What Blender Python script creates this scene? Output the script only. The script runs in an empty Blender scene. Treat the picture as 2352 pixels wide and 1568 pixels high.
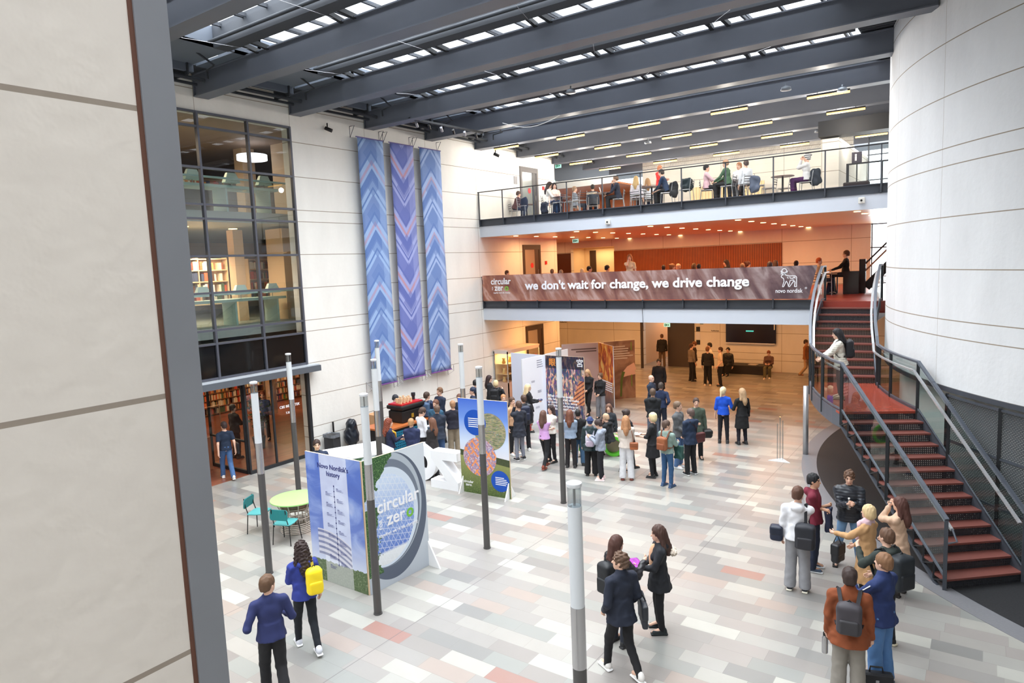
import bpy, bmesh, math, random
import numpy as np
from mathutils import Vector, Matrix
S = bpy.context.scene
COL = S.collection
PI = math.pi
random.seed(7)

# ---------------------------------------------------------------- camera
CR = np.array([[0.8184, 0.5732, -0.0407], [0.0307, -0.1144, -0.993], [-0.5738, 0.8114, -0.1112]])
_u, _s, _v = np.linalg.svd(CR); CR = _u @ _v            # world -> camera axes (right, down, forward)
CO = np.array([17.5, 0.0, 5.75]); CF = 1553.3
cam = bpy.data.objects.new('camera', bpy.data.cameras.new('camera')); COL.objects.link(cam)
m4 = Matrix.Identity(4)
for i in range(3):
    m4[i][0] = CR[0][i]; m4[i][1] = -CR[1][i]; m4[i][2] = -CR[2][i]; m4[i][3] = CO[i]
cam.matrix_world = m4
cam.data.sensor_width = 36; cam.data.lens = CF / 2352 * 36
cam.data.clip_start = .05; cam.data.clip_end = 300
S.camera = cam

def at(px, py, z=None, x=None, y=None):
    """the point of the place a pixel of the photograph shows, on a plane of given height (or x, or y)"""
    d = CR.T @ np.array([(px - 1176) / CF, (py - 784) / CF, 1.])
    ax, v = (2, z) if z is not None else (0, x) if x is not None else (1, y)
    return CO + d * ((v - CO[ax]) / d[ax])

# ---------------------------------------------------------------- world, lights, exposure
S.view_settings.view_transform = 'Standard'; S.view_settings.look = 'None'
S.view_settings.gamma = 1; S.view_settings.use_curve_mapping = False
S.view_settings.exposure = 0.15
W = bpy.data.worlds.new('overcast_sky'); S.world = W; W.use_nodes = True
bg = W.node_tree.nodes['Background']; bg.inputs[0].default_value = (.86, .93, 1, 1); bg.inputs[1].default_value = 3.0
B0, BP = 10.5, 3.03                                    # roof beam grid along the hall
def light(kind, loc, power, col, size=1., sizey=None, rot=(0, 0, 0), name='daylight', spread=None):
    l = bpy.data.lights.new(name, kind); l.energy = power; l.color = col
    if kind == 'AREA':
        l.shape = 'RECTANGLE'; l.size = size; l.size_y = sizey or size
        if spread: l.spread = spread
    else: l.shadow_soft_size = size
    if kind == 'SPOT': l.spot_size = 2.2; l.spot_blend = .6
    o = bpy.data.objects.new(name, l); o.location = loc; o.rotation_euler = rot; COL.objects.link(o); return o
DAY = (.93, .97, 1.)
for k in range(-6, 4):                                 # overcast daylight entering by each skylight bay
    light('AREA', (8.5 if k > -3 else 12, B0 + BP * k + 1.4, 12.0), 760, DAY, 12.4 if k > -3 else 20, 2.0, spread=2.35)
light('AREA', (14.3, 38.5, 6.0), 900, (.95, .98, 1), 3.5, 5, (-PI / 2, 0, 0))       # daylight by the far right windows
WARM = (1., .45, .15)
for X in (1.3, 4.2, 7.3, 10.4):                        # the downlights under the two galleries
    for Y in (25.4, 28.6, 31.8):
        light('AREA', (X, Y, 3.46), 46, WARM, .9, .9, name='downlight_and_fill_glow')
        light('AREA', (X, Y, 6.93), 62, (1, .54, .24), .9, .9, name='downlight_and_fill_glow')
for X in (4, 10):
    for Y in (25, 31): pass
for X in (1.6, 4.5, 7.4, 10.3, 13.2):
    for Y in (22.9, 25.9, 28.9, 31.9): light('POINT', (X, Y, 10.2), 105, (1, .93, .84), .12, name='tube_glow')
for Y in (8.5, 12.0):                                  # library rooms
    for Z, p in ((2.65, 70), (6.5, 210), (9.9, 110)): light('AREA', (-3.2, Y, Z), p, (1, .74, .48), 3, 1, name='library_glow')
light('AREA', (-3.3, 32, 6.9), 45, (1, .54, .24), 1.5, 3, name='downlight_and_fill_glow'); light('AREA', (-3.3, 31.5, 3.4), 45, WARM, 1.5, 3, name='downlight_and_fill_glow')  # the first is a warm fill added to brighten the far left wood panels
light('AREA', (-8, 13, 2.7), 120, (1, .62, .32), 3, 3, name='library_glow'); light('AREA', (-8, 18, 2.7), 120, (1, .62, .32), 3, 3, name='library_glow')

# ---------------------------------------------------------------- materials
def lin(c):
    return tuple((v / 255 / 12.92 if v / 255 <= .04045 else ((v / 255 + .055) / 1.055) ** 2.4) for v in c[:3]) + (1,)
MC = {}
def mat(c, rough=.6, metal=0., noise=0., nscale=6., bump=0., spec=.5, name=None):
    key = (tuple(c), rough, metal, noise, nscale, bump, spec)
    if key in MC: return MC[key]
    m = bpy.data.materials.new(name or 'm%d_%d_%d' % tuple(c[:3])); m.use_nodes = True
    nt = m.node_tree; b = nt.nodes['Principled BSDF']
    b.inputs['Base Color'].default_value = lin(c); b.inputs['Roughness'].default_value = rough
    b.inputs['Metallic'].default_value = metal; b.inputs['Specular IOR Level'].default_value = spec
    if noise or bump:
        tc = nt.nodes.new('ShaderNodeTexCoord'); n = nt.nodes.new('ShaderNodeTexNoise')
        n.inputs['Scale'].default_value = nscale; n.inputs['Detail'].default_value = 4
        nt.links.new(tc.outputs['Object'], n.inputs['Vector'])
        if noise:
            r = nt.nodes.new('ShaderNodeMixRGB'); L = lin(c)
            r.inputs[1].default_value = tuple(v * (1 - noise) for v in L[:3]) + (1,)
            r.inputs[2].default_value = tuple(min(1, v * (1 + noise)) for v in L[:3]) + (1,)
            nt.links.new(n.outputs['Fac'], r.inputs[0]); nt.links.new(r.outputs[0], b.inputs['Base Color'])
        if bump:
            bp = nt.nodes.new('ShaderNodeBump'); bp.inputs['Strength'].default_value = bump; bp.inputs['Distance'].default_value = .02
            nt.links.new(n.outputs['Fac'], bp.inputs['Height']); nt.links.new(bp.outputs[0], b.inputs['Normal'])
    MC[key] = m; return m
def emis(c, s, name='glow'):
    key = (c, s)
    if key in MC: return MC[key]
    m = bpy.data.materials.new(name); m.use_nodes = True; nt = m.node_tree
    b = nt.nodes['Principled BSDF']; b.inputs['Base Color'].default_value = lin(c)
    b.inputs['Emission Color'].default_value = lin(c); b.inputs['Emission Strength'].default_value = s
    MC[key] = m; return m
def glassmat(tint=(235, 245, 240), refl=.06, name='thin_glass', rough=0.0, fres=True):
    m = bpy.data.materials.new(name); m.use_nodes = True; nt = m.node_tree; nt.nodes.clear()
    o = nt.nodes.new('ShaderNodeOutputMaterial'); t = nt.nodes.new('ShaderNodeBsdfTransparent'); g = nt.nodes.new('ShaderNodeBsdfGlossy')
    mx = nt.nodes.new('ShaderNodeMixShader'); t.inputs[0].default_value = lin(tint); g.inputs['Roughness'].default_value = rough
    if fres:
        f = nt.nodes.new('ShaderNodeFresnel'); ge = nt.nodes.new('ShaderNodeNewGeometry'); io = nt.nodes.new('ShaderNodeMath'); io.operation = 'MULTIPLY_ADD'
        nt.links.new(ge.outputs['Backfacing'], io.inputs[0]); io.inputs[1].default_value = 1 / 1.45 - 1.45; io.inputs[2].default_value = 1.45; nt.links.new(io.outputs[0], f.inputs[0])   # one thin pane, the same from both sides
        ad = nt.nodes.new('ShaderNodeMath'); ad.operation = 'ADD'; ad.use_clamp = True; ad.inputs[1].default_value = refl
        nt.links.new(f.outputs[0], ad.inputs[0]); nt.links.new(ad.outputs[0], mx.inputs[0])
    else: mx.inputs[0].default_value = refl
    nt.links.new(t.outputs[0], mx.inputs[1]); nt.links.new(g.outputs[0], mx.inputs[2]); nt.links.new(mx.outputs[0], o.inputs[0])
    return m
class NT:
    """small helper to write node maths"""
    def __init__(s, name, rough=.6, spec=.5):
        s.m = bpy.data.materials.new(name); s.m.use_nodes = True; s.t = s.m.node_tree; s.b = s.t.nodes['Principled BSDF']
        s.b.inputs['Roughness'].default_value = rough; s.b.inputs['Specular IOR Level'].default_value = spec
        tc = s.t.nodes.new('ShaderNodeTexCoord'); sp = s.t.nodes.new('ShaderNodeSeparateXYZ'); s.co = tc.outputs['Object']
        s.t.links.new(s.co, sp.inputs[0]); s.x, s.y, s.z = sp.outputs
    def put(s, v, sock):
        if isinstance(v, (int, float)): sock.default_value = v
        elif isinstance(v, tuple): sock.default_value = v
        else: s.t.links.new(v, sock)
    def f(s, op, a, b=0., c=None):
        n = s.t.nodes.new('ShaderNodeMath'); n.operation = op; s.put(a, n.inputs[0]); s.put(b, n.inputs[1])
        if c is not None: s.put(c, n.inputs[2])
        return n.outputs[0]
    def vec(s, x, y, z=0.):
        n = s.t.nodes.new('ShaderNodeCombineXYZ'); s.put(x, n.inputs[0]); s.put(y, n.inputs[1]); s.put(z, n.inputs[2]); return n.outputs[0]
    def white(s, v):
        n = s.t.nodes.new('ShaderNodeTexWhiteNoise'); n.noise_dimensions = '3D'; s.put(v, n.inputs[0]); return n.outputs['Value']
    def noise(s, v, scale, detail=3, dist=0.):
        n = s.t.nodes.new('ShaderNodeTexNoise'); s.put(v, n.inputs['Vector']); n.inputs['Scale'].default_value = scale
        n.inputs['Detail'].default_value = detail; n.inputs['Distortion'].default_value = dist; return n.outputs['Fac']
    def voro(s, v, scale, out='Distance'):
        n = s.t.nodes.new('ShaderNodeTexVoronoi'); s.put(v, n.inputs['Vector']); n.inputs['Scale'].default_value = scale; return n.outputs[out]
    def ramp(s, fac, stops, const=False):
        n = s.t.nodes.new('ShaderNodeValToRGB'); s.put(fac, n.inputs[0]); e = n.color_ramp
        if const: e.interpolation = 'CONSTANT'
        while len(e.elements) > 1: e.elements.remove(e.elements[-1])
        e.elements[0].position = stops[0][0]; e.elements[0].color = lin(stops[0][1])
        for p, c in stops[1:]: q = e.elements.new(p); q.color = lin(c)
        return n.outputs[0]
    def mix(s, fac, a, b, mode='MIX'):
        n = s.t.nodes.new('ShaderNodeMixRGB'); n.blend_type = mode; s.put(fac, n.inputs[0]); s.put(a, n.inputs[1]); s.put(b, n.inputs[2]); return n.outputs[0]
    def band(s, v, c, w):                                  # 1 where |v-c|<w
        return s.f('LESS_THAN', s.f('ABSOLUTE', s.f('SUBTRACT', v, c)), w)
    def done(s, col, bump=None, strength=.3):
        s.put(col, s.b.inputs['Base Color'])
        if bump is not None:
            bp = s.t.nodes.new('ShaderNodeBump'); bp.inputs['Strength'].default_value = strength; bp.inputs['Distance'].default_value = .02
            s.t.links.new(bump, bp.inputs['Height']); s.t.links.new(bp.outputs[0], s.b.inputs['Normal'])
        return s.m
def joints(n, z):                                      # the panel joint lines of the cast walls
    fr = n.f('MODULO', n.f('ADD', z, 34.10), 3.41)
    j = None
    for c in (.9, 1.91, 2.95, .55):
        b = n.band(fr, c, .010); j = b if j is None else n.f('MAXIMUM', j, b)
    return j
def wallmat(name, colr, vert=None, jc=(150, 138, 122)):
    n = NT(name, .75, .3)
    j = joints(n, n.z)
    if vert == 'y': j = n.f('MAXIMUM', j, n.band(n.f('MODULO', n.f('ADD', n.y, BP * 10 - B0 + 1.0), BP), 1.0, .006))
    if vert == 'x': j = n.f('MAXIMUM', j, n.band(n.f('MODULO', n.f('ADD', n.x, BP * 10 + .1), BP), .3, .008))
    if vert == 'a':
        a = n.f('MULTIPLY', n.f('ARCTAN2', n.y, n.x), 180 / PI)
        j = n.f('MAXIMUM', j, n.band(n.f('MODULO', n.f('ADD', a, 360 + 150.0), 13.2), n_mod(210.0 + 150.0 , 13.2), .02))
    nz = n.noise(n.vec(n.x, n.y, n.f('MULTIPLY', n.z, .35)), 1.3, 5)
    sp = n.noise(n.co, 9, 3)
    L = colr
    c = n.mix(nz, tuple(lin([v * .93 for v in L])), lin([min(255, v * 1.03) for v in L]))
    c = n.mix(n.f('MULTIPLY', sp, .10), c, lin((L[0] * .8, L[1] * .78, L[2] * .74)))
    return n.done(n.mix(j, c, lin(jc)), n.f('SUBTRACT', sp, j), .25)
def n_mod(a, b): return a % b
M_WALL = wallmat('cast_wall', (236, 234, 229), 'y')
M_WALLX = wallmat('cast_wall_x', (236, 232, 224), 'x')
M_DRUM = wallmat('cast_drum', (228, 230, 232), 'a')
M_STEEL = mat((74, 78, 86), .45, .2, .08, 3, name='painted_steel')
M_DARK = mat((38, 40, 44), .6, .1, name='dark_steel')
M_BLACK = mat((20, 20, 22), .5, name='black')
M_FASC = mat((208, 214, 224), .5, name='pale_fascia')
M_CHROME = mat((190, 190, 192), .25, .9, name='brushed_steel')
M_WHITE = mat((240, 240, 240), .5, name='white')
M_GLASS = glassmat((249, 252, 251), .03)
M_GLASS2 = glassmat((214, 226, 224), .05, 'rail_glass')
M_TREAD = mat((124, 72, 64), .45, 0, .12, 14, name='red_tread')

# ---------------------------------------------------------------- mesh building
class MB:
    def __init__(s): s.v = []; s.f = []; s.mi = []; s.cur = 0
    def quad(s, *p):
        n = len(s.v); s.v += [tuple(q) for q in p]; s.f.append(tuple(range(n, n + len(p)))); s.mi.append(s.cur); return s
    def box(s, x0, x1, y0, y1, z0, z1, T=None):
        n = len(s.v); P = [(x, y, z) for z in (z0, z1) for y in (y0, y1) for x in (x0, x1)]
        if T is not None: P = [tuple(T @ Vector(p)) for p in P]
        s.v += P
        for f in ((0, 2, 3, 1), (4, 5, 7, 6), (0, 1, 5, 4), (2, 6, 7, 3), (0, 4, 6, 2), (1, 3, 7, 5)): s.f.append(tuple(n + i for i in f)); s.mi.append(s.cur)
        return s
    def bar(s, a, b, w, h, up=(0, 0, 1)):
        """box section along a->b, w across, h along up"""
        a, b, up = Vector(a), Vector(b), Vector(up); d = (b - a).normalized()
        sd = d.cross(up)
        if sd.length < 1e-4: sd = d.cross(Vector((0, 1, 0)))
        sd.normalize(); u = sd.cross(d).normalized(); n = len(s.v)
        for q in (a, b):
            for i, j in ((-1, -1), (1, -1), (1, 1), (-1, 1)): s.v.append(tuple(q + sd * (i * w / 2) + u * (j * h / 2)))
        for f in ((0, 1, 2, 3), (7, 6, 5, 4), (0, 4, 5, 1), (1, 5, 6, 2), (2, 6, 7, 3), (3, 7, 4, 0)): s.f.append(tuple(n + i for i in f)); s.mi.append(s.cur)
        return s
    def tube(s, pts, r, seg=10, caps=True):
        pts = [Vector(p) for p in pts]; rs = r if isinstance(r, (list, tuple)) else [r] * len(pts); n = len(s.v); prev = None
        for i, p in enumerate(pts):
            d = ((pts[i + 1] if i + 1 < len(pts) else p) - (pts[i - 1] if i else p)).normalized()
            if prev is None: u = d.cross(Vector((0, 0, 1))); u = u if u.length > .05 else d.cross(Vector((0, 1, 0)))
            else: u = prev - d * prev.dot(d)
            u.normalize(); prev = u; w = d.cross(u)
            for k in range(seg): a = 2 * PI * k / seg; s.v.append(tuple(p + (u * math.cos(a) + w * math.sin(a)) * rs[i]))
        for i in range(len(pts) - 1):
            for k in range(seg): a = n + i * seg + k; b = n + i * seg + (k + 1) % seg; s.f.append((a, b, b + seg, a + seg)); s.mi.append(s.cur)
        if caps:
            s.f.append(tuple(n + k for k in reversed(range(seg)))); s.mi.append(s.cur)
            e = n + (len(pts) - 1) * seg; s.f.append(tuple(e + k for k in range(seg))); s.mi.append(s.cur)
        return s
    def lathe(s, prof, c=(0, 0), seg=20):
        n = len(s.v)
        for r, z in prof:
            for k in range(seg): a = 2 * PI * k / seg; s.v.append((c[0] + r * math.cos(a), c[1] + r * math.sin(a), z))
        for i in range(len(prof) - 1):
            for k in range(seg): a = n + i * seg + k; b = n + i * seg + (k + 1) % seg; s.f.append((a, b, b + seg, a + seg)); s.mi.append(s.cur)
        s.f.append(tuple(n + k for k in reversed(range(seg)))); s.mi.append(s.cur)
        e = n + (len(prof) - 1) * seg; s.f.append(tuple(e + k for k in range(seg))); s.mi.append(s.cur)
        return s
    def prism(s, poly, z0, z1, T=None):
        n = len(s.v); k = len(poly)
        P = [(p[0], p[1], z0) for p in poly] + [(p[0], p[1], z1) for p in poly]
        if T is not None: P = [tuple(T @ Vector(p)) for p in P]
        s.v += P; s.f.append(tuple(n + i for i in reversed(range(k)))); s.f.append(tuple(n + k + i for i in range(k))); s.mi += [s.cur] * 2
        for i in range(k): j = (i + 1) % k; s.f.append((n + i, n + j, n + k + j, n + k + i)); s.mi.append(s.cur)
        return s
    def build(s, name, m, parent=None, smooth=False, off=None, bevel=0, label=None):
        me = bpy.data.meshes.new(name); v = s.v
        if off is not None: v = [(a - off[0], b - off[1], c - off[2]) for a, b, c in v]
        me.from_pydata(v, [], s.f)
        for x in (m if isinstance(m, (list, tuple)) else [m]): me.materials.append(x)
        me.polygons.foreach_set('material_index', s.mi)
        if smooth: me.polygons.foreach_set('use_smooth', [True] * len(s.f))
        me.update()
        o = bpy.data.objects.new(name, me); COL.objects.link(o)
        if parent: o.parent = parent
        if label: o['label'] = label
        if smooth == 'auto': me.set_sharp_from_angle(angle=.7)
        if bevel: b = o.modifiers.new('bevel', 'BEVEL'); b.width = bevel; b.segments = 2; b.limit_method = 'ANGLE'
        return o
def tag(o, label, cat, group=None, kind=None):
    o['label'] = label; o['category'] = cat
    if group: o['group'] = group
    if kind: o['kind'] = kind
    return o
def thing(name, label, cat, loc=(0, 0, 0), rz=0, group=None):
    o = bpy.data.objects.new(name, None); COL.objects.link(o); o.empty_display_size = .1
    o.location = loc; o.rotation_euler = (0, 0, rz); return tag(o, label, cat, group)
def struct(o): o['kind'] = 'structure'; return o
def dup(root, loc, rz=None, label=None, group=None):
    r = root.copy(); COL.objects.link(r); r.location = loc
    if rz is not None: r.rotation_euler = (0, 0, rz)
    if label: r['label'] = label
    if group: r['group'] = group
    for ch in KIDS(root):
        c = ch.copy(); COL.objects.link(c); c.parent = r
        for g in KIDS(ch): d = g.copy(); COL.objects.link(d); d.parent = c
    return r
def KIDS(o): return [c for c in o.children]
FONTC = {}
def text(s, size, m, T, parent=None, name='lettering', bold=0., extrude=.002, align='CENTER', sx=1., space=1., flip=False):
    """lettering as a mesh; T places the plane (x right, y up, z out of the sign)"""
    c = bpy.data.curves.new('t', 'FONT'); c.body = s; c.size = size; c.extrude = extrude; c.offset = bold * size
    c.align_x = align; c.align_y = 'CENTER'; c.space_character = space; c.resolution_u = 3
    t = bpy.data.objects.new('t', c); me = bpy.data.meshes.new_from_object(t)
    bpy.data.objects.remove(t); bpy.data.curves.remove(c)
    me.transform(T @ Matrix.Diagonal((sx, 1, 1, 1))); me.materials.clear(); me.materials.append(m)
    o = bpy.data.objects.new(name, me); COL.objects.link(o)
    if parent: o.parent = parent
    return o
def frame(origin, right, up):
    r = Vector(right).normalized(); u = Vector(up).normalized(); n = r.cross(u)
    return Matrix(((r.x, u.x, n.x, origin[0]), (r.y, u.y, n.y, origin[1]), (r.z, u.z, n.z, origin[2]), (0, 0, 0, 1)))
# ================================================================ THE SETTING
DC = (26.39, 22.06); DR = 11.23
Z2, Z3, ZB = 4.28, 7.70, 10.56
# floor of mixed stone slabs
n = NT('stone_floor', .32, .5)
row = n.f('FLOOR', n.f('DIVIDE', n.y, .303)); rr = n.white(n.vec(row, 3.3))
u = n.f('DIVIDE', n.f('ADD', n.x, n.f('MULTIPLY', rr, 5.)), n.f('MULTIPLY_ADD', n.white(n.vec(row, 9.1)), .25, .62))
colm = n.f('FLOOR', u); idv = n.vec(row, colm, 1.)
c1 = n.ramp(n.white(idv), [(0, (166, 162, 158)), (.12, (146, 145, 143)), (.2, (182, 180, 174)), (.34, (158, 160, 156)), (.46, (174, 167, 162)), (.58, (190, 188, 180)), (.64, (158, 152, 148)), (.76, (178, 174, 168)), (.85, (178, 163, 154)), (.92, (204, 203, 194)), (.98, (170, 128, 118)), (.99, (144, 138, 136))], True)
cl = n.noise(n.vec(n.f('ADD', n.x, n.f('MULTIPLY', rr, 40.)), n.y, colm), 3.0, 3); c1 = n.mix(n.f('MULTIPLY', cl, .30), c1, lin((150, 146, 138))); c1 = n.mix(.27, c1, lin((60, 60, 60)))
jy = n.band(n.f('MODULO', n.f('ADD', n.y, 30.3), .303), .004, .004); jx = n.f('LESS_THAN', n.f('MODULO', n.f('ADD', u, 40.), 1.), .008)
jj = n.f('MAXIMUM', jy, jx); jl = n.band(n.f('MODULO', n.f('ADD', n.x, 30.3 - 12.5), 3.03), .5, .008)
n.b.inputs['Roughness'].default_value = .3
M_FLOOR = n.done(n.mix(n.f('MULTIPLY', jj, .35), n.mix(n.f('MULTIPLY', jl, .7), c1, lin((100, 96, 96))), lin((110, 106, 100))))
struct(MB().box(0, 26, -8, 42, -.2, 0).box(-12.4, 0, 24.4, 42, -.2, 0).build('floor', M_FLOOR))
M_WOODF = None
n = NT('red_wood_floor', .3); row = n.f('FLOOR', n.f('DIVIDE', n.x, .12)); col_ = n.f('FLOOR', n.f('DIVIDE', n.f('ADD', n.y, n.f('MULTIPLY', n.white(n.vec(row, 1.)), 3.)), 1.1))
M_WOODF = n.done(n.ramp(n.white(n.vec(row, col_)), [(0, (118, 66, 50)), (.5, (134, 76, 58)), (1, (104, 58, 44))]))
struct(MB().box(-12.4, 0, 3, 24.4, -.2, .0).build('floor', M_WOODF))
# dark stone round the drum
bm = MB(); N = 96
def ringseg(bm, r0, r1, z0, z1, a0, a1, n, c=DC):
    for i in range(n):
        A, B = math.radians(a0 + (a1 - a0) * i / n), math.radians(a0 + (a1 - a0) * (i + 1) / n)
        p = [(c[0] + r * math.cos(t), c[1] + r * math.sin(t)) for t in (A, B) for r in (r0, r1)]
        a, b, c_, d = p
        L = [(*a, z0), (*b, z0), (*d, z0), (*c_, z0)]; U = [(q[0], q[1], z1) for q in L]
        bm.quad(*U); bm.quad(*reversed(L))
        for j in range(4):
            if j in (1, 3) and not (i == 0 and j == 3 or False) and n > 1 and 0: continue
            k = (j + 1) % 4; bm.quad(L[j], L[k], U[k], U[j])
    return bm
nn = NT('dark_floor_stone', .5, .2); a_ = nn.noise(nn.co, 40, 3)
M_DSTONE = nn.done(nn.mix(a_, lin((36, 36, 38)), lin((58, 58, 60))))
struct(ringseg(MB(), 10.5, 12.86, 0, .006, 120, 262, 80).build('floor', M_DSTONE))
struct(ringseg(MB(), 12.86, 13.24, 0, .007, 120, 262, 80).build('trim_1', mat((122, 122, 126), .4, 0, .12, 30, name='granite_border')))
# left wall
def onewall(name, b, m=M_WALL): return struct(b.build(name, m))
onewall('wall_left', MB().box(-.4, 0, -8, 13.52, 10.2, 12).box(-.4, 0, 13.52, 28.9, 0, 12).box(-.4, 0, -8, 3, 0, 10.2))
onewall('wall_near', MB().box(14.55, 15.0, -8, 1.30, 0, 12), wallmat('near_wall', (222, 214, 205), None, (150, 138, 126)))
struct(MB().box(14.5, 15.012, 1.30, 1.423, 0, 12).build('trim_2', mat((130, 132, 138), .5, .1, .12, 2, name='steel_edge')))
struct(MB().box(14.5, 15.004, 1.283, 1.302, 0, 12).build('trim_3', mat((96, 62, 48), .8, name='rust_seal')))
# back walls
onewall('wall_rear', MB().box(-.4, 26, -8.4, -8, 0, 12), M_WALLX)
onewall('wall_right', MB().box(25.6, 26, -8, 12, 0, 12), M_WALLX)
YB = 34.5
M_WOODP = None
n = NT('ribbed_wood', .45); w = n.f('MODULO', n.x, .085); st = n.f('LESS_THAN', w, .03)
M_WOODP = n.done(n.mix(st, n.mix(n.noise(n.co, 3), lin((178, 98, 42)), lin((152, 80, 34))), lin((84, 40, 18))), n.f('SUBTRACT', 1., st), .6)
onewall('wall_back', MB().box(-6, 2.0, YB, YB + .3, 0, 3.5).box(4.9, 12.24, YB, YB + .3, 0, 3.5).box(12.24, 16, YB, YB + .3, 0, 3.5).box(2.0, 4.9, YB, YB + .3, 3.0, 3.5)
        .box(-6, -2.45, YB, YB + .3, Z2, 6.98).box(.34, 12.24, YB, YB + .3, Z2, 6.98).box(-2.45, .34, YB, YB + .3, 6.6, 6.98).box(12.24, 13.1, YB, YB + .3, Z2, 6.98)
        .box(2.0, 12.3, YB + .3, YB + .6, Z3, 12), M_WALLX)
struct(MB().box(-3.6, -2.45, YB - .05, YB, 4.9, 6.33).box(.34, 9.3, YB - .05, YB, 4.9, 6.33).box(.34, 9.3, YB - .058, YB - .05, 5.62, 5.64).build('trim_4', M_WOODP))
onewall('wall_alcove', MB().box(-2.7, .6, YB + 1.6, YB + 1.8, Z2, 6.7).box(.34, .5, YB + .3, YB + 1.6, Z2, 6.7).box(-2.7, -2.45, YB + .3, YB + 1.6, Z2, 6.7).box(-2.7, .6, YB + .3, YB + 1.8, 6.6, 6.7), mat((235, 215, 180), .7, name='warm_plaster'))
struct(MB().box(-2.05, -1.65, YB + 1.55, YB + 1.6, Z2, 6.45).build('door_7', mat((60, 40, 28), .5)))
light('AREA', (-1, YB + .9, 6.55), 30, (1, .72, .36), 1.6, .6, name='downlight_and_fill_glow')
onewall('wall_corridor', MB().box(1.6, 2.0, YB + .3, 42, 0, 3.2).box(1.6, 5, 42, 42.2, 0, 3.2).box(3.5, 5, YB + .6, 42, 0, 3.2), mat((214, 190, 160), .7, name='corridor_plaster'))
light('AREA', (2.8, 38, 3.1), 40, WARM, 1, 3, name='downlight_and_fill_glow')
onewall('wall_side', MB().box(-6.2, -6, 28.9, 42, 0, 12).box(-6.2, -.4, 28.6, 28.9, 0, 12).box(15.9, 16.2, 30, 42, 0, 12), M_WALL)
for k, (z0, z1) in enumerate(((0, 2.93), (Z2, 6.68), (Z3, 10.2))):          # doors in the left wall
    d = bpy.data.objects.new('door_%d' % (k + 1), None); COL.objects.link(d); d['kind'] = 'structure'; d.location = (0, 26.6, z0)
    b = MB().box(0, .05, -.74, -.60, 0, z1 - z0).box(0, .05, .60, .74, 0, z1 - z0).box(0, .05, -.6, .6, z1 - z0 - .22, z1 - z0).box(0, .05, -.6, .6, 0, .12)
    b.build('door_frame', mat((88, 84, 84) if k == 2 else (62, 48, 40), .5), d)
    MB().box(0, .02, -.6, .25, .12, z1 - z0 - .22).build('door_glass', mat((120, 126, 124) if k == 2 else (166, 150, 134), .2), d)
    MB().box(0, .03, .25, .6, .12, z1 - z0 - .22).build('door_panel', mat((52, 50, 52) if k == 2 else (70, 50, 38), .5), d)
    MB().tube([(.05, .42, 1.0), (.09, .42, 1.0), (.09, .42, 1.25), (.05, .42, 1.25)], .012, 6).build('door_handle', M_CHROME, d)
    MB().lathe([(.001, 0), (.12, 0), (.12, .006), (.001, .006)], (0, 0), 20).build('round_sticker', mat((206, 40, 40), .5), d).matrix_local = Matrix.Translation((.022, .0, 1.45)) @ Matrix.Rotation(PI / 2, 4, 'Y')
struct(MB().box(3.42, 4.89, YB - .04, YB + .02, 0, 3.0).build('door_4', mat((72, 62, 56), .5)))
# galleries
struct(MB().box(0, 13.25, 22.85, 34.5, 3.51, Z2).box(-6, 0, 28.9, 36.3, 3.51, Z2).box(13.25, 16, 22.85, 34.5, 3.9, Z2).build('floor', [mat((150, 58, 46), .35, 0, .08, 3, name='red_linoleum')]))
struct(MB().box(-6, 14.6, 22.86, 34.5, 3.5, 3.512).build('ceiling', mat((222, 208, 190), .45, name='lower_ceiling')))
struct(MB().box(0, 16, 22.85, 34.5, 7.0, Z3).box(-6, 0, 28.9, 34.5, 7.0, Z3).build('floor', mat((170, 160, 150), .5, name='upper_floor')))
struct(MB().box(-6, 16, 22.86, 34.5, 6.98, 7.0).build('ceiling', mat((226, 190, 150), .3, name='gallery_ceiling')))
struct(MB().box(0, 12.97, 22.75, 22.86, 3.51, 4.0).build('trim_5', M_FASC))
struct(MB().box(0, 15.12, 22.75, 22.86, 6.98, 7.42).build('trim_6', M_FASC))
def edgebeam(name, x1, z0, z1, y=22.75):
    b = MB().box(0, x1, y + .05, y + .09, z0, z1).box(0, x1, y - .03, y + .1, z1 - .025, z1).box(0, x1, y - .03, y + .1, z0, z0 + .02)
    xs = [.04] + [1.24 + 1.512 * i for i in range(10) if 1.24 + 1.512 * i < x1]
    for x in xs:
        b.box(x - .02, x + .02, y - .03, y + .06, z0, z1)
        for dx in (-.07, .07):
            for dz in (.07, .2): b.box(x + dx - .012, x + dx + .012, y + .035, y + .05, z0 + dz, z0 + dz + .024)
    return struct(b.build(name, M_STEEL)), xs
edgebeam('trim_7', 12.97, 4.0, 4.31); edgebeam('trim_8', 15.1, 7.42, 7.71)
def gallery_rail(lab, x1, z0, ztop, bottom):
    t = thing('glass_railing', lab, 'railing', (0, 22.75, z0)); b = MB().box(0, x1, -.06, .0, ztop - z0 - .03, ztop - z0)
    b.build('top_rail', M_DARK, t)
    xs = [.04] + [1.24 + 1.512 * i for i in range(10) if 1.24 + 1.512 * i < x1]
    for x in xs: MB().box(x - .018, x + .018, -.05, -.01, bottom - z0, ztop - z0 - .03).build('post', M_STEEL, t)
    for a, c in zip(xs, xs[1:] + [x1]):
        if c - a > .2: MB().quad((a + .03, -.03, .06), (c - .03, -.03, .06), (c - .03, -.03, ztop - z0 - .06), (a + .03, -.03, ztop - z0 - .06)).build('glass_panel', M_GLASS, t)
    return t
gallery_rail('long glass railing with dark top rail along the upper gallery edge', 15.1, 7.71, 8.84, 7.5)
gallery_rail('glass railing behind the brown banner on the lower gallery', 12.95, 4.31, 5.34, 4.05)
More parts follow.
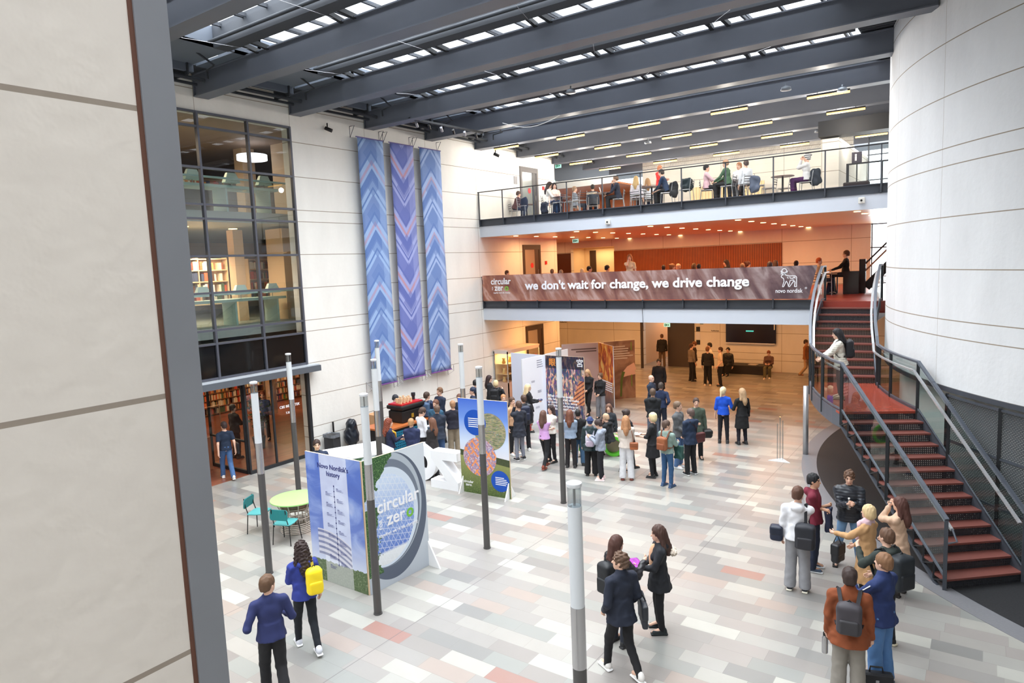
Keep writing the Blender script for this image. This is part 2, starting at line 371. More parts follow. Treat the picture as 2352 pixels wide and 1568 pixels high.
# window end of the galleries and upper back room
def win(name, x0, x1, y, z0, z1, xs, zs, m=M_STEEL, axis='x', w=.05, gm=M_GLASS):
    w_ = bpy.data.objects.new(name, None); COL.objects.link(w_); w_['kind'] = 'structure'; w_.location = (0, 0, 0)
    b = MB()
    for x in xs: b.box(x - w / 2, x + w / 2, y - .06, y + .06, z0, z1) if axis == 'x' else b.box(y - .06, y + .06, x - w / 2, x + w / 2, z0, z1)
    for z in zs: b.box(x0, x1, y - .05, y + .05, z - w / 2, z + w / 2) if axis == 'x' else b.box(y - .05, y + .05, x0, x1, z - w / 2, z + w / 2)
    b.build('window_frame', m, w_)
    q = MB().quad((x0, y, z0), (x1, y, z0), (x1, y, z1), (x0, y, z1)) if axis == 'x' else MB().quad((y, x0, z0), (y, x1, z0), (y, x1, z1), (y, x0, z1))
    q.build('window_glass', gm, w_); return w_
win('window_1', 13.1, 16, YB + .1, Z2, 6.98, (13.15, 14.4, 15.9), (Z2 + .03, 5.9, 6.95))
win('window_2', 12.9, 16, YB + .1, Z3, 12, (12.95, 14.2, 15.9), (Z3 + .03, 8.9, 10.0))
struct(MB().box(12.3, 12.9, 27.6, YB + .3, Z3, 9.9).build('wall_pier', M_WALLX))
struct(MB().box(12.25, 16, 27.3, 28.1, 9.95, 10.5).build('trim_9', M_DARK))
struct(MB().box(-6, 2.3, 30.9, 31.0, 9.62, 10.0).build('trim_10', M_WHITE))
struct(MB().box(-6, 2.3, 31.0, 36, 9.62, 9.7).build('ceiling', mat((196, 120, 74), .4, name='orange_ceiling')))
struct(MB().box(-6, 2.3, 35.9, 36, Z3, 9.65).build('wall_upper', mat((176, 110, 76), .6, name='orange_wall')))
light('AREA', (-1.5, 33.5, 9.55), 30, WARM, 4, 2, name='downlight_and_fill_glow')
n = NT('slat_wood', .5); st = n.f('LESS_THAN', n.f('MODULO', n.x, .16), .02)
struct(MB().box(5.0, 8.6, 33.9, 34.0, Z3, 9.3).build('trim_11', n.done(n.mix(st, lin((226, 196, 150)), lin((170, 130, 80))))))
# ---------------------------------------------------------------- drum
def drum(name, r0, r1, z0, z1, a0, a1, n, m):
    b = ringseg(MB(), r0, r1, z0, z1, a0, a1, n, (0, 0)); o = b.build(name, m); o.location = (DC[0], DC[1], 0); return struct(o)
o = drum('wall_drum', 10.9, DR, 2.95, 12.0, 90, 285, 160, M_DRUM)
for p in o.data.polygons: p.use_smooth = abs(p.normal.z) < .5
o.data.set_sharp_from_angle(angle=.5)
drum('wall_drum_base', 10.6, 10.85, 0, 3.0, 90, 285, 100, mat((222, 222, 218), .7, name='drum_base'))
drum('trim_12', 10.85, DR + .02, 2.86, 2.955, 90, 285, 100, M_STEEL)
# ---------------------------------------------------------------- roof
M_DECK = mat((62, 66, 72), .7, name='roof_deck'); M_BEAM = mat((100, 105, 116), .5, .1, .1, 1.5, name='beam_paint')
M_UP = mat((92, 100, 112), .6, name='upstand_grey')
deck = MB().box(-6, 26, B0 + 4 * BP + .1, 42, 11.16, 11.4).box(-6, .75, -8, B0 + 4 * BP + .1, 11.16, 11.4)
deck.box(14.65, 26, 3.5, B0 + 4 * BP + .1, 11.25, 11.5)
deck.box(22, 26, -8, 3.5, 11.25, 11.5)
for i in range(110): deck.box(14.7, 24, 4 + i * .17, 4.08 + i * .17, 11.19, 11.25) if 4.08 + i * .17 < 22.7 else 0
struct(deck.build('ceiling', M_DECK))
wn = 10
for k in range(-6, 4):                                  # the glazed bays
    b = B0 + BP * k; xl, xr = (2.45, 14.65) if k > -3 else (2.45, 22.); wn += 1
    w_ = bpy.data.objects.new('window_%d' % wn, None); COL.objects.link(w_); w_['kind'] = 'structure'
    g = MB().box(xl, xr, b + 2.18, b + 2.55, 11.1, 11.62)
    x = xl + .35; i = 0
    while x < xr:
        g.box(x - .028, x + .028, b - .48, b + 2.18, 11.5, 11.58)
        if i % 2: g.box(x + .09, x + .115, b - .48, b + 2.18, 11.5, 11.58)
        x += .875; i += 1
    g.build('gutter_and_bars', mat((54, 58, 65), .7, name='gutter_grey'), w_)
    MB().quad((xl, b - .48, 11.52), (xr, b - .48, 11.52), (xr, b + 2.18, 11.52), (xl, b + 2.18, 11.52)).build('roof_glass', glassmat((250, 250, 250), .0, 'roof_glass') if k == -6 else bpy.data.materials['roof_glass'], w_)
    u = MB().box(.75, 2.45, b - .3, b + 2.6, 11.14, 11.2); u.box(.75, .85, b + .4, b + 2.6, 10.95, 11.2).box(2.38, 2.45, b - .4, b + 2.6, 11.14, 11.6).box(.75, 2.45, b + .35, b + .45, 11.1, 11.6)
    u.build('upstand', M_UP, w_)
def xend(y):
    d = abs(y - DC[1])
    return DC[0] - math.sqrt(max(0, (DR + .02) ** 2 - d * d)) if d < DR else 25.5
beams = []
M_RUB = mat((120, 126, 134), .4, .4)
for k in range(-6, 9):
    y = B0 + BP * k; xe = min(xend(y + .2) + .05, 25.4)
    t = thing('roof_beam', 'grey steel roof beam spanning the hall', 'beam', (0, y, ZB), 0, 'steel roof beams')
    beams.append((k, t)); xs = .02
    b = MB().box(xs, xe, 0, .42, 0, .03).box(xs, xe, 0, .42, .56, .59).box(xs, xe, .06, .10, .03, .56).box(xs, xe, .32, .36, .03, .56)
    b.box(xs, xs + .02, 0, .42, .0, .59)
    gird = b.build('girder', M_BEAM, t)
    if k < 4:
        for i in range(8 if k < -2 else 4 if xe < 17 else 5):
            X = 2.85 + 3.03 * i
            for dx in (0, .4): MB().bar((X + dx, .08, .59), (X + dx * .8 + .03, -.42, .66), .09, .10).bar((X + dx, -.42, .95), (X + dx, -.42, .62), .06, .04).build('bracket', M_DARK, gird)
            if k > -4: MB().tube([(X + 1.25, -2.6, .0), (X - .1, .05, .64)], .005, 4).build('tie_rod', mat((150, 152, 158), .6), t)
LBL = ['first beam from the library end in view, at the top left', 'second roof beam, ending above the tall library window', 'beam ending at the right edge of the library window', 'beam ending above the leftmost blue textile', 'beam ending above the rightmost blue textile']
for k, t in beams:
    d = {-1: 'grey roof beam running across the top left corner of the view', 0: 'grey roof beam whose left end sits above the tall library window', 1: 'grey roof beam whose left end sits at the library window edge', 2: 'grey roof beam whose left end sits above the blue textiles', 3: 'grey roof beam whose left end sits just past the blue textiles', 4: 'grey roof beam just above the gallery railing, carrying the nearest row of tube lamps'}.get(k)
    if d: t['label'] = d; del t['group']
    elif k > 4: t['label'] = 'grey roof beam over the upper gallery, behind the nearest row of tube lamps'; t['group'] = 'roof beams over the upper gallery'
    else: t['label'] = 'grey roof beam nearer than the ones in view'; t['group'] = 'roof beams behind the viewer'
M_PIPE = mat((44, 48, 54), .85, 0., name='pipe_grey')
pl = ['lowest', 'second']
for k in range(-2, 4):
    b = B0 + BP * k; lab = {-1: 'black roof pipe in the bay at the top left corner', 0: 'black roof pipe between the two beams above the library window', 1: 'black roof pipe between the library window and the blue textiles', 2: 'black roof pipe in the bay above the blue textiles', 3: 'black roof pipe in the bay before the upper gallery', -2: 'black roof pipe in the nearest bay'}[k]
    o = MB().tube([(1.2, b + 2.75, 10.75), (1.2, b + 2.75, 10.95), (1.75, b + 2.6, 10.95), (1.75, b + 2.08, 11.2), (2.0, b + 2.08, 11.22), (14.9, b + 2.08, 11.22)], [.025, .025, .025, .025, .045, .045], 8).build('roof_pipe', M_PIPE, None, True)
    tag(o, lab, 'pipe')
for k in range(-1, 7):
    b = B0 + BP * k; pos = ['at the top left over the library window', 'ending at the library window edge', 'above the first blue textile', 'above the second and third blue textiles', 'left of the nearest tube lamps', 'above the upper gallery door', 'over the far end of the upper gallery wall', 'deep over the upper gallery'][k + 1]
    o = MB().tube([(.72, b + .42, 10.83), (.72, b + 2.95, 10.83)], .055, 8).tube([(.35, b + .42, 10.8), (.35, b + 2.95, 10.8)], .04, 8).box(.2, .9, b + 1, b + 1.04, 10.85, 11.16).box(.2, .9, b + 2.4, b + 2.44, 10.85, 11.16).build('wall_pipe', M_PIPE, None, False)
    tag(o, 'grey pipe run high on the wall, ' + pos, 'pipe')
# curved dark ducts by the drum
for i, (y, w_) in enumerate(((17.1, 'upper, next to the white drum'), (20.0, 'lower, next to the white drum'), (23.2, 'small, at the gallery end of the white drum'))):
    b = MB()
    for dx in (0, .45): b.tube([(13.3 + dx, y + .2, 10.85), (13.35 + dx, y + .6, 10.98), (13.6 + dx, y + 1.0, 11.04), (14.2 + dx, y + 1.4, 11.06)], .07, 8)
    tag(b.build('curved_duct', M_PIPE, None, True), 'pair of curved grey ducts, ' + w_, 'duct')
# ================================================================ STAIRCASE
RS = Z2 / 24
def pol(r, phi, z=0.): a = math.radians(phi); return (DC[0] - r * math.cos(a), DC[1] - r * math.sin(a), z)
RI, RO = 11.48, 13.05
LL = lambda L, z=0: (14.98 + 2.07 * (13 - L) / 12, 15.79 - 2.78 * (13 - L) / 12, z)
RR = lambda L, z=0: (16.34 + 1.80 * (13 - L) / 12, 16.50 - 2.52 * (13 - L) / 12, z)
PH = lambda L: 12.4 - 1.42 * (L - 14)
def holemat(name, base, per, hole, dirx=.9, diry=.44, zper=None, stag=False, open_=1.):
    n = NT(name, .5); s_ = n.f('ADD', n.f('MULTIPLY', n.x, dirx), n.f('MULTIPLY', n.y, diry)); zp = zper or per
    zz = n.f('DIVIDE', n.f('ADD', n.z, 50 * zp), zp)
    if stag: s_ = n.f('ADD', s_, n.f('MULTIPLY', n.f('MODULO', n.f('FLOOR', zz), 2.), per / 2))
    a = n.f('LESS_THAN', n.f('ABSOLUTE', n.f('SUBTRACT', n.f('MODULO', n.f('ADD', s_, 50 * per), per), per / 2)), hole / 2)
    c = n.f('LESS_THAN', n.f('ABSOLUTE', n.f('SUBTRACT', n.f('FRACT', zz), .5)), (hole if not zper else zper * .5) / 2 / zp)
    n.put(lin(base), n.b.inputs['Base Color'])
    tr = n.t.nodes.new('ShaderNodeBsdfTransparent'); mx = n.t.nodes.new('ShaderNodeMixShader'); out = n.t.nodes['Material Output']
    n.put(n.f('MULTIPLY', a, c), mx.inputs[0]); n.t.links.new(n.b.outputs[0], mx.inputs[1]); n.t.links.new(tr.outputs[0], mx.inputs[2]); n.t.links.new(mx.outputs[0], out.inputs[0])
    return n.m
M_RISER = holemat('perforated_riser', (50, 52, 57), .038, .014)
st = thing('staircase', 'curved steel staircase with red treads, perforated risers and glass sides by the white drum', 'staircase', (15, 15.8, 0))
so = (15, 15.8, 0)
for L in range(1, 24):
    z = L * RS
    if L < 13:
        p, q = LL(L), RR(L); p2, q2 = LL(L + 1.12), RR(L + 1.12); pr, qr = LL(L + .08), RR(L + .08)
    elif L == 13: continue
    else:
        p, q = pol(RO, PH(L)), pol(RI, PH(L)); p2, q2 = pol(RO, PH(L + 1.12)), pol(RI, PH(L + 1.12)); pr, qr = pol(RO, PH(L + .08)), pol(RI, PH(L + .08))
    MB().prism([p[:2], q[:2], q2[:2], p2[:2]], z - .035, z).build('tread', M_TREAD, st, off=so)
for L in range(1, 25):
    z = L * RS
    pr, qr = (LL(L + .1), RR(L + .1)) if L < 14 else (pol(RO, PH(L + .1)), pol(RI, PH(L + .1)))
    MB().quad((pr[0], pr[1], z - RS), (qr[0], qr[1], z - RS), (qr[0], qr[1], z - .036), (pr[0], pr[1], z - .036)).build('riser', M_RISER, st, off=so)
zl = 13 * RS
b = MB(); pts = [pol(RO, 12.4 + (28.8 - 12.4) * i / 14)[:2] for i in range(15)] + [pol(RI, 28.95 - (28.95 - 12.2) * i / 14)[:2] for i in range(15)]
b.prism(pts, zl - .05, zl).build('landing', mat((158, 72, 56), .18, 0, .15, 8, name='landing_red'), st, off=so)
MB().prism([pol(RO, -1.9)[:2], pol(RI, -1.9)[:2], (15.2, 23.0), (13.2, 23.0)], Z2 - .3, Z2).build('top_landing', bpy.data.materials['red_linoleum'], st, off=so)
def path_side(left):
    """list of (x, y, nosing height) from bottom to top"""
    F = LL if left else RR; r = (RO if left else RI)
    P = [F(L, L * RS) for L in (1, 3, 5, 7, 9, 11, 13)]
    a0 = 28.8
    P += [pol(r, a0 - (a0 - 13.6) * i / 8, zl) for i in range(1, 9)]
    P += [pol(r, PH(L - .3), L * RS) for L in (14, 16, 18, 20, 22, 24)]
    P += [pol(r, -3.2, Z2)]
    return P
def up(P, dz, sh=0.): return [(p[0] + sh * .87, p[1] + sh * .45, p[2] + dz) for p in P]
def chain(P, w, h, upv=(0, 0, 1)):
    b = MB()
    for p, q in zip(P, P[1:]):
        p, q = Vector(p), Vector(q); d = (q - p).normalized() * .01; b.bar(p - d, q + d, w, h)
    return b
M_RAIL = mat((104, 110, 120), .4, .4, name='rail_grey')
for left in (True, False):
    P = path_side(left); si = 1 if left else -1
    chain(up(P, 1.06), .07, .045).build('top_rail', M_RAIL, st, off=so)
    chain(up(P, .88, .09 * si), .055, .03).build('handrail', mat((208, 208, 210), .25, .5, name='satin_handrail'), st, off=so)
    chain(up(P, .06), .03, .04).build('glass_channel', M_RAIL, st, off=so)
    if left:                                           # open string: two chords with struts
        low = P[:7]; chain(up(low, -.30), .05, .05).build('lower_string', M_STEEL, st, off=so)
        b = MB()
        for L in range(1, 13):
            q = LL(L, L * RS); r_ = LL(L + 1, L * RS)
            b.bar(q, (r_[0], r_[1], r_[2] - .12), .05, .02).bar((q[0], q[1], q[2] + .02), (q[0], q[1], max(.02, q[2] - .3)), .03, .03)
        b.build('string_struts', M_DARK, st, off=so)
        up_ = P[6:]; b = MB()
        for p, q in zip(up_, up_[1:]): b.bar((p[0], p[1], p[2] - .17), (q[0], q[1], q[2] - .17), .03, .36)
        b.build('string_plate', M_RAIL, st, off=so)
    else:
        b = MB()
        for p, q in zip(P, P[1:]): b.bar((p[0], p[1], p[2] - .08), (q[0], q[1], q[2] - .08), .03, .26)
        b.build('string_plate', M_STEEL, st, off=so)
    posts = [0, 3, 6, 9, 12, 14, 17, 21] if left else [0, 4, 6, 10, 13, 14, 17, 21]
    for i in posts:
        if i >= len(P): continue
        p = P[i]; z0 = 0 if i == 0 else p[2] - .28
        MB().box(p[0] - .03, p[0] + .03, p[1] - .03, p[1] + .03, z0, p[2] + 1.05).build('post', M_DARK if i else M_STEEL, st, off=so)
    for p, q in zip(P, P[1:]):
        MB().quad((p[0], p[1], p[2] + .08), (q[0], q[1], q[2] + .08), (q[0], q[1], q[2] + 1.03), (p[0], p[1], p[2] + 1.03)).build('glass_panel', M_GLASS2, st, off=so)
    q = P[0]
    if left: MB().tube([(q[0] + .08, q[1] + .04, q[2] + .9), (q[0] + .16, q[1] - .10, q[2] + .74), (q[0] + .04, q[1] - .02, q[2] + .66)], .018, 8).build('handrail_end', M_RAIL, st, off=so)
MB().tube([(13.33, 20.33, 0), (13.33, 20.33, 2.0)], .075, 16).build('column', mat((190, 190, 192), .3, .6), st, True, off=so)
# screen of perforated steel at the foot of the drum
M_GRILLE = holemat('woven_grille', (62, 66, 72), .05, .038, .0, 1., .032, True)
gs = thing('steel_grille_screen', 'dark perforated steel screen curving along the foot of the white drum', 'screen', (*pol(DR + .02, 40)[:2], 0)); go = gs.location
for i in range(6):
    a0, a1 = 32.6 + 7.4 * i, 40.0 + 7.4 * i
    for z0, z1 in ((.06, .96), (1.0, 1.88), (1.92, 2.78)):
        b = MB()
        for j in range(4):
            p, q = pol(DR + .03, a0 + 7.4 * j / 4), pol(DR + .03, a0 + 7.4 * (j + 1) / 4); b.quad((p[0], p[1], z0), (q[0], q[1], z0), (q[0], q[1], z1), (p[0], p[1], z1))
        b.build('grille_panel', M_GRILLE, gs, off=go)
    for z in (.04, .98, 1.9, 2.8):
        b = MB()
        for j in range(4):
            p, q = pol(DR + .04, a0 + 7.4 * j / 4, z), pol(DR + .04, a0 + 7.4 * (j + 1) / 4, z); b.bar(p, q, .04, .04)
        b.build('grille_rail', M_STEEL, gs, off=go)
    p = pol(DR + .05, a0); MB().box(p[0] - .03, p[0] + .03, p[1] - .03, p[1] + .03, 0, 2.84).build('grille_post', M_DARK, gs, off=go)
# stair rising from the lower gallery to the upper one
us = thing('upper_staircase', 'dark stair going up from the lower gallery, seen left of the white drum', 'staircase', (13.85, 26.8, Z2)); uo = us.location
MB().box(13.75, 13.95, 26.7, 26.9, Z2, Z2 + 1.2).build('newel_post', mat((52, 38, 36), .5), us, off=uo)
for dz, m_ in ((.95, mat((58, 44, 42), .5)), (.7, mat((176, 130, 96), .4))): MB().bar((13.85, 26.8, Z2 + dz), (16.2, 27.4, Z2 + dz + 2.6), .06, .05).build('handrail', m_, us, off=uo)
MB().bar((13.95, 26.9, Z2 + .2), (16.3, 27.5, Z2 + 2.9), .04, .28).build('stringer', M_DARK, us, off=uo)
for i in range(12): MB().box(14.0 + .2 * i, 14.26 + .2 * i, 26.95, 28.3, Z2 + .2 * (i + 1) - .03, Z2 + .2 * (i + 1)).build('tread', M_TREAD, us, off=uo)
MB().box(15.15, 15.22, 26.75, 26.82, Z2, 7.0).build('hanger_post', mat((60, 30, 60), .5), us, off=uo)
tag(MB().box(13.3, 13.8, 26.3, 26.36, Z2, Z2 + .8).box(13.3, 13.35, 26.36, 27.0, Z2, Z2 + .8).build('dark_glass_partition', mat((44, 38, 38), .15)), 'dark low partition beside the newel post on the lower gallery', 'partition')

# ================================================================ LAMP POSTS, TEXTILES
M_FROST = mat((206, 210, 214), .35, name='frosted_acrylic'); M_CLEAR = glassmat((225, 230, 232), .12, 'clear_acrylic')
def lamp_post(x, y, label):
    t = thing('lamp_post', label, 'lamp post', (x, y, 0))
    MB().lathe([(.075, 0), (.075, .02), (.066, .021), (.066, 2.0)], seg=20).build('base_pole', mat((92, 90, 90), .45, .5, name='pole_grey'), t, 'auto')
    MB().lathe([(.068, 2.0), (.068, 2.6)], seg=20).build('steel_sleeve', M_CHROME, t, 'auto')
    MB().lathe([(.066, 2.6), (.066, 3.56)], seg=20).build('frosted_tube', M_FROST, t, 'auto')
    MB().lathe([(.064, 3.56), (.064, 3.74)], seg=20).build('clear_tube', M_CLEAR, t, 'auto')
    MB().lathe([(.012, 3.56), (.012, 3.74)], seg=8).build('lamp_rod', M_CHROME, t, 'auto')
    MB().lathe([(.068, 3.74), (.072, 3.75), (.072, 3.775), (.05, 3.785)], seg=20).build('cap', mat((216, 218, 222), .4), t, 'auto')
for x, y, l in ((6.22, 7.46, 'lamp post in front of the library doors, beside the man in the navy sweater'), (9.22, 7.46, 'lamp post at the open corner of the two history posters'), (9.22, 10.52, 'lamp post before the blue poster with round photos'),
                (9.25, 13.55, 'lamp post beside the woman in the lilac top, before the night street poster'), (3.05, 10.6, 'lamp post nearest the library window, behind the green table'), (6.17, 10.57, 'lamp post behind the white counter, before the first blue textile'),
                (3.13, 13.57, 'lamp post in front of the first blue textile, near the wall'), (6.25, 13.57, 'lamp post before the third blue textile, right of the coffee queue'), (14.48, 5.15, 'nearest and largest lamp post, at the bottom edge of the view')):
    lamp_post(x, y, l)
def chevmat(name, upw, base, light_, dark_, accent, half, per, z0):
    n = NT(name, .8, .2); ax = n.f('ABSOLUTE', n.x)
    v = n.f('ADD' if upw else 'SUBTRACT', n.z, n.f('MULTIPLY', ax, 1.25)); v = n.f('FRACT', n.f('DIVIDE', n.f('ADD', v, 40 * per + z0), per))
    ha = n.noise(n.vec(n.f('MULTIPLY', n.f('ADD', n.x, n.f('MULTIPLY', n.z, .7)), 16), n.f('MULTIPLY', n.z, 1.2)), 1.0, 3)
    S_ = [(0, base), (.08, light_), (.155, dark_), (.20, light_), (.30, base), (.34, dark_), (.50, light_), (.565, accent), (.64, light_), (.74, dark_), (.80, base)]
    c = n.ramp(v, S_, True)
    # diamonds in the middle
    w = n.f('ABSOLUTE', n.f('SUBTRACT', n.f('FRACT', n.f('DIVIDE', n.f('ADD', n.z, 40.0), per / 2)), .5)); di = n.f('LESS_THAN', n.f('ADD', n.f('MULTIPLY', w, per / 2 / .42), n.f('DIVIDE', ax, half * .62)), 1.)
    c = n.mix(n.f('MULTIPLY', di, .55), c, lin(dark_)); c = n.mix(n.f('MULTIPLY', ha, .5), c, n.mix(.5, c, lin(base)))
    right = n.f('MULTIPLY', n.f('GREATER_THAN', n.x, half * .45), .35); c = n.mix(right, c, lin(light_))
    return n.done(c)
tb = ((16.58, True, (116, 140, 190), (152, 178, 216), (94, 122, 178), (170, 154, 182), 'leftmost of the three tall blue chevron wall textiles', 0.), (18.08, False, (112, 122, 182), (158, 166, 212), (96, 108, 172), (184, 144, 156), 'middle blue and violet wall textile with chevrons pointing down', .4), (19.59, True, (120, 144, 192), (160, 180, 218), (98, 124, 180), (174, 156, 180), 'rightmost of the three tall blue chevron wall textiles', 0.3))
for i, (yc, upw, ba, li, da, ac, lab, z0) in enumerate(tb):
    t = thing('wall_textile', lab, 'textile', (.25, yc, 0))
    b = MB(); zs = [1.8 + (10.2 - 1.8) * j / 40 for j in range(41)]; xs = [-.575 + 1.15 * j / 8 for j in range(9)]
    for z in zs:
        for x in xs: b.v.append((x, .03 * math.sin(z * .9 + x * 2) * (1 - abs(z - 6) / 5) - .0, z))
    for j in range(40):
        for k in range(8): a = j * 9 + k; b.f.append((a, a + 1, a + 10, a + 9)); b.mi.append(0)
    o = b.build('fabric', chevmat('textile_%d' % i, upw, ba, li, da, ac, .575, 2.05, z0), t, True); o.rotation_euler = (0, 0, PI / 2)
    sd = o.modifiers.new('thick', 'SOLIDIFY'); sd.thickness = .006
    MB().tube([(0, -.64, 10.2), (0, .6, 10.2)], .018, 8).build('top_rod', mat((96, 84, 140), .5), t)
    MB().tube([(0, -.6, 1.8), (0, .6, 1.8)], .022, 8).build('bottom_rod', mat((120, 70, 140), .5), t)
    for s_ in (-.66, .66):
        MB().tube([(-.25, s_, 10.55), (-.02, s_, 10.55), (-.25, s_, 10.2), (-.25, s_, 10.55)], .012, 5).build('top_bracket', M_STEEL, t)
        MB().tube([(-.25, s_, 1.95), (.05, s_, 1.72), (-.25, s_, 1.55), (-.25, s_, 1.95)], .012, 5).tube([(.05, s_, 1.72), (.05, s_, 1.95)], .01, 5).build('bottom_bracket', M_CHROME, t)

# ================================================================ BANNER ON THE LOWER GALLERY
n = NT('banner_print', .5)
q = n.f('ADD', n.x, n.f('MULTIPLY', n.z, .45)); nz = n.noise(n.vec(n.f('MULTIPLY', q, 1.5), n.f('MULTIPLY', n.z, .5)), 1.3, 4, .6)
gx = n.f('DIVIDE', n.x, 13.2)
c1 = n.ramp(nz, [(0, (96, 52, 58)), (.38, (150, 92, 76)), (.5, (176, 118, 94)), (.6, (206, 166, 154)), (.7, (170, 110, 86)), (1, (196, 132, 98))])
c2 = n.ramp(nz, [(0, (58, 44, 56)), (.4, (80, 62, 70)), (.52, (112, 92, 96)), (.62, (150, 134, 134)), (.72, (96, 76, 80)), (1, (86, 66, 72))])
M_BANNER = n.done(n.mix(gx, c1, c2), n.noise(n.vec(n.f('MULTIPLY', n.x, .8), n.f('MULTIPLY', n.z, 3.)), 2., 3), .5)
bt = thing('banner', 'long brown banner hung on the lower gallery rail, with white slogan', 'banner', (0, 22.66, 0))
b = MB(); NX = 120; NZ = 10
for j in range(NZ + 1):
    for i in range(NX + 1):
        x = .08 + 13.08 * i / NX; f = j / NZ; z = 4.34 + (5.385 - 4.34) * f; xx = x if x < 12.8 else 12.8 + (x - 12.8) * (.25 + .75 * f)
        edge = max(0, 1 - x / 2.2) + max(0, (x - 10.6) / 2.2)
        b.v.append((xx, -.012 * math.sin(x * 1.3) + .018 * math.sin((x + z * 2.2) * 9) * (.25 + edge) * f, z))
for j in range(NZ):
    for i in range(NX): a = j * (NX + 1) + i; b.f.append((a, a + 1, a + NX + 2, a + NX + 1)); b.mi.append(0)
bt = b.build('fabric', M_BANNER, bt, True)
BT = lambda x, z: frame((x, -.06, z), (1, 0, 0), (0, 0, 1))
M_TXT = mat((244, 244, 248), .5, name='white_print'); M_GRN = mat((120, 190, 60), .5, name='green_print')
text("we don't wait for change, we drive change", .46, M_TXT, BT(6.69, 4.92), bt, 'slogan', .030, sx=1.12)
text('circular', .36, M_TXT, BT(1.06, 5.12), bt, 'logo_text', .022, sx=.92); text('zer', .36, M_TXT, BT(.96, 4.86), bt, 'logo_text', .022, sx=.92); text('o', .36, M_GRN, BT(1.36, 4.86), bt, 'logo_text', .022, sx=.95)
text('FOR', .075, M_TXT, BT(.64, 4.84) @ Matrix.Rotation(PI / 2, 4, 'Z'), bt, 'logo_text'); text("together we're life changing", .075, M_TXT, BT(1.1, 4.66), bt, 'logo_text', .01)
text('novo nordisk', .19, M_TXT, BT(12.33, 4.60), bt, 'logo_text', .01, sx=.80); text('\u00ae', .09, M_TXT, BT(12.84, 4.68), bt, 'logo_text')
def logo_bull(T, s, parent):
    """line drawn standing animal with a round disc over its head"""
    b = MB(); w = .018
    L = [[(-.28, .42), (-.16, .36), (-.05, .33), (.26, .33), (.33, .26), (.33, -.22), (.22, -.22)], [(.22, -.22), (.26, .0), (.2, .08), (.06, -.12), (.0, -.22), (-.06, -.22)], [(-.06, -.22), (-.1, -.05), (-.17, .08), (-.24, -.1), (-.3, -.22), (-.36, -.22)],
         [(-.36, -.22), (-.28, .05), (-.3, .2), (-.42, .28), (-.4, .36), (-.28, .42)], [(-.06, -.22), (.02, .1), (.2, .12)], [(.0, .28), (.03, .2), (.16, .2), (.2, .28)], [(.22, .28), (.26, .2)], [(-.12, .28), (-.08, .2)], [(-.42, .42), (-.42, .5), (-.38, .44), (-.22, .42), (-.16, .5)]]
    L.append([(-.27 + .11 * math.cos(a * PI / 8), .6 + .11 * math.sin(a * PI / 8)) for a in range(17)]); L.append([(-.27 + .16 * math.cos(PI + a * PI / 8), .6 + .16 * math.sin(PI + a * PI / 8)) for a in range(9)])
    for P in L:
        for p, q in zip(P, P[1:]): b.bar((p[0] * s, p[1] * s, 0), (q[0] * s, q[1] * s, 0), w * s * 2, .004)
    b.v = [tuple(T @ Vector(v)) for v in b.v]; b.build('bull_emblem', M_TXT, parent)
logo_bull(BT(12.36, 4.87), .62, bt)
# ================================================================ EXHIBITION PANELS
def PN(name): return NT(name, .45)
def panel(p0, p1, label, m, h=2.46, cat='poster', name='exhibition_poster', feet=True, edge=(214, 190, 160)):
    d = (p1[0] - p0[0], p1[1] - p0[1]); w = math.hypot(*d); rz = math.atan2(d[1], d[0])
    t = thing(name, label, cat, (p0[0], p0[1], 0), rz)
    MB().box(0, w, 0, .03, 0, h).build('board', mat(edge, .6), t)
    MB().quad((.002, -.003, .002), (w - .002, -.003, .002), (w - .002, -.003, h - .002), (.002, -.003, h - .002)).build('print', m, t); pr = t.children[-1]
    if feet:
        for x in (.05, w - .05): MB().prism([(-.22, 0), (.3, 0), (.03, .42), (0, .42)], x - .012, x + .012, Matrix(((0, 0, 1, 0), (1, 0, 0, 0), (0, 1, 0, 0), (0, 0, 0, 1)))).build('foot', M_WHITE, t)
    return pr, w
LF = lambda x, z, e=.0: frame((x, -.006 - e, z), (1, 0, 0), (0, 0, 1))
def lines(t, rects, m, name='small_print', y=-.006):
    b = MB()
    for x0, x1, z, hh in rects: b.box(x0, x1, y - .001, y, z - hh / 2, z + hh / 2)
    b.build(name, m, t)
# history poster
n = PN('history_print'); nz = n.noise(n.vec(n.x, n.f('MULTIPLY', n.z, 1.2)), 1.6, 5, .8)
sky = n.ramp(nz, [(0, (62, 86, 168)), (.45, (84, 112, 190)), (.6, (134, 156, 212)), (.75, (190, 198, 226))])
sky = n.mix(n.ramp(n.f('DIVIDE', n.z, 2.46), [(0, (255, 255, 255)), (.18, (255, 255, 255)), (.4, (90, 90, 90)), (.7, (0, 0, 0))]), sky, lin((196, 204, 226)))
cen = n.band(n.x, .76, .37); sky = n.mix(n.f('MULTIPLY', cen, .62), sky, lin((226, 230, 242)))
bz = n.f('ADD', n.z, n.f('MULTIPLY', n.f('POWER', n.f('SUBTRACT', n.x, .35), 2.), .35)); st = n.f('LESS_THAN', n.f('FRACT', n.f('DIVIDE', bz, .105)), .45)
bu = n.f('MULTIPLY', n.f('MULTIPLY', n.f('LESS_THAN', bz, 1.02), n.f('GREATER_THAN', bz, .52)), n.f('MULTIPLY', n.f('GREATER_THAN', n.x, .22), n.f('LESS_THAN', n.x, 1.12)))
sky = n.mix(n.f('MULTIPLY', bu, .8), sky, n.mix(st, lin((206, 204, 214)), lin((112, 116, 150))))
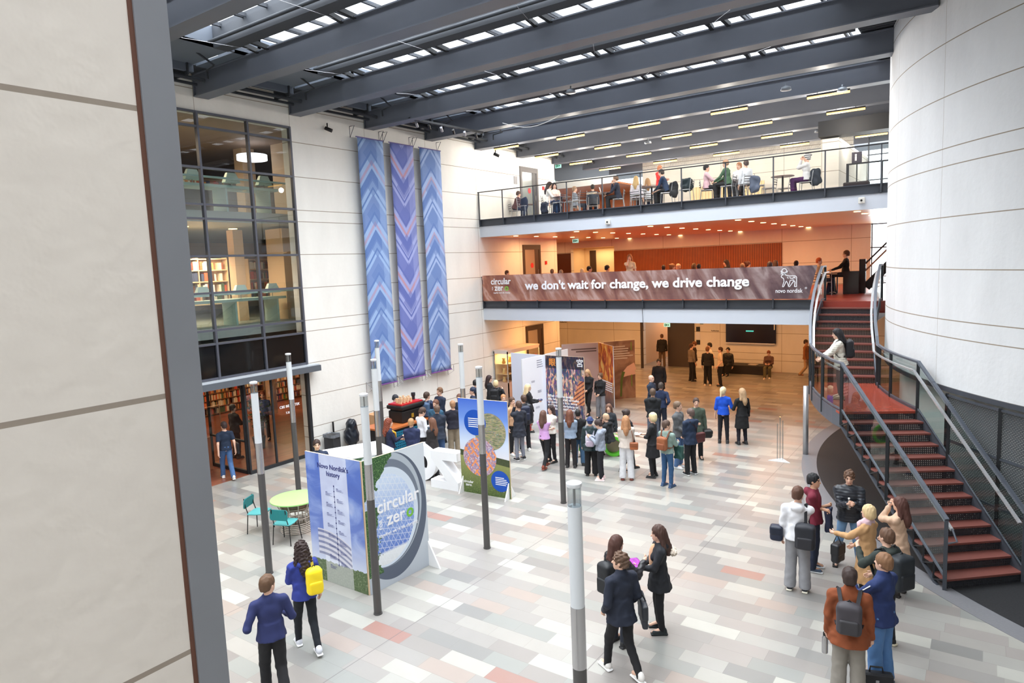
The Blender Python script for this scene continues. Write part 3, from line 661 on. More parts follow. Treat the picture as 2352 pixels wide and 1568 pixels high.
gr = n.f('LESS_THAN', n.z, n.f('MULTIPLY_ADD', n.noise(n.co, 7), .2, .3)); g = n.ramp(n.noise(n.co, 26, 5), [(0, (40, 58, 36)), (.5, (84, 104, 66)), (.8, (150, 158, 132))])
g = n.mix(n.f('MULTIPLY', cen, .55), g, lin((200, 202, 200)))
M_HIST = n.done(n.mix(gr, sky, g))
pA, w = panel((7.10, 7.83), (8.60, 7.83), 'tall blue sky poster with a history timeline and dark blue heading', M_HIST, feet=False)
M_NAVY = mat((28, 38, 110), .5, name='navy_print')
text("Novo Nordisk's", .13, M_NAVY, LF(.76, 2.24), pA, 'heading', .009); text('history', .13, M_NAVY, LF(.76, 2.11), pA, 'heading', .009)
lines(pA, [(.757, .763, 1.14, 1.55)], M_NAVY, 'timeline')
b = MB()
for i in range(16): b.lathe([(.014, 0), (.014, .003)], (0, 0), 10)
for i in range(16):
    for k in range(20): v = b.v[i * 20 + k]; b.v[i * 20 + k] = (.76 + v[0], -.006 - v[2], .40 + i * .1 + v[1])
b.build('timeline_dots', M_NAVY, pA)
R_ = random.Random(3); rc = []
for i in range(16):
    x0 = .82 if i % 2 == 0 else .52; z = 1.86 - i * .1
    rc.append((x0, x0 + .05, z, .012))
    for j in range(R_.choice((3, 4, 5))): rc.append((x0, x0 + R_.uniform(.12, .2), z - .018 - j * .014, .004))
lines(pA, rc, mat((92, 98, 150), .5))
# circular for zero poster, facing right
n = PN('dome_print'); X, Z = n.x, n.z
def circ(cx, cz, rx, rz, X=X, Z=Z): return n.f('SQRT', n.f('ADD', n.f('POWER', n.f('DIVIDE', n.f('SUBTRACT', X, cx), rx), 2.), n.f('POWER', n.f('DIVIDE', n.f('SUBTRACT', Z, cz), rz), 2.)))
base = n.ramp(n.f('DIVIDE', Z, 2.46), [(0, (186, 194, 204)), (.5, (206, 214, 222)), (1, (214, 222, 230))])
r1 = circ(.62, 1.28, .86, 1.18); r2 = circ(.52, 1.42, .84, 1.06); r3 = circ(.48, 1.3, .78, .92)
c = n.mix(n.f('LESS_THAN', r1, 1.), base, lin((88, 98, 116))); c = n.mix(n.f('LESS_THAN', r2, 1.), c, lin((178, 188, 198))); c = n.mix(n.f('LESS_THAN', circ(.5, 1.36, .81, 1.0), 1.), c, lin((116, 126, 142)))
c = n.mix(n.f('LESS_THAN', r3, 1.), c, lin((214, 226, 240)))
dome = n.ramp(n.f('DIVIDE', Z, 2.46), [(.1, (216, 222, 228)), (.26, (232, 236, 240)), (.28, (96, 128, 206)), (.5, (140, 168, 224)), (.8, (206, 222, 244))])
def grid(ax, az, per, wd):
    v = n.f('ADD', n.f('MULTIPLY', X, ax), n.f('MULTIPLY', Z, az)); return n.f('LESS_THAN', n.f('FRACT', n.f('ADD', n.f('DIVIDE', v, per), 20.)), wd)
gl = n.f('MAXIMUM', n.f('MAXIMUM', grid(1, .55, .11, .1), grid(1, -.55, .11, .1)), grid(.25, 1, .12, .1))
dome = n.mix(n.f('MULTIPLY', gl, .6), dome, lin((236, 240, 246)))
c = n.mix(n.f('LESS_THAN', circ(.46, 1.26, .7, .84), 1.), c, dome)
lf = n.noise(n.co, 5, 4); fol = n.ramp(n.noise(n.co, 38, 4), [(0, (18, 40, 26)), (.45, (44, 82, 48)), (.6, (86, 124, 66)), (.8, (160, 184, 150))])
t1 = n.f('LESS_THAN', n.f('ADD', X, n.f('MULTIPLY', lf, .5)), n.f('MULTIPLY_ADD', n.f('SUBTRACT', Z, 1.75), .9, .35)); t1 = n.f('MULTIPLY', t1, n.f('LESS_THAN', X, .68))
t2 = n.f('MULTIPLY', n.f('LESS_THAN', n.f('ADD', X, n.f('MULTIPLY', lf, .5)), .52), n.f('MULTIPLY', n.f('LESS_THAN', Z, 1.55), n.f('GREATER_THAN', Z, .3)))
M_DOME = n.done(n.mix(n.f('MAXIMUM', t1, t2), c, fol))
pB, w = panel((8.63, 7.84), (8.72, 9.33), 'tall grey poster with a glass dome, foliage and a green letter o', M_DOME, feet=False)
MB().prism([(-.3, 0), (.45, 0), (.03, .5), (0, .5)], w - .03, w, Matrix(((0, 0, 1, 0), (1, 0, 0, 0), (0, 1, 0, 0), (0, 0, 0, 1)))).build('foot', M_WHITE, pB.parent)
text('circular', .34, M_TXT, LF(.78, 1.52), pB, 'logo_text', .016); text('zer', .34, M_TXT, LF(.70, 1.24), pB, 'logo_text', .016); text('o', .34, M_GRN, LF(1.05, 1.24), pB, 'logo_text', .022)
text('FOR', .1, M_TXT, LF(.34, 1.2) @ Matrix.Rotation(PI / 2, 4, 'Z'), pB, 'logo_text', .01); text("together we're life changing", .085, M_TXT, LF(.75, .99), pB, 'logo_text', .006)
# blue poster with round photos
n = PN('meadow_print'); nz = n.noise(n.co, 30, 5)
sk = n.ramp(n.f('DIVIDE', n.z, 2.46), [(.35, (226, 222, 228)), (.55, (204, 218, 240)), (.8, (110, 148, 224)), (1, (64, 104, 204))])
hill = n.f('LESS_THAN', n.z, n.f('MULTIPLY_ADD', n.x, -.1, 1.13)); dk = n.ramp(nz, [(0, (38, 46, 30)), (1, (80, 92, 56))])
mead = n.f('LESS_THAN', n.z, n.f('MULTIPLY_ADD', n.x, -.12, .98)); gr = n.mix(n.f('DIVIDE', n.z, 1.0), n.ramp(nz, [(0, (30, 44, 22)), (.5, (70, 92, 44)), (.68, (104, 124, 64)), (.72, (220, 224, 210))]), lin((146, 150, 90)))
c = n.mix(mead, n.mix(hill, sk, dk), gr)
M_MEAD = n.done(c)
pC, w = panel((6.50, 13.05), (7.98, 13.15), 'tall blue sky poster with round aerial photos over a meadow', M_MEAD)
def disc(t, cx, cz, r, m, y, name='round_photo'):
    b = MB(); b.quad(*[(cx + r * math.cos(2 * PI * i / 48), y, cz + r * math.sin(2 * PI * i / 48)) for i in range(48)]); return b.build(name, m, t)
n = PN('aerial_print'); v = n.voro(n.vec(n.x, n.f('MULTIPLY', n.z, 2.2)), 26, 'Color')
fi = n.ramp(n.noise(n.vec(n.x, n.f('MULTIPLY', n.z, 5)), 5, 5), [(.3, (70, 84, 62)), (.45, (120, 128, 92)), (.55, (176, 160, 120)), (.62, (92, 104, 96)), (.75, (190, 188, 180))])
M_AER = n.done(n.mix(n.ramp(n.z, [(0, (0, 0, 0)), (.999, (0, 0, 0)), (1, (0, 0, 0))]), n.mix(.06, fi, v), lin((150, 190, 226))))
n = PN('city_print'); v = n.voro(n.co, 16, 'Color'); g1 = n.f('LESS_THAN', n.f('FRACT', n.f('ADD', n.f('MULTIPLY', n.f('ADD', n.x, n.f('MULTIPLY', n.z, .9)), 5.), 9.)), .28); g2 = n.f('LESS_THAN', n.f('FRACT', n.f('ADD', n.f('MULTIPLY', n.f('SUBTRACT', n.x, n.f('MULTIPLY', n.z, .8)), 4.), 9.)), .2)
M_CITY = n.done(n.mix(n.f('MULTIPLY', n.f('MAXIMUM', g1, g2), n.f('GREATER_THAN', n.noise(n.co, 5), .48)), n.mix(n.f('MULTIPLY', n.noise(n.co, 6), .7), n.ramp(n.noise(n.co, 22, 5), [(.3, (34, 66, 140)), (.5, (70, 120, 196)), (.66, (200, 220, 240))]), lin((240, 160, 90))), lin((236, 146, 84))))
M_BLUE = mat((0, 74, 176), .5, name='blue_print')
disc(pC, .94, 1.66, .47, M_AER, -.006); disc(pC, .60, .98, .5, M_CITY, -.007); disc(pC, .5, 1.86, .33, M_BLUE, -.0065, 'blue_disc'); disc(pC, 1.19, .42, .27, M_BLUE, -.008, 'blue_disc')
for x0, z0, y, s_ in ((.3, 1.96, -.008, 1.), (1.05, .51, -.01, .85)):
    lines(pC, [(x0, x0 + s_ * l, z0 - i * .052 * s_, .022 * s_) for i, l in enumerate((.3, .38, .42, .4, .36))], M_TXT, 'small_print', y)
text('circular', .1, M_TXT, LF(.22, .29), pC, 'logo_text', .01); text('zero', .1, M_TXT, LF(.22, .21), pC, 'logo_text', .01)
# night street poster
n = PN('street_print'); nzv = n.voro(n.vec(n.f('MULTIPLY', n.x, 2.2), n.z), 9, 'Color'); hz = n.f('DIVIDE', n.z, 2.46)
cc = n.ramp(n.noise(n.vec(n.f('MULTIPLY', n.x, 3), n.z), 3.4, 6, 1.), [(.25, (16, 20, 44)), (.42, (40, 56, 96)), (.5, (96, 70, 104)), (.56, (210, 140, 110)), (.62, (238, 206, 170)), (.7, (60, 110, 150)), (.85, (190, 60, 70))])
cc = n.mix(.1, cc, nzv); top = n.f('GREATER_THAN', n.z, 2.0); cc = n.mix(n.f('MULTIPLY', top, .85), cc, lin((22, 18, 40)))
cc = n.mix(n.ramp(hz, [(0, (200, 200, 200)), (.28, (190, 190, 190)), (.36, (0, 0, 0))]), cc, lin((34, 58, 92)))
ora = n.f('GREATER_THAN', n.f('ADD', n.x, n.f('MULTIPLY', n.z, -.45)), .75); ora = n.f('MULTIPLY', ora, n.f('MULTIPLY', n.f('GREATER_THAN', n.z, .72), n.f('LESS_THAN', n.z, 1.6)))
st = n.f('LESS_THAN', n.f('FRACT', n.f('ADD', n.f('MULTIPLY', n.f('SUBTRACT', n.z, n.f('MULTIPLY', n.x, .7)), 7), 9)), .4)
cc = n.mix(n.f('MULTIPLY', ora, .8), cc, n.mix(st, lin((226, 140, 84)), lin((110, 44, 32))))
M_STREET = n.done(cc)
a = at(1254, 814, z=2.46); c_ = at(1342, 820, z=2.46)
pD, w = panel((4.30, 20.66), (5.96, 20.62), 'tall poster of a night street with neon signs and a white question', M_STREET, feet=False)
for i, s in enumerate(('What changes would', 'you be prepared to make', 'to contribute to a more', 'sustainable workplace or', 'educational institution?')): text(s, .128, M_TXT, LF(.10, .98 - i * .115), pD, 'question_text', .02, align='LEFT')
text('\u773c', .3, mat((240, 150, 50), .5), LF(.34, 2.2), pD, 'sign_character', .01); text('\u5bae', .3, M_TXT, LF(1.5, 2.22), pD, 'sign_character', .01)
M_PAPER = mat((226, 228, 240), .5, name='pale_print'); M_GREYT = mat((120, 120, 140), .6)
def wp(px0, px1, label, m=M_PAPER, feet=False, z=2.46):
    a, b_ = at(*px0, z=z), at(*px1, z=z); return panel((a[0], a[1]), (b_[0], b_[1]), label, m, feet=feet, edge=(225, 225, 228))
p1, w = wp((1173, 810), (1252, 815.5), 'pale lilac panel with a thin green circle, left of the white panel')
b = MB(); cx, cz, r = w * .86, 1.35, .62
for i in range(40):
    t0, t1 = PI / 2 + PI * i / 40, PI / 2 + PI * (i + 1) / 40; b.bar((cx + r * math.cos(t0), -.008, cz + r * math.sin(t0)), (cx + r * math.cos(t1), -.008, cz + r * math.sin(t1)), .012, .004, (0, 1, 0))
b.build('green_ring', M_GRN, p1)
p2, w = wp((1198, 825), (1253.5, 813.5), 'white panel with small grey notes, joined to the night street poster', mat((240, 240, 246), .5))
lines(p2, [(w * .6, w * .6 + .3 + .02 * i, 2.3 - i * .08, .022) for i in range(4)] + [(w * .35, w * .35 + .2, 1.6 - i * .02, .006) for i in range(4)] + [(w * .6, w * .6 + .22, 1.2 - i * .02, .006) for i in range(5)] + [(w * .5, w * .5 + .22, .62 - i * .02, .006) for i in range(4)], M_GREYT)
p3, w = wp((1253, 813), (1304, 801), 'white panel with its top edge showing behind the night street poster', mat((238, 238, 240), .5))
p4, w = wp((1290, 791), (1373.5, 786), 'pinkish blank panel with small dark heading, behind the two women in black tops', mat((218, 188, 178), .5))
lines(p4, [(w - 1.15, w - .08, 2.22, .05), (w - .95, w - .08, 2.12, .05), (w - .4, w - .15, .95, .012)], mat((120, 92, 84), .6))
n = PN('ember_print'); nz = n.noise(n.vec(n.x, n.f('MULTIPLY', n.z, .5)), 4, 5, 1.)
M_EMB = n.done(n.mix(n.ramp(n.f('DIVIDE', n.z, 2.46), [(0, (255, 255, 255)), (.3, (200, 200, 200)), (.42, (0, 0, 0))]), n.ramp(nz, [(.25, (110, 30, 16)), (.42, (190, 70, 24)), (.55, (240, 150, 50)), (.68, (255, 214, 120)), (.8, (220, 170, 130))]), lin((92, 78, 84))))
p5, w = wp((1374, 786), (1407.5, 795), 'glowing orange poster joined to the pinkish panel', M_EMB)
lines(p5, [(.2, w - .1 - .05 * (i % 2), .95 - i * .085, .045) for i in range(5)], M_TXT, 'small_print')
n = PN('earth_print')
M_EAR = n.done(n.ramp(n.noise(n.co, 1.6, 5, .6), [(.25, (92, 62, 48)), (.45, (132, 96, 74)), (.6, (166, 128, 100)), (.8, (140, 104, 84))]))
p6, w = wp((1386, 785), (1457.5, 780), 'brown poster of a hand pulling a green vegetable out of soil', M_EAR)
lines(p6, [(.35, .35 + l, 2.22 - i * .1, .045) for i, l in enumerate((.6, .75, .72, .8, .95, .7))], mat((206, 190, 172), .5), 'small_print')
lines(p6, [(w - .18, w - .15, 2.2, .34)], mat((110, 160, 40), .5), 'green_line'); lines(p6, [(w - .18, w - .15, .75, .5)], mat((110, 160, 40), .5), 'green_line')
b = MB().tube([(w, -.012, 1.35), (w * .78, -.012, 1.25), (w * .6, -.012, 1.05)], [.16, .12, .06], 8).tube([(w, -.012, 1.1), (w * .75, -.012, 1.05), (w * .58, -.012, .95)], [.1, .09, .04], 8)
b.v = [(v[0], -.006 + (v[1] + .012) * .02, v[2]) for v in b.v]; b.build('printed_hand', mat((226, 178, 150), .6), p6)
b = MB().tube([(w * .62, -.012, 1.15), (w * .55, -.012, .8), (w * .52, -.012, .1)], [.07, .05, .04], 8); b.v = [(v[0], -.008 + (v[1] + .012) * .02, v[2]) for v in b.v]; b.build('printed_stalk', mat((88, 106, 40), .6), p6)

# ================================================================ WHITE COUNTER, GIANT LETTERS
ct = thing('reception_counter', 'low white topped counter with a printed foliage front, behind the history poster', 'counter', (4.0, 11.8, 0)); co = ct.location
A, B_, C_, D_ = (3.16, 11.35), (3.80, 12.71), (4.84, 12.33), (4.20, 10.95)
MB().prism([A, D_, C_, B_], 1.02, 1.1).build('worktop', M_WHITE, ct, off=co)
ins = lambda p: (p[0] * .98 + 4.0 * .02, p[1] * .98 + 11.8 * .02)
MB().prism([ins(A), ins(D_), ins(C_), ins(B_)], 0, 1.02).build('cabinet_body', M_WHITE, ct, off=co)
n = NT('counter_print', .5); M_CP = n.done(n.mix(n.f('GREATER_THAN', n.noise(n.co, 1.2, 2), .56), n.ramp(n.noise(n.co, 30, 4), [(0, (18, 40, 26)), (.5, (50, 90, 52)), (.8, (150, 180, 150))]), lin((196, 206, 214))))
MB().quad((D_[0] + .004, D_[1] - .002, .02), (C_[0] + .004, C_[1] - .002, .02), (C_[0] + .004, C_[1] - .002, 1.01), (D_[0] + .004, D_[1] - .002, 1.01)).build('front_print', M_CP, ct, off=co)
dd = Vector((C_[0] - D_[0], C_[1] - D_[1], 0)).normalized(); T = frame((D_[0] + dd.x * .62 + .012 - co[0], D_[1] + dd.y * .62 - .004 - co[1], .78), dd, (0, 0, 1))
text('circular', .26, M_TXT, T, ct, 'logo_text', .014); T2 = frame((D_[0] + dd.x * 1.3 + .012 - co[0], D_[1] + dd.y * 1.3 - .004 - co[1], .7), dd, (0, 0, 1)); text('o', .34, M_GRN, T2, ct, 'logo_text', .03)
M_FOAM = mat((238, 240, 244), .6, name='white_foam')
zl_ = MB(); Zp = [(0, 0), (0, .22), (.5, .78), (0, .78), (0, 1.0), (.86, 1.0), (.86, .8), (.36, .22), (.9, .22), (.9, 0)]
Zm = [(.92 - x, z) for x, z in Zp]; Zm.reverse()
T = Matrix(((1, 0, 0, 0), (0, 0, 1, 0), (0, 1, 0, 0), (0, 0, 0, 1)))
bm_ = bmesh.new(); vs = [bm_.verts.new((x, 0, z)) for x, z in Zm]; f_ = bm_.faces.new(vs); r_ = bmesh.ops.extrude_face_region(bm_, geom=[f_]); bmesh.ops.translate(bm_, verts=[g_ for g_ in r_['geom'] if isinstance(g_, bmesh.types.BMVert)], vec=(0, .34, 0))
bmesh.ops.triangulate(bm_, faces=bm_.faces[:]); bmesh.ops.recalc_face_normals(bm_, faces=bm_.faces[:]); me = bpy.data.meshes.new('giant_letter'); bm_.to_mesh(me); bm_.free(); me.materials.append(M_FOAM)
o = bpy.data.objects.new('giant_letter', me); COL.objects.link(o); o.location = (5.52, 12.92, 0); o.rotation_euler = (0, 0, .05); tag(o, 'giant white foam letter Z seen from behind, left of the blue poster', 'letter')
b = MB(); n_ = 40
for i in range(n_):
    a0, a1 = 2 * PI * i / n_, 2 * PI * (i + 1) / n_
    for y0, y1 in ((0, .34),):
        P = lambda a, k, y: ((.44 if k else .19) * math.cos(a), y, .5 + (.5 if k else .24) * math.sin(a))
        b.quad(P(a0, 0, y0), P(a0, 1, y0), P(a1, 1, y0), P(a1, 0, y0)); b.quad(P(a0, 0, y1), P(a1, 0, y1), P(a1, 1, y1), P(a0, 1, y1)); b.quad(P(a0, 1, y0), P(a0, 1, y1), P(a1, 1, y1), P(a1, 1, y0)); b.quad(P(a0, 0, y0), P(a1, 0, y0), P(a1, 0, y1), P(a0, 0, y1))
o = b.build('giant_letter', M_FOAM); o.location = (4.95, 13.2, 0); o.rotation_euler = (0, 0, .35); tag(o, 'giant white foam letter O between the dome poster and the letter Z', 'letter')

# ================================================================ TABLE AND TEAL CHAIRS
t = thing('round_table', 'round lime green table on a coiled rope base beside the history poster', 'table', (4.82, 9.2, 0))
MB().lathe([(.53, .715), (.55, .72), (.55, .745), (.53, .75)], seg=48).build('tabletop', mat((160, 216, 128), .4, name='lime_top'), t, 'auto')
b = MB()
for i in range(9):
    r = [.36, .35, .33, .30, .26, .23, .24, .28, .33][i]; z = .02 + i * .035 if i < 5 else .2 + (i - 5) * .12
    b.tube([((.2 + r * .45) * math.cos(a * PI / 12), (.2 + r * .45) * math.sin(a * PI / 12), z) for a in range(25)], .011, 6, False)
for a in range(12): b.tube([(.36 * math.cos(a * PI / 6), .36 * math.sin(a * PI / 6), 0.0), (.29 * math.cos(a * PI / 6), .29 * math.sin(a * PI / 6), .36), (.44 * math.cos(a * PI / 6), .44 * math.sin(a * PI / 6), .71)], .012, 6)
b.build('rope_base', mat((196, 186, 178), .6, 0, .2, 60), t, True)
b = MB(); b.lathe([(.28, .5), (.42, .7)], seg=32); b.build('under_bowl', mat((120, 100, 84), .7, 0, .3, 50, name='woven_bowl'), t, True)
def teal_chair(loc, rz, label):
    t = thing('dining_chair', label, 'chair', (*loc, 0), rz)
    TL = mat((78, 156, 158), .45, name='teal_shell'); TD = mat((20, 116, 118), .45, name='teal_back')
    b = MB()
    for (sx, y0, z0, y1, z1) in ((.19, -.2, 0, -.17, .44), (.19, .22, 0, .17, .44)):
        for s_ in (-1, 1): MB().tube([(s_ * (sx + .03), y0, z0), (s_ * sx, y1, z1)], .011, 6).build('leg', M_BLACK, t)
    for s_ in (-1, 1): b.tube([(s_ * .17, -.17, .44), (s_ * .17, -.22, .6), (s_ * .17, -.25, .8)], .011, 6)
    b.build('back_frame', M_BLACK, t)
    o = MB().prism([(.22 * math.cos(a) * (1 if abs(math.cos(a)) < .7 else 1), .21 * math.sin(a)) for a in [0]] + [(.215, -.16), (.18, -.2), (-.18, -.2), (-.215, -.16), (-.22, .16), (-.17, .21), (.17, .21)], .435, .465).build('seat', TL, t, bevel=.012)
    T = Matrix.Translation((0, -.235, .68)) @ Matrix.Rotation(-.12, 4, 'X')
    MB().prism([(-.19, -.11), (.19, -.11), (.215, -.06), (.215, .07), (.18, .12), (-.18, .12), (-.215, .07), (-.215, -.06)], -.012, .012, T @ Matrix.Rotation(PI / 2, 4, 'X')).build('backrest', TD, t, bevel=.008)
    return t
teal_chair((4.12, 8.72), -1.1, 'teal chair left of the lime green table')
teal_chair((5.22, 8.62), .35, 'teal chair in front of the lime green table, its back to the viewer')
teal_chair((4.62, 10.25), 2.9, 'teal chair behind the lime green table, half hidden by the history poster')

# ================================================================ COFFEE CART, BINS
t = thing('coffee_cart', 'black coffee cart with a wooden top and teal crate front by the textile wall', 'cart', (2.5, 15.0, 0)); o = t.location
MB().box(2.0, 2.95, 13.9, 15.75, .0, .98).build('cabinet_body', M_BLACK, t, off=o); MB().box(1.95, 3.0, 13.85, 15.8, .98, 1.03).build('worktop', mat((178, 100, 52), .4), t, off=o)
MB().box(2.95, 2.99, 14.0, 15.2, .1, .9).build('crate_front', holemat('teal_crate', (20, 110, 140), .08, .05, .0, 1., .08), t, off=o)
MB().box(2.95, 2.98, 14.0, 15.2, .1, .9).build('crate_back', mat((12, 70, 96), .6), t, off=o)
t = thing('espresso_machine', 'black espresso machine with a red tray of stacked cups', 'coffee machine', (2.5, 15.2, 1.03)); o = t.location
MB().box(2.2, 2.8, 14.75, 15.7, 1.03, 1.4).build('machine_body', M_BLACK, t, off=o, bevel=.03); MB().box(2.17, 2.85, 14.7, 15.75, 1.45, 1.58).build('machine_hood', M_BLACK, t, off=o, bevel=.04)
MB().box(2.22, 2.8, 14.75, 15.7, 1.58, 1.62).build('red_tray', mat((176, 24, 32), .4), t, off=o); MB().box(2.25, 2.75, 14.8, 15.65, 1.4, 1.45).build('machine_neck', M_DARK, t, off=o)
MB().box(2.8, 2.82, 15.15, 15.25, 1.15, 1.28).build('gold_emblem', mat((200, 160, 60), .4, .6), t, off=o)
cup = MB()
for i in range(7): cup.lathe([(.030, .036 * i), (.036, .036 * i + .033)], seg=10)
cups0 = tag(cup.build('paper_cup_stack', mat((214, 178, 140), .6), None, True), 'stack of tan paper cups on the red tray', 'cups', 'stacks of paper cups on the espresso machine')
cups0.location = (2.7, 14.83, 1.62)
for i in range(1, 12):
    c = cups0.copy(); COL.objects.link(c); c.location = (2.7 - .13 * (i % 3), 14.83 + .15 * (i // 3) + .04 * (i % 3), 1.62); c.scale = (1, 1, .55 + .45 * random.random())
tag(MB().lathe([(.05, 1.62), (.05, 1.72), (.07, 1.76), (.07, 1.84)], (2.5, 15.6), 12).build('coffee_grinder', M_DARK), 'dark coffee grinder at the right end of the red tray', 'grinder')
t = thing('waste_bin', 'black waste bin with a clear liner against the white wall', 'bin', (.35, 14.0, 0), .1)
MB().prism([(-.22, -.16), (.22, -.16), (.22, .16), (-.22, .16)], 0, .6).build('bin_body', mat((52, 52, 54), .5), t, bevel=.03)
b = MB()
for i in range(24): a0, a1 = i * PI / 12, (i + 1) * PI / 12; P = lambda a, z, k: ((.25 + .015 * math.sin(a * 7)) * k * max(-1, min(1, 1.25 * math.cos(a))), (.19 + .015 * math.cos(a * 5)) * k * max(-1, min(1, 1.25 * math.sin(a))), z); b.quad(P(a0, .52, 1.), P(a1, .52, 1), P(a1, .62, .98), P(a0, .62, .98)); b.quad(P(a0, .62, .98), P(a1, .62, .98), P(a1, .55, .8), P(a0, .55, .8))
b.build('bin_liner', mat((110, 114, 120), .3), t, True)
tag(MB().tube([(.08, 14.3, 0), (.08, 14.3, .92)], .03, 8).build('hand_pump', M_BLACK), 'black bottle neck standing up behind the waste bin', 'bottle')
for x, y, z, sx, sy, sz, l in ((.45, 15.3, 0, .5, .4, .52, 'brown cardboard box on the floor beside the black bag'), (.5, 15.35, .53, .42, .36, .46, 'brown cardboard box, upper one behind the tall lamp post'), (1.1, 15.9, 0, .4, .4, .6, 'brown cardboard box on the floor behind the coffee cart')):
    tag(MB().box(x, x + sx, y, y + sy, z, z + sz).build('cardboard_box', mat((196, 150, 108), .7)), l, 'box')
# ================================================================ SEATS, BENCH, VITRINE
def ring_stool(x, y, rz, label):
    t = thing('drum_stool', label, 'stool', (x, y, 0), rz)
    b = MB()
    for i in range(36):
        a0, a1 = 2 * PI * i / 36, 2 * PI * (i + 1) / 36; P = lambda r, a, yy: (r * math.cos(a), yy, .3 + r * math.sin(a))
        for yy in (-.2, .2): b.quad(P(.22, a0, yy), P(.30, a0, yy), P(.30, a1, yy), P(.22, a1, yy))
        b.quad(P(.3, a0, -.2), P(.3, a0, -.15), P(.3, a1, -.15), P(.3, a1, -.2)); b.quad(P(.3, a0, .15), P(.3, a0, .2), P(.3, a1, .2), P(.3, a1, .15)); b.quad(P(.22, a0, -.2), P(.22, a0, .2), P(.22, a1, .2), P(.22, a1, -.2))
    b.build('green_rim', mat((96, 196, 50), .45), t)
    b = MB()
    for i in range(36): a0, a1 = 2 * PI * i / 36, 2 * PI * (i + 1) / 36; b.quad(P(.292, a0, -.15), P(.292, a0, .15), P(.292, a1, .15), P(.292, a1, -.15)); b.quad((0, .0, .3), P(.22, a0, .0), P(.22, a1, .0))
    b.build('cardboard_core', mat((190, 160, 150), .7), t); return t
q = at(1410, 1044, z=0); ring_stool(q[0], q[1], .5, 'round stool with a green rim behind the woman in the cream sweater')
q = at(1327, 1036, z=0); ring_stool(q[0], q[1], 1.2, 'round stool with a green rim beside the white slatted crate')
q = at(1341, 1050, z=0); t = thing('slatted_crate', 'white slatted wooden crate beside the person with the patterned bag', 'crate', (q[0], q[1], 0), .3)
for i in range(5): MB().box(-.2 + i * .09, -.14 + i * .09, -.02, 0, .02, .85).build('slat', mat((214, 204, 196), .7), t)
MB().box(-.22, .24, 0, .3, .04, .10).box(-.22, .24, 0, .3, .7, .74).build('crate_body', mat((204, 192, 184), .7), t)
tag(MB().box(6.5, 8.85, 33.25, 34.1, 0, .44).build('bench', mat((34, 28, 26), .5), bevel=.02), 'long dark box bench under the big black screen', 'bench')
tag(MB().prism([(7.95, 33.5), (8.35, 33.45), (8.4, 33.7), (8.0, 33.75)], .44, .47).build('paper_pile', mat((210, 200, 190), .6)), 'white papers lying on the dark bench', 'papers')
t = thing('display_screen', 'big black screen with a small turquoise label on the back wall', 'screen', (7.8, YB - .1, 0)); o = t.location
MB().box(6.59, 9.05, YB - .12, YB - .06, 1.42, 3.3).build('screen_panel', mat((22, 16, 34), .25), t, off=o); MB().box(6.58, 9.0, YB - .15, YB - .1, 1.36, 1.42).build('light_bar', mat((214, 216, 226), .4), t, off=o)
MB().box(8.96, 9.0, YB - .16, YB - .12, 2.1, 3.3).build('light_bar', M_WHITE, t, off=o); MB().box(7.6, 7.98, YB - .13, YB - .12, 1.98, 2.05).build('status_label', emis((70, 200, 196), .6), t, off=o)
sg = bpy.data.objects
def wallsign(name, label, s, x, z, size, m, y=YB - .01, cat='sign', bold=.02):
    o = text(s, size, m, frame((0, 0, 0), (1, 0, 0), (0, 0, 1)), None, name, bold); o.location = (x, y, z); return tag(o, label, cat)
M_INK = mat((48, 34, 28), .5, name='sign_ink')
wallsign('wall_lettering', 'large dark company name lettered beside the black screen', 'MAERSK', 5.85, 2.42, .17, M_INK); wallsign('wall_lettering', 'small dark word lettered under the company name beside the screen', 'Auditorium', 6.0, 1.98, .09, M_INK)
wallsign('wall_lettering', 'dark company name high on the wall at the left corner', 'MAERSK', -3.1, 2.75, .2, M_INK); wallsign('wall_lettering', 'small dark word under the company name at the left corner', 'Auditorium', -3.1, 2.3, .1, M_INK)
tag(MB().box(5.2, 5.38, YB - .02, YB, 2.3, 2.5).box(5.25, 5.33, YB - .03, YB - .02, 2.36, 2.44).build('square_logo', [mat((130, 150, 150), .4)]), 'small square emblem left of the company name', 'sign')
for z, l, m_ in ((2.05, 'black and white notice beside the dark door, upper of two', M_BLACK), (1.35, 'black and white notice beside the dark door, lower of two', M_BLACK)): tag(MB().box(5.0, 5.2, YB - .02, YB, z - .12, z + .12).build('notice', m_), l, 'sign')
tag(MB().box(4.98, 5.2, YB - .015, YB, 1.5, 1.9).build('paper_notice', M_PAPER), 'white paper notice between the two black notices', 'notice')
def exit_sign(px, py, label, w=.34, h=.2, **k):
    p = at(px, py, **k); t = thing('exit_sign', label, 'sign', tuple(p))
    MB().box(-w / 2, w / 2, -.02, .02, -h / 2, h / 2).build('sign_box', emis((150, 205, 190), 1.0), t)
    MB().box(-.04, .02, -.026, -.02, -.05, .05).prism([(.05, -.026), (.12, -.026), (.12, -.022), (.05, -.022)], -.03, .03).box(-.12, -.07, -.026, -.02, -.07, .07).build('pictogram', mat((30, 120, 90), .5), t); return t
exit_sign(1532, 746, 'lit green exit sign beside the corridor at ground level', y=33.9)
exit_sign(1322, 553, 'lit green exit sign under the lower gallery ceiling', y=31.)
exit_sign(1282, 381, 'lit green exit sign under the roof of the upper gallery', y=30.)
exit_sign(1270, 420, 'lit green exit sign lower down on the upper gallery', y=29.5, w=.25, h=.25)
t = thing('vitrine', 'tall lit glass display case with golden objects against the left wall', 'display case', (.4, 24.5, 0)); o = t.location
b = MB()
for x in (.05, .75):
    for y in (23.3, 25.8): b.box(x - .02, x + .02, y - .02, y + .02, 0, 2.1)
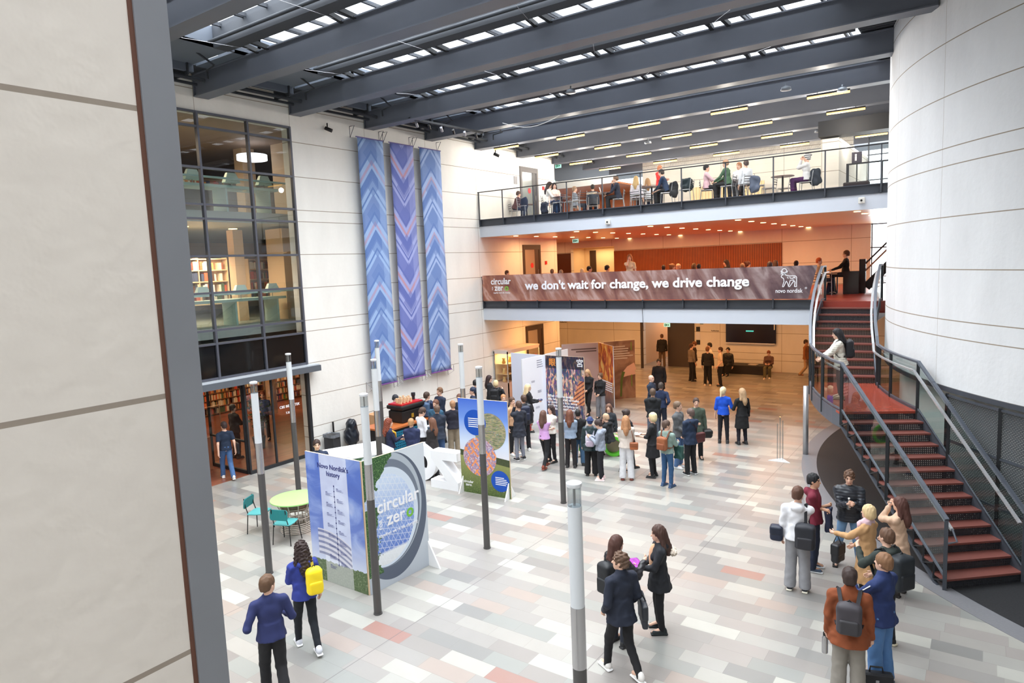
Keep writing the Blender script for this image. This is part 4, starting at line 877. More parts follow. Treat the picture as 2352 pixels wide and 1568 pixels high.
b.build('case_frame', M_CHROME, t, off=o); MB().box(.03, .77, 23.28, 25.82, 2.0, 2.16).build('light_box', mat((226, 214, 208), .5), t, off=o); MB().box(.03, .77, 23.28, 25.82, 0, .75).build('plinth', mat((196, 160, 140), .6), t, off=o)
MB().box(.04, .07, 23.32, 25.78, .8, 2.0).build('back_panel', mat((246, 224, 178), .6), t, off=o)
for z in (1.1, 1.55): MB().box(.1, .72, 23.34, 25.76, z - .01, z).build('shelf', mat((230, 200, 150), .4), t, off=o)
MB().quad((.77, 23.3, .75), (.77, 25.8, .75), (.77, 25.8, 2.0), (.77, 23.3, 2.0)).quad((.05, 23.3, .75), (.77, 23.3, .75), (.77, 23.3, 2.0), (.05, 23.3, 2.0)).build('case_glass', M_GLASS, t, off=o)
light('AREA', (.4, 24.5, 1.97), 22, (1, .8, .5), .5, 2.2, name='case_light')
R_ = random.Random(5)
for i in range(14):
    z = (.75, 1.1, 1.55)[i % 3]; y = 23.5 + (i // 3) * .48; c = R_.choice(((206, 150, 60), (120, 80, 40), (226, 190, 120), (90, 70, 50)))
    o = MB().lathe([(.07, 0), (.09, .05), (.05, .16), (.08, .24)], seg=10).build('exhibit', mat(c, .4, .2), None, True); o.location = (.4, y, z); tag(o, 'small golden brown exhibit in the lit display case', 'exhibit', 'exhibits in the lit display case')
for z, x, y, l in ((7.2, 5.98, 22.7, 'small white camera box on the upper gallery edge, left'), (7.25, 14.35, 22.7, 'small white camera box on the upper gallery edge, by the drum')):
    t = thing('camera_box', l, 'camera', (x, y, z)); MB().box(-.09, .09, -.05, .05, -.09, .09).build('housing', mat((226, 224, 216), .4), t, bevel=.02); MB().lathe([(.03, 0), (.03, .02)], seg=12).build('lens', M_BLACK, t).rotation_euler = (PI / 2, 0, 0); t.children[-1].location = (0, -.05, 0)
# ---------------------------------------------------------------- light fittings
lampm = emis((255, 196, 104), 3.4, 'tube_glow_mat')
def lf_label(x, y):
    return 'warm tube lamp over the upper gallery, %s row, %s from the left' % (('nearest', 'second', 'third', 'farthest')[y], ('first', 'second', 'third', 'fourth', 'fifth')[x])
tl = None
for j in range(4):
    for i in range(5):
        x = .97 + 2.96 * i; y = B0 + BP * (4 + j) + .06
        if tl is None:
            tl = thing('tube_lamp', lf_label(i, j), 'lamp', (x, y, 10.47), 0); MB().box(0, 1.19, -.04, .04, 0, .05).build('housing', M_BLACK, tl)
            MB().tube([(.01, 0, -.035), (1.18, 0, -.035)], .032, 8).build('tube', lampm, tl)
            for x_ in (.3, .9): MB().tube([(x_, 0, .05), (x_, 0, .1)], .008, 5).build('hanger', M_DARK, tl)
        else: dup(tl, (x, y, 10.47), label=lf_label(i, j))
dl = MB().lathe([(.085, 0), (.10, .0), (.10, .012)], seg=16).build('downlight', emis((255, 222, 160), 5.0, 'downlight_mat')); dl.location = (1.3, 23.5, 6.965)
tag(dl, 'small round downlight in the lower gallery ceiling', 'downlight', 'downlights under the upper gallery')
for i, x in enumerate((1.3, 4.2, 7.3, 10.48, 14.12)):
    for j in range(8):
        if (i, j) == (0, 0) or (i == 4 and j > 2): continue
        c = dl.copy(); COL.objects.link(c); c.location = (x, 23.5 + 1.57 * j, 6.965)
# spotlight track near the textiles
t = thing('spotlight_track', 'black track with six small spotlights under the roof above the textiles', 'light track', (3.3, 16.9, 10.4)); o = t.location
p0, p1 = Vector((2.05, 16.6, 10.6)), Vector((2.75, 19.6, 10.45)); MB().bar(p0, p1, .08, .06).build('track', M_DARK, t, off=o)
for i in range(6): p = p0.lerp(p1, .1 + .16 * i); MB().tube([p, p - Vector((0, 0, .12))], .012, 6).tube([p - Vector((-.02, .06, .1)), p - Vector((.06, -.08, .2))], .045, 10).build('spotlight', M_BLACK if i % 2 else mat((150, 150, 156), .4), t, off=o)
for x, y, z, l in ((13.9, 22.0, 10.42, 'dome shaped grey fitting under the beam by the drum'), (8.0, 16.7, 10.45, 'small dome shaped fitting under the middle roof beam'), (12.0, 28.6, 10.42, 'small dome shaped fitting over the far upper gallery'), (6.3, 25.7, 10.42, 'small dome shaped fitting over the upper gallery tables'), (12.9, 19.7, 10.2, 'dark loudspeaker hanging under the beam by the drum')):
    tag(MB().lathe([(.02, 0), (.02, .1)], (0, 0), 8).lathe([(.14, -.08), (.12, .0), (.04, .03)], seg=16).build('ceiling_fitting', M_RUB, None, True), l, 'fitting').location = (x, y, z)
for p, l in (((.1, 14.9, 10.35), 'small black spotlight on the wall right of the library window'), ((1.3, 22.3, 10.2), 'small black spotlight beside the leftmost near tube lamp')):
    tag(MB().tube([(0, 0, .15), (0, 0, 0)], .02, 6).tube([(-.05, -.05, 0), (.12, .08, -.1)], .06, 10).build('wall_spotlight', M_BLACK, None, True), l, 'spotlight').location = p
tag(MB().tube([(3.9 + .25 * i, 19.2 + .05 * i, 10.55 - .25 * math.sin(PI * i / 8)) for i in range(9)], .012, 6).build('loose_cable', mat((214, 214, 214), .5), None, True), 'loose white cable sagging under the beams', 'cable')
# ================================================================ LIBRARY BEHIND THE TALL WINDOW
M_LG = glassmat((236, 240, 238), .06, 'library_glass'); M_SPAN = mat((12, 13, 15), .08, name='spandrel_glass', spec=.6)
M_FR = mat((86, 88, 98), .4, .3, name='window_frame_grey')
w_ = bpy.data.objects.new('window_30', None); COL.objects.link(w_); w_['kind'] = 'structure'
b = MB(); LV = (2.97, 3.93, 4.31, 5.34, 6.35, 7.36, 7.74, 8.72, 9.80, 10.18)
for z in LV: b.box(-.04, .05, 2.9, 13.52, z - .03, z + .03)
for y in (3.0, 4.5, 6.0, 7.5, 9.0, 10.52, 12.04, 13.49): b.box(-.06, .06, y - .03, y + .03, 2.9, 10.2)
b.build('window_frame', M_FR, w_)
for z0, z1 in zip(LV, LV[1:]):
    MB().quad((0, 3, z0), (0, 13.5, z0), (0, 13.5, z1), (0, 3, z1)).build('window_pane', M_SPAN if z0 == 2.97 else M_LG, w_)
struct(MB().box(-.05, .38, 2.9, 13.75, 2.72, 2.90).build('trim_20', mat((104, 110, 118), .35, .4)))
struct(MB().box(-.05, .30, 2.9, 13.75, 2.90, 2.93).build('trim_21', mat((200, 206, 212), .4, .2)))
struct(MB().box(-.06, .06, 13.42, 13.52, 0, 2.72).box(-.02, .05, 11.22, 13.45, 0, .1).build('trim_22', M_DARK))
gd = bpy.data.objects.new('door_5', None); COL.objects.link(gd); gd['kind'] = 'structure'
b = MB()
for y in (11.25, 12.15): b.box(-.03, .03, y - .025, y + .025, 0, 2.72)
b.box(-.03, .03, 11.25, 13.45, 0, .08); b.build('door_frame', M_DARK, gd)
MB().quad((0, 11.28, .08), (0, 13.42, .08), (0, 13.42, 2.72), (0, 11.28, 2.72)).build('door_glass', M_LG, gd)
for i, (s, z) in enumerate((('CBS BIBLIOTEK', 1.75), ('7.30 - 20', 1.55))): text(s, .11 if i == 0 else .09, M_TXT, frame((.01, 12.75, z), (0, 1, 0), (0, 0, 1)), gd, 'door_lettering', .02)
gd = bpy.data.objects.new('door_6', None); COL.objects.link(gd); gd['kind'] = 'structure'
b = MB()
for x in (-1.9, -.1): b.box(x - .03, x + .03, 11.2, 11.26, 0, 2.7)
b.box(-1.9, -.1, 11.2, 11.26, 0, .1).box(-1.9, -.1, 11.2, 11.26, .95, 1.0); b.build('door_frame', M_DARK, gd)
MB().quad((-1.9, 11.23, 0), (-.1, 11.23, 0), (-.1, 11.23, 2.7), (-1.9, 11.23, 2.7)).build('door_glass', M_LG, gd)
# library shell
onewall('wall_library', MB().box(-12.6, -12.4, 2.8, 24.4, 0, 10.6).box(-12.4, -.4, 24.0, 24.4, 0, 10.6).box(-12.4, -.4, 2.8, 3.0, 0, 10.6), mat((196, 178, 156), .7, name='library_plaster'))
M_SLAB = mat((150, 158, 156), .5, name='slab_grey')
struct(MB().box(-12.4, -1.1, 3, 24, 3.96, Z2).box(-12.4, -1.1, 3, 24, 7.38, Z3).build('floor', M_SLAB))
struct(MB().box(-12.4, -.4, 3, 24, 2.98, 3.1).box(-12.4, -.4, 3, 24, 10.3, 10.5).build('ceiling', mat((150, 128, 112), .6, name='library_ceiling')))
for z0 in (Z2, Z3):
    lab = 'pale green glass balustrade inside the %s library floor' % ('middle' if z0 == Z2 else 'top')
    t = thing('library_balustrade', lab, 'railing', (-1.15, 8, z0)); o = t.location
    MB().quad((-1.15, 3.1, z0), (-1.15, 23, z0), (-1.15, 23, z0 + .95), (-1.15, 3.1, z0 + .95)).build('glass_panel', glassmat((222, 234, 232), .06, 'green_glass') if z0 == Z2 else bpy.data.materials['green_glass'], t, off=o)
    MB().box(-1.2, -1.1, 3.1, 23, z0 + .95, z0 + 1.0).build('top_rail', mat((150, 180, 178), .4), t, off=o)
M_SH = mat((226, 196, 156), .5, name='shelf_wood'); M_DSH = mat((120, 78, 48), .5, name='dark_shelf_wood')
BK = [MB().box(0, .17, 0, .036, 0, .24), MB().box(0, .18, 0, .05, 0, .27), MB().box(0, .16, 0, .03, 0, .22)]
BCOL = [(196, 60, 44), (226, 206, 176), (90, 60, 44), (214, 150, 90), (60, 70, 100), (236, 226, 208), (160, 90, 60), (80, 100, 70), (206, 96, 60), (240, 234, 224)]
BME = {}
BN = {}; REST = MB()
def book(x, y, z, k, c, sy, lab, grp, zs=1.):
    key = (k, c)
    if BN.get(0, 0) >= 299:
        w, h, d = ((.036, .24, .17), (.05, .27, .18), (.03, .22, .16))[k]; REST.cur = c; REST.box(x, x + d, y, y + w * sy, z, z + h * zs); return
    BN[0] = BN.get(0, 0) + 1
    if key not in BME:
        b = BK[k]; o = b.build('book', mat(BCOL[c], .6)); BME[key] = o.data; bpy.data.objects.remove(o)
    o = bpy.data.objects.new('book', BME[key]); COL.objects.link(o); o.location = (x, y, z); o.scale = (1, sy, zs); tag(o, lab, 'book', grp)
def shelf_unit(x, y0, y1, z0, rows, dz, label, grp, blab, m, maxb=400, name='bookshelf', wbook=1.9, seed=1, zs=1.):
    R = random.Random(seed); t = thing(name, label, 'bookshelf', (x, (y0 + y1) / 2, z0)); o = t.location
    b = MB(); nb = max(1, round((y1 - y0) / .95))
    for i in range(nb + 1): y = y0 + (y1 - y0) * i / nb; b.box(x - .28, x, y - .015, y + .015, z0, z0 + rows * dz + .05)
    b.build('upright', m, t, off=o)
    for r in range(rows + 1): MB().box(x - .28, x + .01, y0, y1, z0 + r * dz, z0 + r * dz + .03).build('shelf_board', m, t, off=o)
    MB().box(x - .3, x - .28, y0, y1, z0, z0 + rows * dz).build('back_panel', m, t, off=o)
    for r in range(rows):
        y = y0 + .04
        while y < y1 - .1:
            if R.random() < .93:
                k = R.randrange(3); s_ = R.uniform(wbook * .5, wbook); book(x - .2, y, z0 + r * dz + .032, k, R.randrange(len(BCOL)), s_, blab, grp, zs); y += (.036, .05, .03)[k] * s_ + .004
            else: y += R.uniform(.08, .2)
# ground floor shelves: the long wall of books deep in the room
shelf_unit(-2.9, 10.9, 12.9, 4.9, 4, .36, 'pale bookshelf on the middle library floor, left of the column', 'books on the middle library floor', 'book on the pale shelves of the middle library floor', M_SH, wbook=3.2, seed=5)
shelf_unit(-4.4, 14.7, 16.0, 4.9, 4, .36, 'pale bookshelf on the middle library floor, right of the column', 'books on the middle library floor', 'book on the pale shelves of the middle library floor', M_SH, wbook=3.2, seed=6)
shelf_unit(-6.0, 12.3, 15.0, 9.0, 1, .42, 'pale bookshelf with lit shelves on the top library floor', 'books on the top library floor', 'book on the lit shelves of the top library floor', M_SH, wbook=4, seed=8)
shelf_unit(-9.0, 14.6, 18.0, .04, 5, .29, 'long dark wooden bookshelf wall at the back of the ground floor library', 'books in the ground floor bookshelves', 'book on the dark shelves seen through the library doors', M_DSH, wbook=1.9, zs=.88, seed=2)
shelf_unit(-9.0, 18.3, 21.2, .04, 5, .29, 'dark wooden bookshelf right of the pale column on the ground floor library', 'books in the ground floor bookshelves', 'book on the dark shelves seen through the library doors', M_DSH, wbook=1.9, zs=.88, seed=4)
tag(REST.build('books', [mat(c, .6) for c in BCOL]), 'rest of the many books filling the dark shelves behind the library doors', 'books', None, 'stuff')
M_PALE = mat((214, 186, 156), .6, name='library_column')
for i, (x, y, z0, z1, s) in enumerate(((-3.2, 13.45, Z2, 7.3, .36), (-4.6, 15.0, Z3, 10.3, .5), (-7.0, 17.0, 0, 2.98, .3), (-2.2, 14.7, Z2, 7.3, .9), (-2.9, 15.6, Z3, 10.3, .8))):
    struct(MB().box(x - s / 2, x + s / 2, y - s / 2, y + s / 2, z0, z1).build('wall_column', M_PALE))
M_TEAL = mat((190, 212, 209), .5, name='pale_teal')
def desk_lamp(x, y, z, lab):
    t = thing('desk_lamp', lab, 'lamp', (x, y, z)); b = MB(); P0, P1 = [(-.1, -.26), (.1, -.26), (.1, .26), (-.1, .26)], [(-.05, -.14), (.05, -.14), (.05, .14), (-.05, .14)]
    for i in range(4): j = (i + 1) % 4; b.quad((*P0[i], .12), (*P0[j], .12), (*P1[j], .42), (*P1[i], .42))
    b.quad(*[(*p, .42) for p in P1]); b.build('lamp_shade', M_TEAL, t); MB().tube([(0, 0, 0), (0, 0, .3)], .012, 6).build('lamp_stem', M_CHROME, t)
for z0, nm in ((Z2, 'middle'), (Z3, 'top')):
    t = thing('reading_desk', 'long pale teal reading desk along the window of the %s library floor' % nm, 'desk', (-1.6, 11, z0)); o = t.location
    MB().box(-2.1, -1.3, 7.5, 13.9, z0 + .72, z0 + .8).build('desktop', M_TEAL, t, off=o)
    for y in (7.6, 9.1, 10.6, 12.1, 13.6): MB().box(-2.05, -1.35, y - .03, y + .03, z0, z0 + .72).build('desk_leg', M_TEAL, t, off=o)
    for i, y in enumerate((9.7, 11.2, 12.45, 13.6)): desk_lamp(-1.6, y, z0 + .8, 'pale teal trapezoid reading lamp, %s from the left on the %s library floor desk' % (('first', 'second', 'third', 'fourth')[i], nm))
t = tag(MB().lathe([(.5, 9.72), (.5, 9.9)], (-3.4, 14.5), 32).build('ring_lamp', emis((240, 244, 255), 1.6, 'ring_glow')), 'large round white lamp hanging on the top library floor', 'lamp')
for x, y, z, l in ((-2.6, 11.2, 10.26, 'round warm downlight in the top library ceiling'), (-3.0, 11.6, 7.36, 'round warm downlight in the middle library ceiling'), (-3.5, 13.6, 7.36, 'second round warm downlight in the middle library ceiling')):
    tag(MB().lathe([(.14, 0), (.14, .02)], seg=20).build('downlight', emis((255, 210, 140), 5.0, 'downlight_mat2')), l, 'downlight').location = (x, y, z)
tag(MB().box(-1.6, -1.3, 9.2, 9.3, 0, 1.0).box(-1.6, -1.55, 9.2, 11.0, 0, 1.0).build('entrance_gate', mat((150, 96, 70), .4), bevel=.01), 'wooden sided entrance gate inside the library doors', 'gate')
tag(MB().box(-2.6, -2.5, 10.2, 11.1, .0, .9).build('entrance_gate', mat((150, 96, 70), .4)), 'second wooden gate panel beside the man in the navy tee', 'gate')
R_ = random.Random(9); b = MB()
for i in range(220):
    a = R_.uniform(0, 6.3); r = R_.uniform(.05, .45); z = R_.uniform(.7, 1.7); p = Vector((r * math.cos(a), r * math.sin(a), z)); d = Vector((R_.uniform(-1, 1), R_.uniform(-1, 1), R_.uniform(-.3, 1))).normalized() * .09; e = d.cross(Vector((0, 0, 1))).normalized() * .03
    b.quad(p - e, p + d * .5 - e * 1.5, p + d, p + d * .5 + e * 1.5)
t = thing('potted_plant', 'dark green leafy plant inside the library doors', 'plant', (-2.4, 13.2, 0)); b.build('foliage', mat((44, 70, 40), .5), t); MB().lathe([(.16, 0), (.22, .4)], seg=16).build('pot', M_DARK, t); MB().tube([(0, 0, .3), (.05, 0, 1.3)], .02, 6).build('stem', mat((90, 64, 40), .7), t)
t = thing('glass_gate', 'tall clear glass gate inside the library entrance', 'gate', (-1.6, 10.9, 0)); MB().quad((0, -.5, .2), (0, .5, .2), (0, .5, 1.9), (0, -.5, 1.9)).build('glass_panel', M_LG, t); MB().tube([(0, -.5, 0), (0, -.5, 1.9), (0, .5, 1.9), (0, .5, 0)], .015, 6).build('gate_frame', mat((200, 150, 110), .3, .5), t)
# ================================================================ PEOPLE
# bodies, clothes and hair are smooth blended distance fields turned into one continuous surface each
class Field:
    def __init__(s, lo, hi, vox):
        s.v = vox; s.lo = np.array(lo, float); s.n = np.ceil((np.array(hi) - s.lo) / vox).astype(int) + 1
        s.D = np.full(s.n, 1.0, np.float32); s.T = None
    def region(s, lo, hi):
        a = np.maximum(0, np.floor((np.array(lo) - s.lo) / s.v).astype(int)); b = np.minimum(s.n, np.ceil((np.array(hi) - s.lo) / s.v).astype(int) + 1)
        if np.any(b <= a): return None, None
        g = [s.lo[i] + s.v * np.arange(a[i], b[i]) for i in range(3)]
        P = np.stack(np.meshgrid(*g, indexing='ij'), -1)
        return tuple(slice(a[i], b[i]) for i in range(3)), P
    def put(s, fn, lo, hi, k=.03, op='add', T=None):
        """T = (R, pivot, offset): local = R^T (p - offset - pivot) + pivot"""
        lo = np.array(lo) - k - 2.5 * s.v; hi = np.array(hi) + k + 2.5 * s.v
        if T is not None:
            R, pv, of = T; c = np.array([[x, y, z] for x in (lo[0], hi[0]) for y in (lo[1], hi[1]) for z in (lo[2], hi[2])]); c = (c - pv) @ R.T + pv + of; lo, hi = c.min(0), c.max(0)
        sl, P = s.region(lo, hi)
        if sl is None: return
        if T is not None: P = (P - of - pv) @ R + pv
        d = fn(P).astype(np.float32); D = s.D[sl]
        if op == 'add':
            h = np.clip(.5 + .5 * (D - d) / k, 0, 1); s.D[sl] = D * (1 - h) + d * h - k * h * (1 - h)
        elif op == 'sub':
            d = -d; h = np.clip(.5 - .5 * (D - d) / k, 0, 1); s.D[sl] = D * (1 - h) + d * h + k * h * (1 - h)
    def cone(s, a, b, r1, r2, k=.03, op='add', T=None, flat=None):
        a = np.array(a, float); b = np.array(b, float); ba = b - a; L = max(1e-9, ba @ ba); m = max(r1, r2) * (1 if flat is None else 1)
        def fn(P):
            pa = P - a; t = np.clip((pa @ ba) / L, 0, 1); q = pa - t[..., None] * ba
            if flat is not None: q = q * flat
            return np.sqrt((q ** 2).sum(-1)) - (r1 + (r2 - r1) * t)
        s.put(fn, np.minimum(a, b) - m * 1.6, np.maximum(a, b) + m * 1.6, k, op, T)
    def ell(s, c, r, k=.03, op='add', T=None):
        c = np.array(c, float); r = np.array(r, float)
        def fn(P):
            q = (P - c) / r; k0 = np.sqrt((q ** 2).sum(-1)); k1 = np.sqrt(((q / r) ** 2).sum(-1)) + 1e-6; return k0 * (k0 - 1) / k1
        s.put(fn, c - r, c + r, k, op, T)
    def rbox(s, c, h, r, k=.01, op='add', T=None):
        c = np.array(c, float); h = np.array(h, float) - r
        def fn(P):
            q = np.abs(P - c) - h; return np.sqrt((np.maximum(q, 0) ** 2).sum(-1)) + np.minimum(q.max(-1), 0) - r
        s.put(fn, c - h - r, c + h + r, k, op, T)
    def skirt(s, c0, c1, rx0, ry0, rx1, ry1, k=.03, T=None):
        c0 = np.array(c0, float); c1 = np.array(c1, float)
        def fn(P):
            t = np.clip((c0[2] - P[..., 2]) / (c0[2] - c1[2]), 0, 1); cx = c0[0] + (c1[0] - c0[0]) * t; cy = c0[1] + (c1[1] - c0[1]) * t
            rx = rx0 + (rx1 - rx0) * t; ry = ry0 + (ry1 - ry0) * t
            a = np.arctan2(P[..., 1] - cy, P[..., 0] - cx); w = 1 + .03 * t * np.sin(a * 7)
            d = (np.sqrt(((P[..., 0] - cx) / rx / w) ** 2 + ((P[..., 1] - cy) / ry / w) ** 2) - 1) * np.minimum(rx, ry)
            return np.maximum(d, np.maximum(P[..., 2] - c0[2], c1[2] - P[..., 2]))
        m = max(rx0, rx1, ry0, ry1) * 1.1
        s.put(fn, np.minimum(c0, c1) - (m, m, 0), np.maximum(c0, c1) + (m, m, 0), k, 'add', T)
    def cut(s, fn, T=None):
        sl, P = s.region(s.lo, s.lo + s.n * s.v)
        if T is not None: R, pv, of = T; P = (P - of - pv) @ R + pv
        s.D = np.maximum(s.D, fn(P).astype(np.float32))
    def ripple(s, amp, fx, fz, seed=0.):
        sl, P = s.region(s.lo, s.lo + s.n * s.v)
        w = np.sin(P[..., 0] * fx + 3 * np.sin(P[..., 2] * fz * .5 + seed)) * np.sin(P[..., 2] * fz + 2 * np.sin(P[..., 1] * fx + seed)) + .5 * np.sin(P[..., 1] * fx * 1.7 + P[..., 2] * fz * 1.3 + seed * 2)
        s.D += (amp * w).astype(np.float32)
    def quilt(s, amp, per):
        sl, P = s.region(s.lo, s.lo + s.n * s.v); s.D -= (amp * np.abs(np.sin(P[..., 2] * PI / per))).astype(np.float32)
    def mesh(s):
        D = s.D; n = s.n
        D[0], D[-1] = 1, 1; D[:, 0], D[:, -1] = 1, 1; D[:, :, 0], D[:, :, -1] = 1, 1
        I = D < 0; c = I[:-1, :-1, :-1].astype(np.int8)
        for dx, dy, dz in ((1, 0, 0), (0, 1, 0), (0, 0, 1), (1, 1, 0), (1, 0, 1), (0, 1, 1), (1, 1, 1)):
            c = c + I[dx:n[0] - 1 + dx, dy:n[1] - 1 + dy, dz:n[2] - 1 + dz]
        A = np.argwhere((c > 0) & (c < 8))
        if len(A) == 0: return np.zeros((0, 3)), []
        idx = np.full(n - 1, -1, np.int64); idx[A[:, 0], A[:, 1], A[:, 2]] = np.arange(len(A))
        cor = [(i, j, k) for i in (0, 1) for j in (0, 1) for k in (0, 1)]; V = {q: D[A[:, 0] + q[0], A[:, 1] + q[1], A[:, 2] + q[2]] for q in cor}
        sm = np.zeros((len(A), 3)); ct = np.zeros(len(A))
        for q in cor:
            for ax in range(3):
                if q[ax]: continue
                r = list(q); r[ax] = 1; r = tuple(r); a, b = V[q], V[r]; m = (a < 0) != (b < 0)
                t = np.where(m, a / np.where(m, a - b, 1), 0); p = np.tile(np.array(q, float), (len(A), 1)); p[:, ax] = t
                sm += p * m[:, None]; ct += m
        vt = s.lo + s.v * (A + sm / ct[:, None])
        F = []
        for ax in range(3):
            o = [np.s_[1:-1]] * 3; lo = [np.s_[1:-1]] * 3
            a = I; sl0 = [slice(1, n[i] - 1) for i in range(3)]; sl1 = list(sl0); sl0[ax] = slice(0, n[ax] - 1); sl1[ax] = slice(1, n[ax])
            X, Y = a[tuple(sl0)], a[tuple(sl1)]; E = np.argwhere(X != Y)
            if len(E) == 0: continue
            off = np.array([1, 1, 1]); off[ax] = 0; G = E + off; b1, b2 = [(1, 2), (2, 0), (0, 1)][ax]
            def cell(d1, d2): q = G.copy(); q[:, b1] -= d1; q[:, b2] -= d2; return idx[q[:, 0], q[:, 1], q[:, 2]]
            Q = np.stack([cell(1, 1), cell(0, 1), cell(0, 0), cell(1, 0)], 1); inn = X[E[:, 0], E[:, 1], E[:, 2]]
            Q[~inn] = Q[~inn][:, ::-1]; F.append(Q)
        return vt, np.concatenate(F)
def npmesh(name, v, f, mats, parent=None, mi=None, smooth=True):
    me = bpy.data.meshes.new(name); nf = len(f)
    me.vertices.add(len(v)); me.vertices.foreach_set('co', np.asarray(v, np.float32).ravel())
    me.loops.add(nf * 4); me.loops.foreach_set('vertex_index', np.asarray(f, np.int32).ravel())
    me.polygons.add(nf); me.polygons.foreach_set('loop_start', np.arange(0, nf * 4, 4, dtype=np.int32)); me.polygons.foreach_set('loop_total', np.full(nf, 4, np.int32))
    for m in mats: me.materials.append(m)
    if mi is not None: me.polygons.foreach_set('material_index', np.asarray(mi, np.int32))
    me.polygons.foreach_set('use_smooth', np.ones(nf, bool)); me.update(calc_edges=True); me.validate()
    o = bpy.data.objects.new(name, me); COL.objects.link(o)
    if parent: o.parent = parent
    return o
def rotx(a): c, s_ = math.cos(a), math.sin(a); return np.array([[1, 0, 0], [0, c, -s_], [0, s_, c]])
def rotz(a): c, s_ = math.cos(a), math.sin(a); return np.array([[c, -s_, 0], [s_, c, 0], [0, 0, 1]])
def roty(a): c, s_ = math.cos(a), math.sin(a); return np.array([[c, 0, s_], [0, 1, 0], [-s_, 0, c]])
V3 = lambda *a: np.array(a, float)
HANDS = {'down': (.25, .06, .83), 'downb': (.24, -.14, .86), 'downf': (.24, .22, .88), 'hold': (.10, .34, 1.12), 'phone': (.07, .28, 1.24), 'chin': (.03, .15, 1.47), 'mouth': (.02, .16, 1.55), 'cross': (-.10, .18, 1.16), 'hip': (.19, .07, 1.0), 'front': (.05, .22, .98),
         'pocket': (.2, .12, .93), 'table': (.13, .42, 1.10), 'out': (.18, .45, 1.18), 'up': (.12, .36, 1.34), 'walk': (.22, .2, .98), 'rail': (.12, .42, 1.08), 'side': (.34, .16, 1.05)}
SKIN = {'p': (226, 182, 158), 'm': (202, 156, 128), 't': (178, 128, 98)}
ALLP = {}
def person(key, label, pos, face, h=1.75, top=(40, 44, 60), legs=(34, 34, 40), hair=('short', (70, 50, 38)), shoes=(40, 40, 42), kind='sweater', fem=False, L='down', R='down', leg='stand', turn=0, nod=0, lean=0,
           sole=None, vox=None, skin='p', slim=None, hem=None, sleeve=1., coll=0, accent=None, zf=0., legtex=None, seatz=.47):
    s = h / 1.75; pos = (pos[0], pos[1], zf)
    dist = math.hypot(pos[0] - CO[0], pos[1] - CO[1])
    if vox is None: vox = .0115 if dist < 13 else .014 if dist < 18 else .017 if dist < 22 else .022
    # facing: clock angle as the photograph shows it (0 away, 90 to the right, 180 towards the viewer, 270 left)
    va = math.atan2(pos[1] - CO[1], pos[0] - CO[0]); rz = va - PI / 2 - math.radians(face)
    root = thing('person', label, 'person', pos, rz)
    sw = .168 if fem else .185; hipw = .082; sit = leg in ('sit', 'sitc')
    dz = -(.95 - (seatz + .08)) if sit else 0.
    wz = .95 + dz
    lean_ = math.radians(lean); RT = rotx(-lean_); PV = V3(0, 0, wz)
    TT = (RT, PV, V3(0, 0, 0)); tp = lambda p: RT @ (V3(*p) + V3(0, 0, dz) - PV) + PV
    TD = (RT, PV, RT @ V3(0, 0, dz))
    # note: torso primitives are written for the standing frame, shifted by dz then leaned
    TD = (RT, PV - V3(0, 0, dz), V3(0, 0, dz))
    hp = V3(0, -.01, 1.50); Rh = RT @ rotz(-math.radians(turn)) @ rotx(-math.radians(nod) + (0.6 * lean_ if lean > 15 else 0)); hw = tp(hp)
    TH = (Rh, hp, hw - hp)
    # legs
    hipL, hipR = V3(-hipw, 0, wz - .02), V3(hipw, 0, wz - .02)
    if leg == 'stand': K = [V3(-.10, .025, .50), V3(.10, .025, .50)]; A = [V3(-.115, -.01, .085), V3(.115, -.01, .085)]
    elif leg == 'stride': K = [V3(-.09, .17, .51), V3(.09, -.02, .49)]; A = [V3(-.09, .24, .09), V3(.09, -.26, .13)]
    elif leg == 'walk': K = [V3(-.09, .14, .51), V3(.09, .02, .48)]; A = [V3(-.09, .16, .09), V3(.09, -.24, .15)]
    elif leg == 'walk2': K = [V3(-.09, .02, .48), V3(.09, .14, .51)]; A = [V3(-.09, -.24, .15), V3(.09, .16, .09)]
    elif leg == 'wide': K = [V3(-.13, .02, .50), V3(.14, .03, .50)]; A = [V3(-.18, -.01, .085), V3(.2, .02, .085)]
    elif leg == 'cross': K = [V3(-.06, .04, .50), V3(.06, .0, .50)]; A = [V3(.03, .08, .085), V3(-.02, -.05, .085)]
    else: K = [V3(-.11, .42, seatz + .06), V3(.11, .42, seatz + .06)]; A = [V3(-.11, .40, .085), V3(.11, .36, .085)] if leg == 'sit' else [V3(-.09, .3, .085), V3(.1, .52, .085)]
    hips = [hipL, hipR]
    sh = [tp((-sw, -.01, 1.385)), tp((sw, -.01, 1.385))]
    el, wr, hd = [], [], []
    for i, (sx, pose) in enumerate(((-1, L), (1, R))):
        q = HANDS[pose] if isinstance(pose, str) else pose; t = V3(q[0] * sx, q[1], q[2]); t = tp(t) if (sit or lean) else t
        S0 = sh[i]; d = t - S0; l = np.linalg.norm(d); l1, l2 = .285, .25; mx = (l1 + l2) * .995
        if l > mx: t = S0 + d / l * mx; d = t - S0; l = mx
        a = (l1 * l1 - l2 * l2 + l * l) / (2 * l); hh = math.sqrt(max(0, l1 * l1 - a * a)); u = d / l
        pole = V3(.45 * sx, -.75, -.55) if t[2] < S0[2] - .1 else V3(.5 * sx, -.2, -1.)
        pole = pole - u * (pole @ u); pole /= np.linalg.norm(pole); e = S0 + u * a + pole * hh
        el.append(e); wr.append(t); v = (t - e) / np.linalg.norm(t - e)
        fwd = v if pose not in ('down', 'downb') else v * .98 + V3(0, .15, 0)
        hd.append(fwd / np.linalg.norm(fwd))
    top_z = 1.78 + dz
    m = .62 if sit else .5
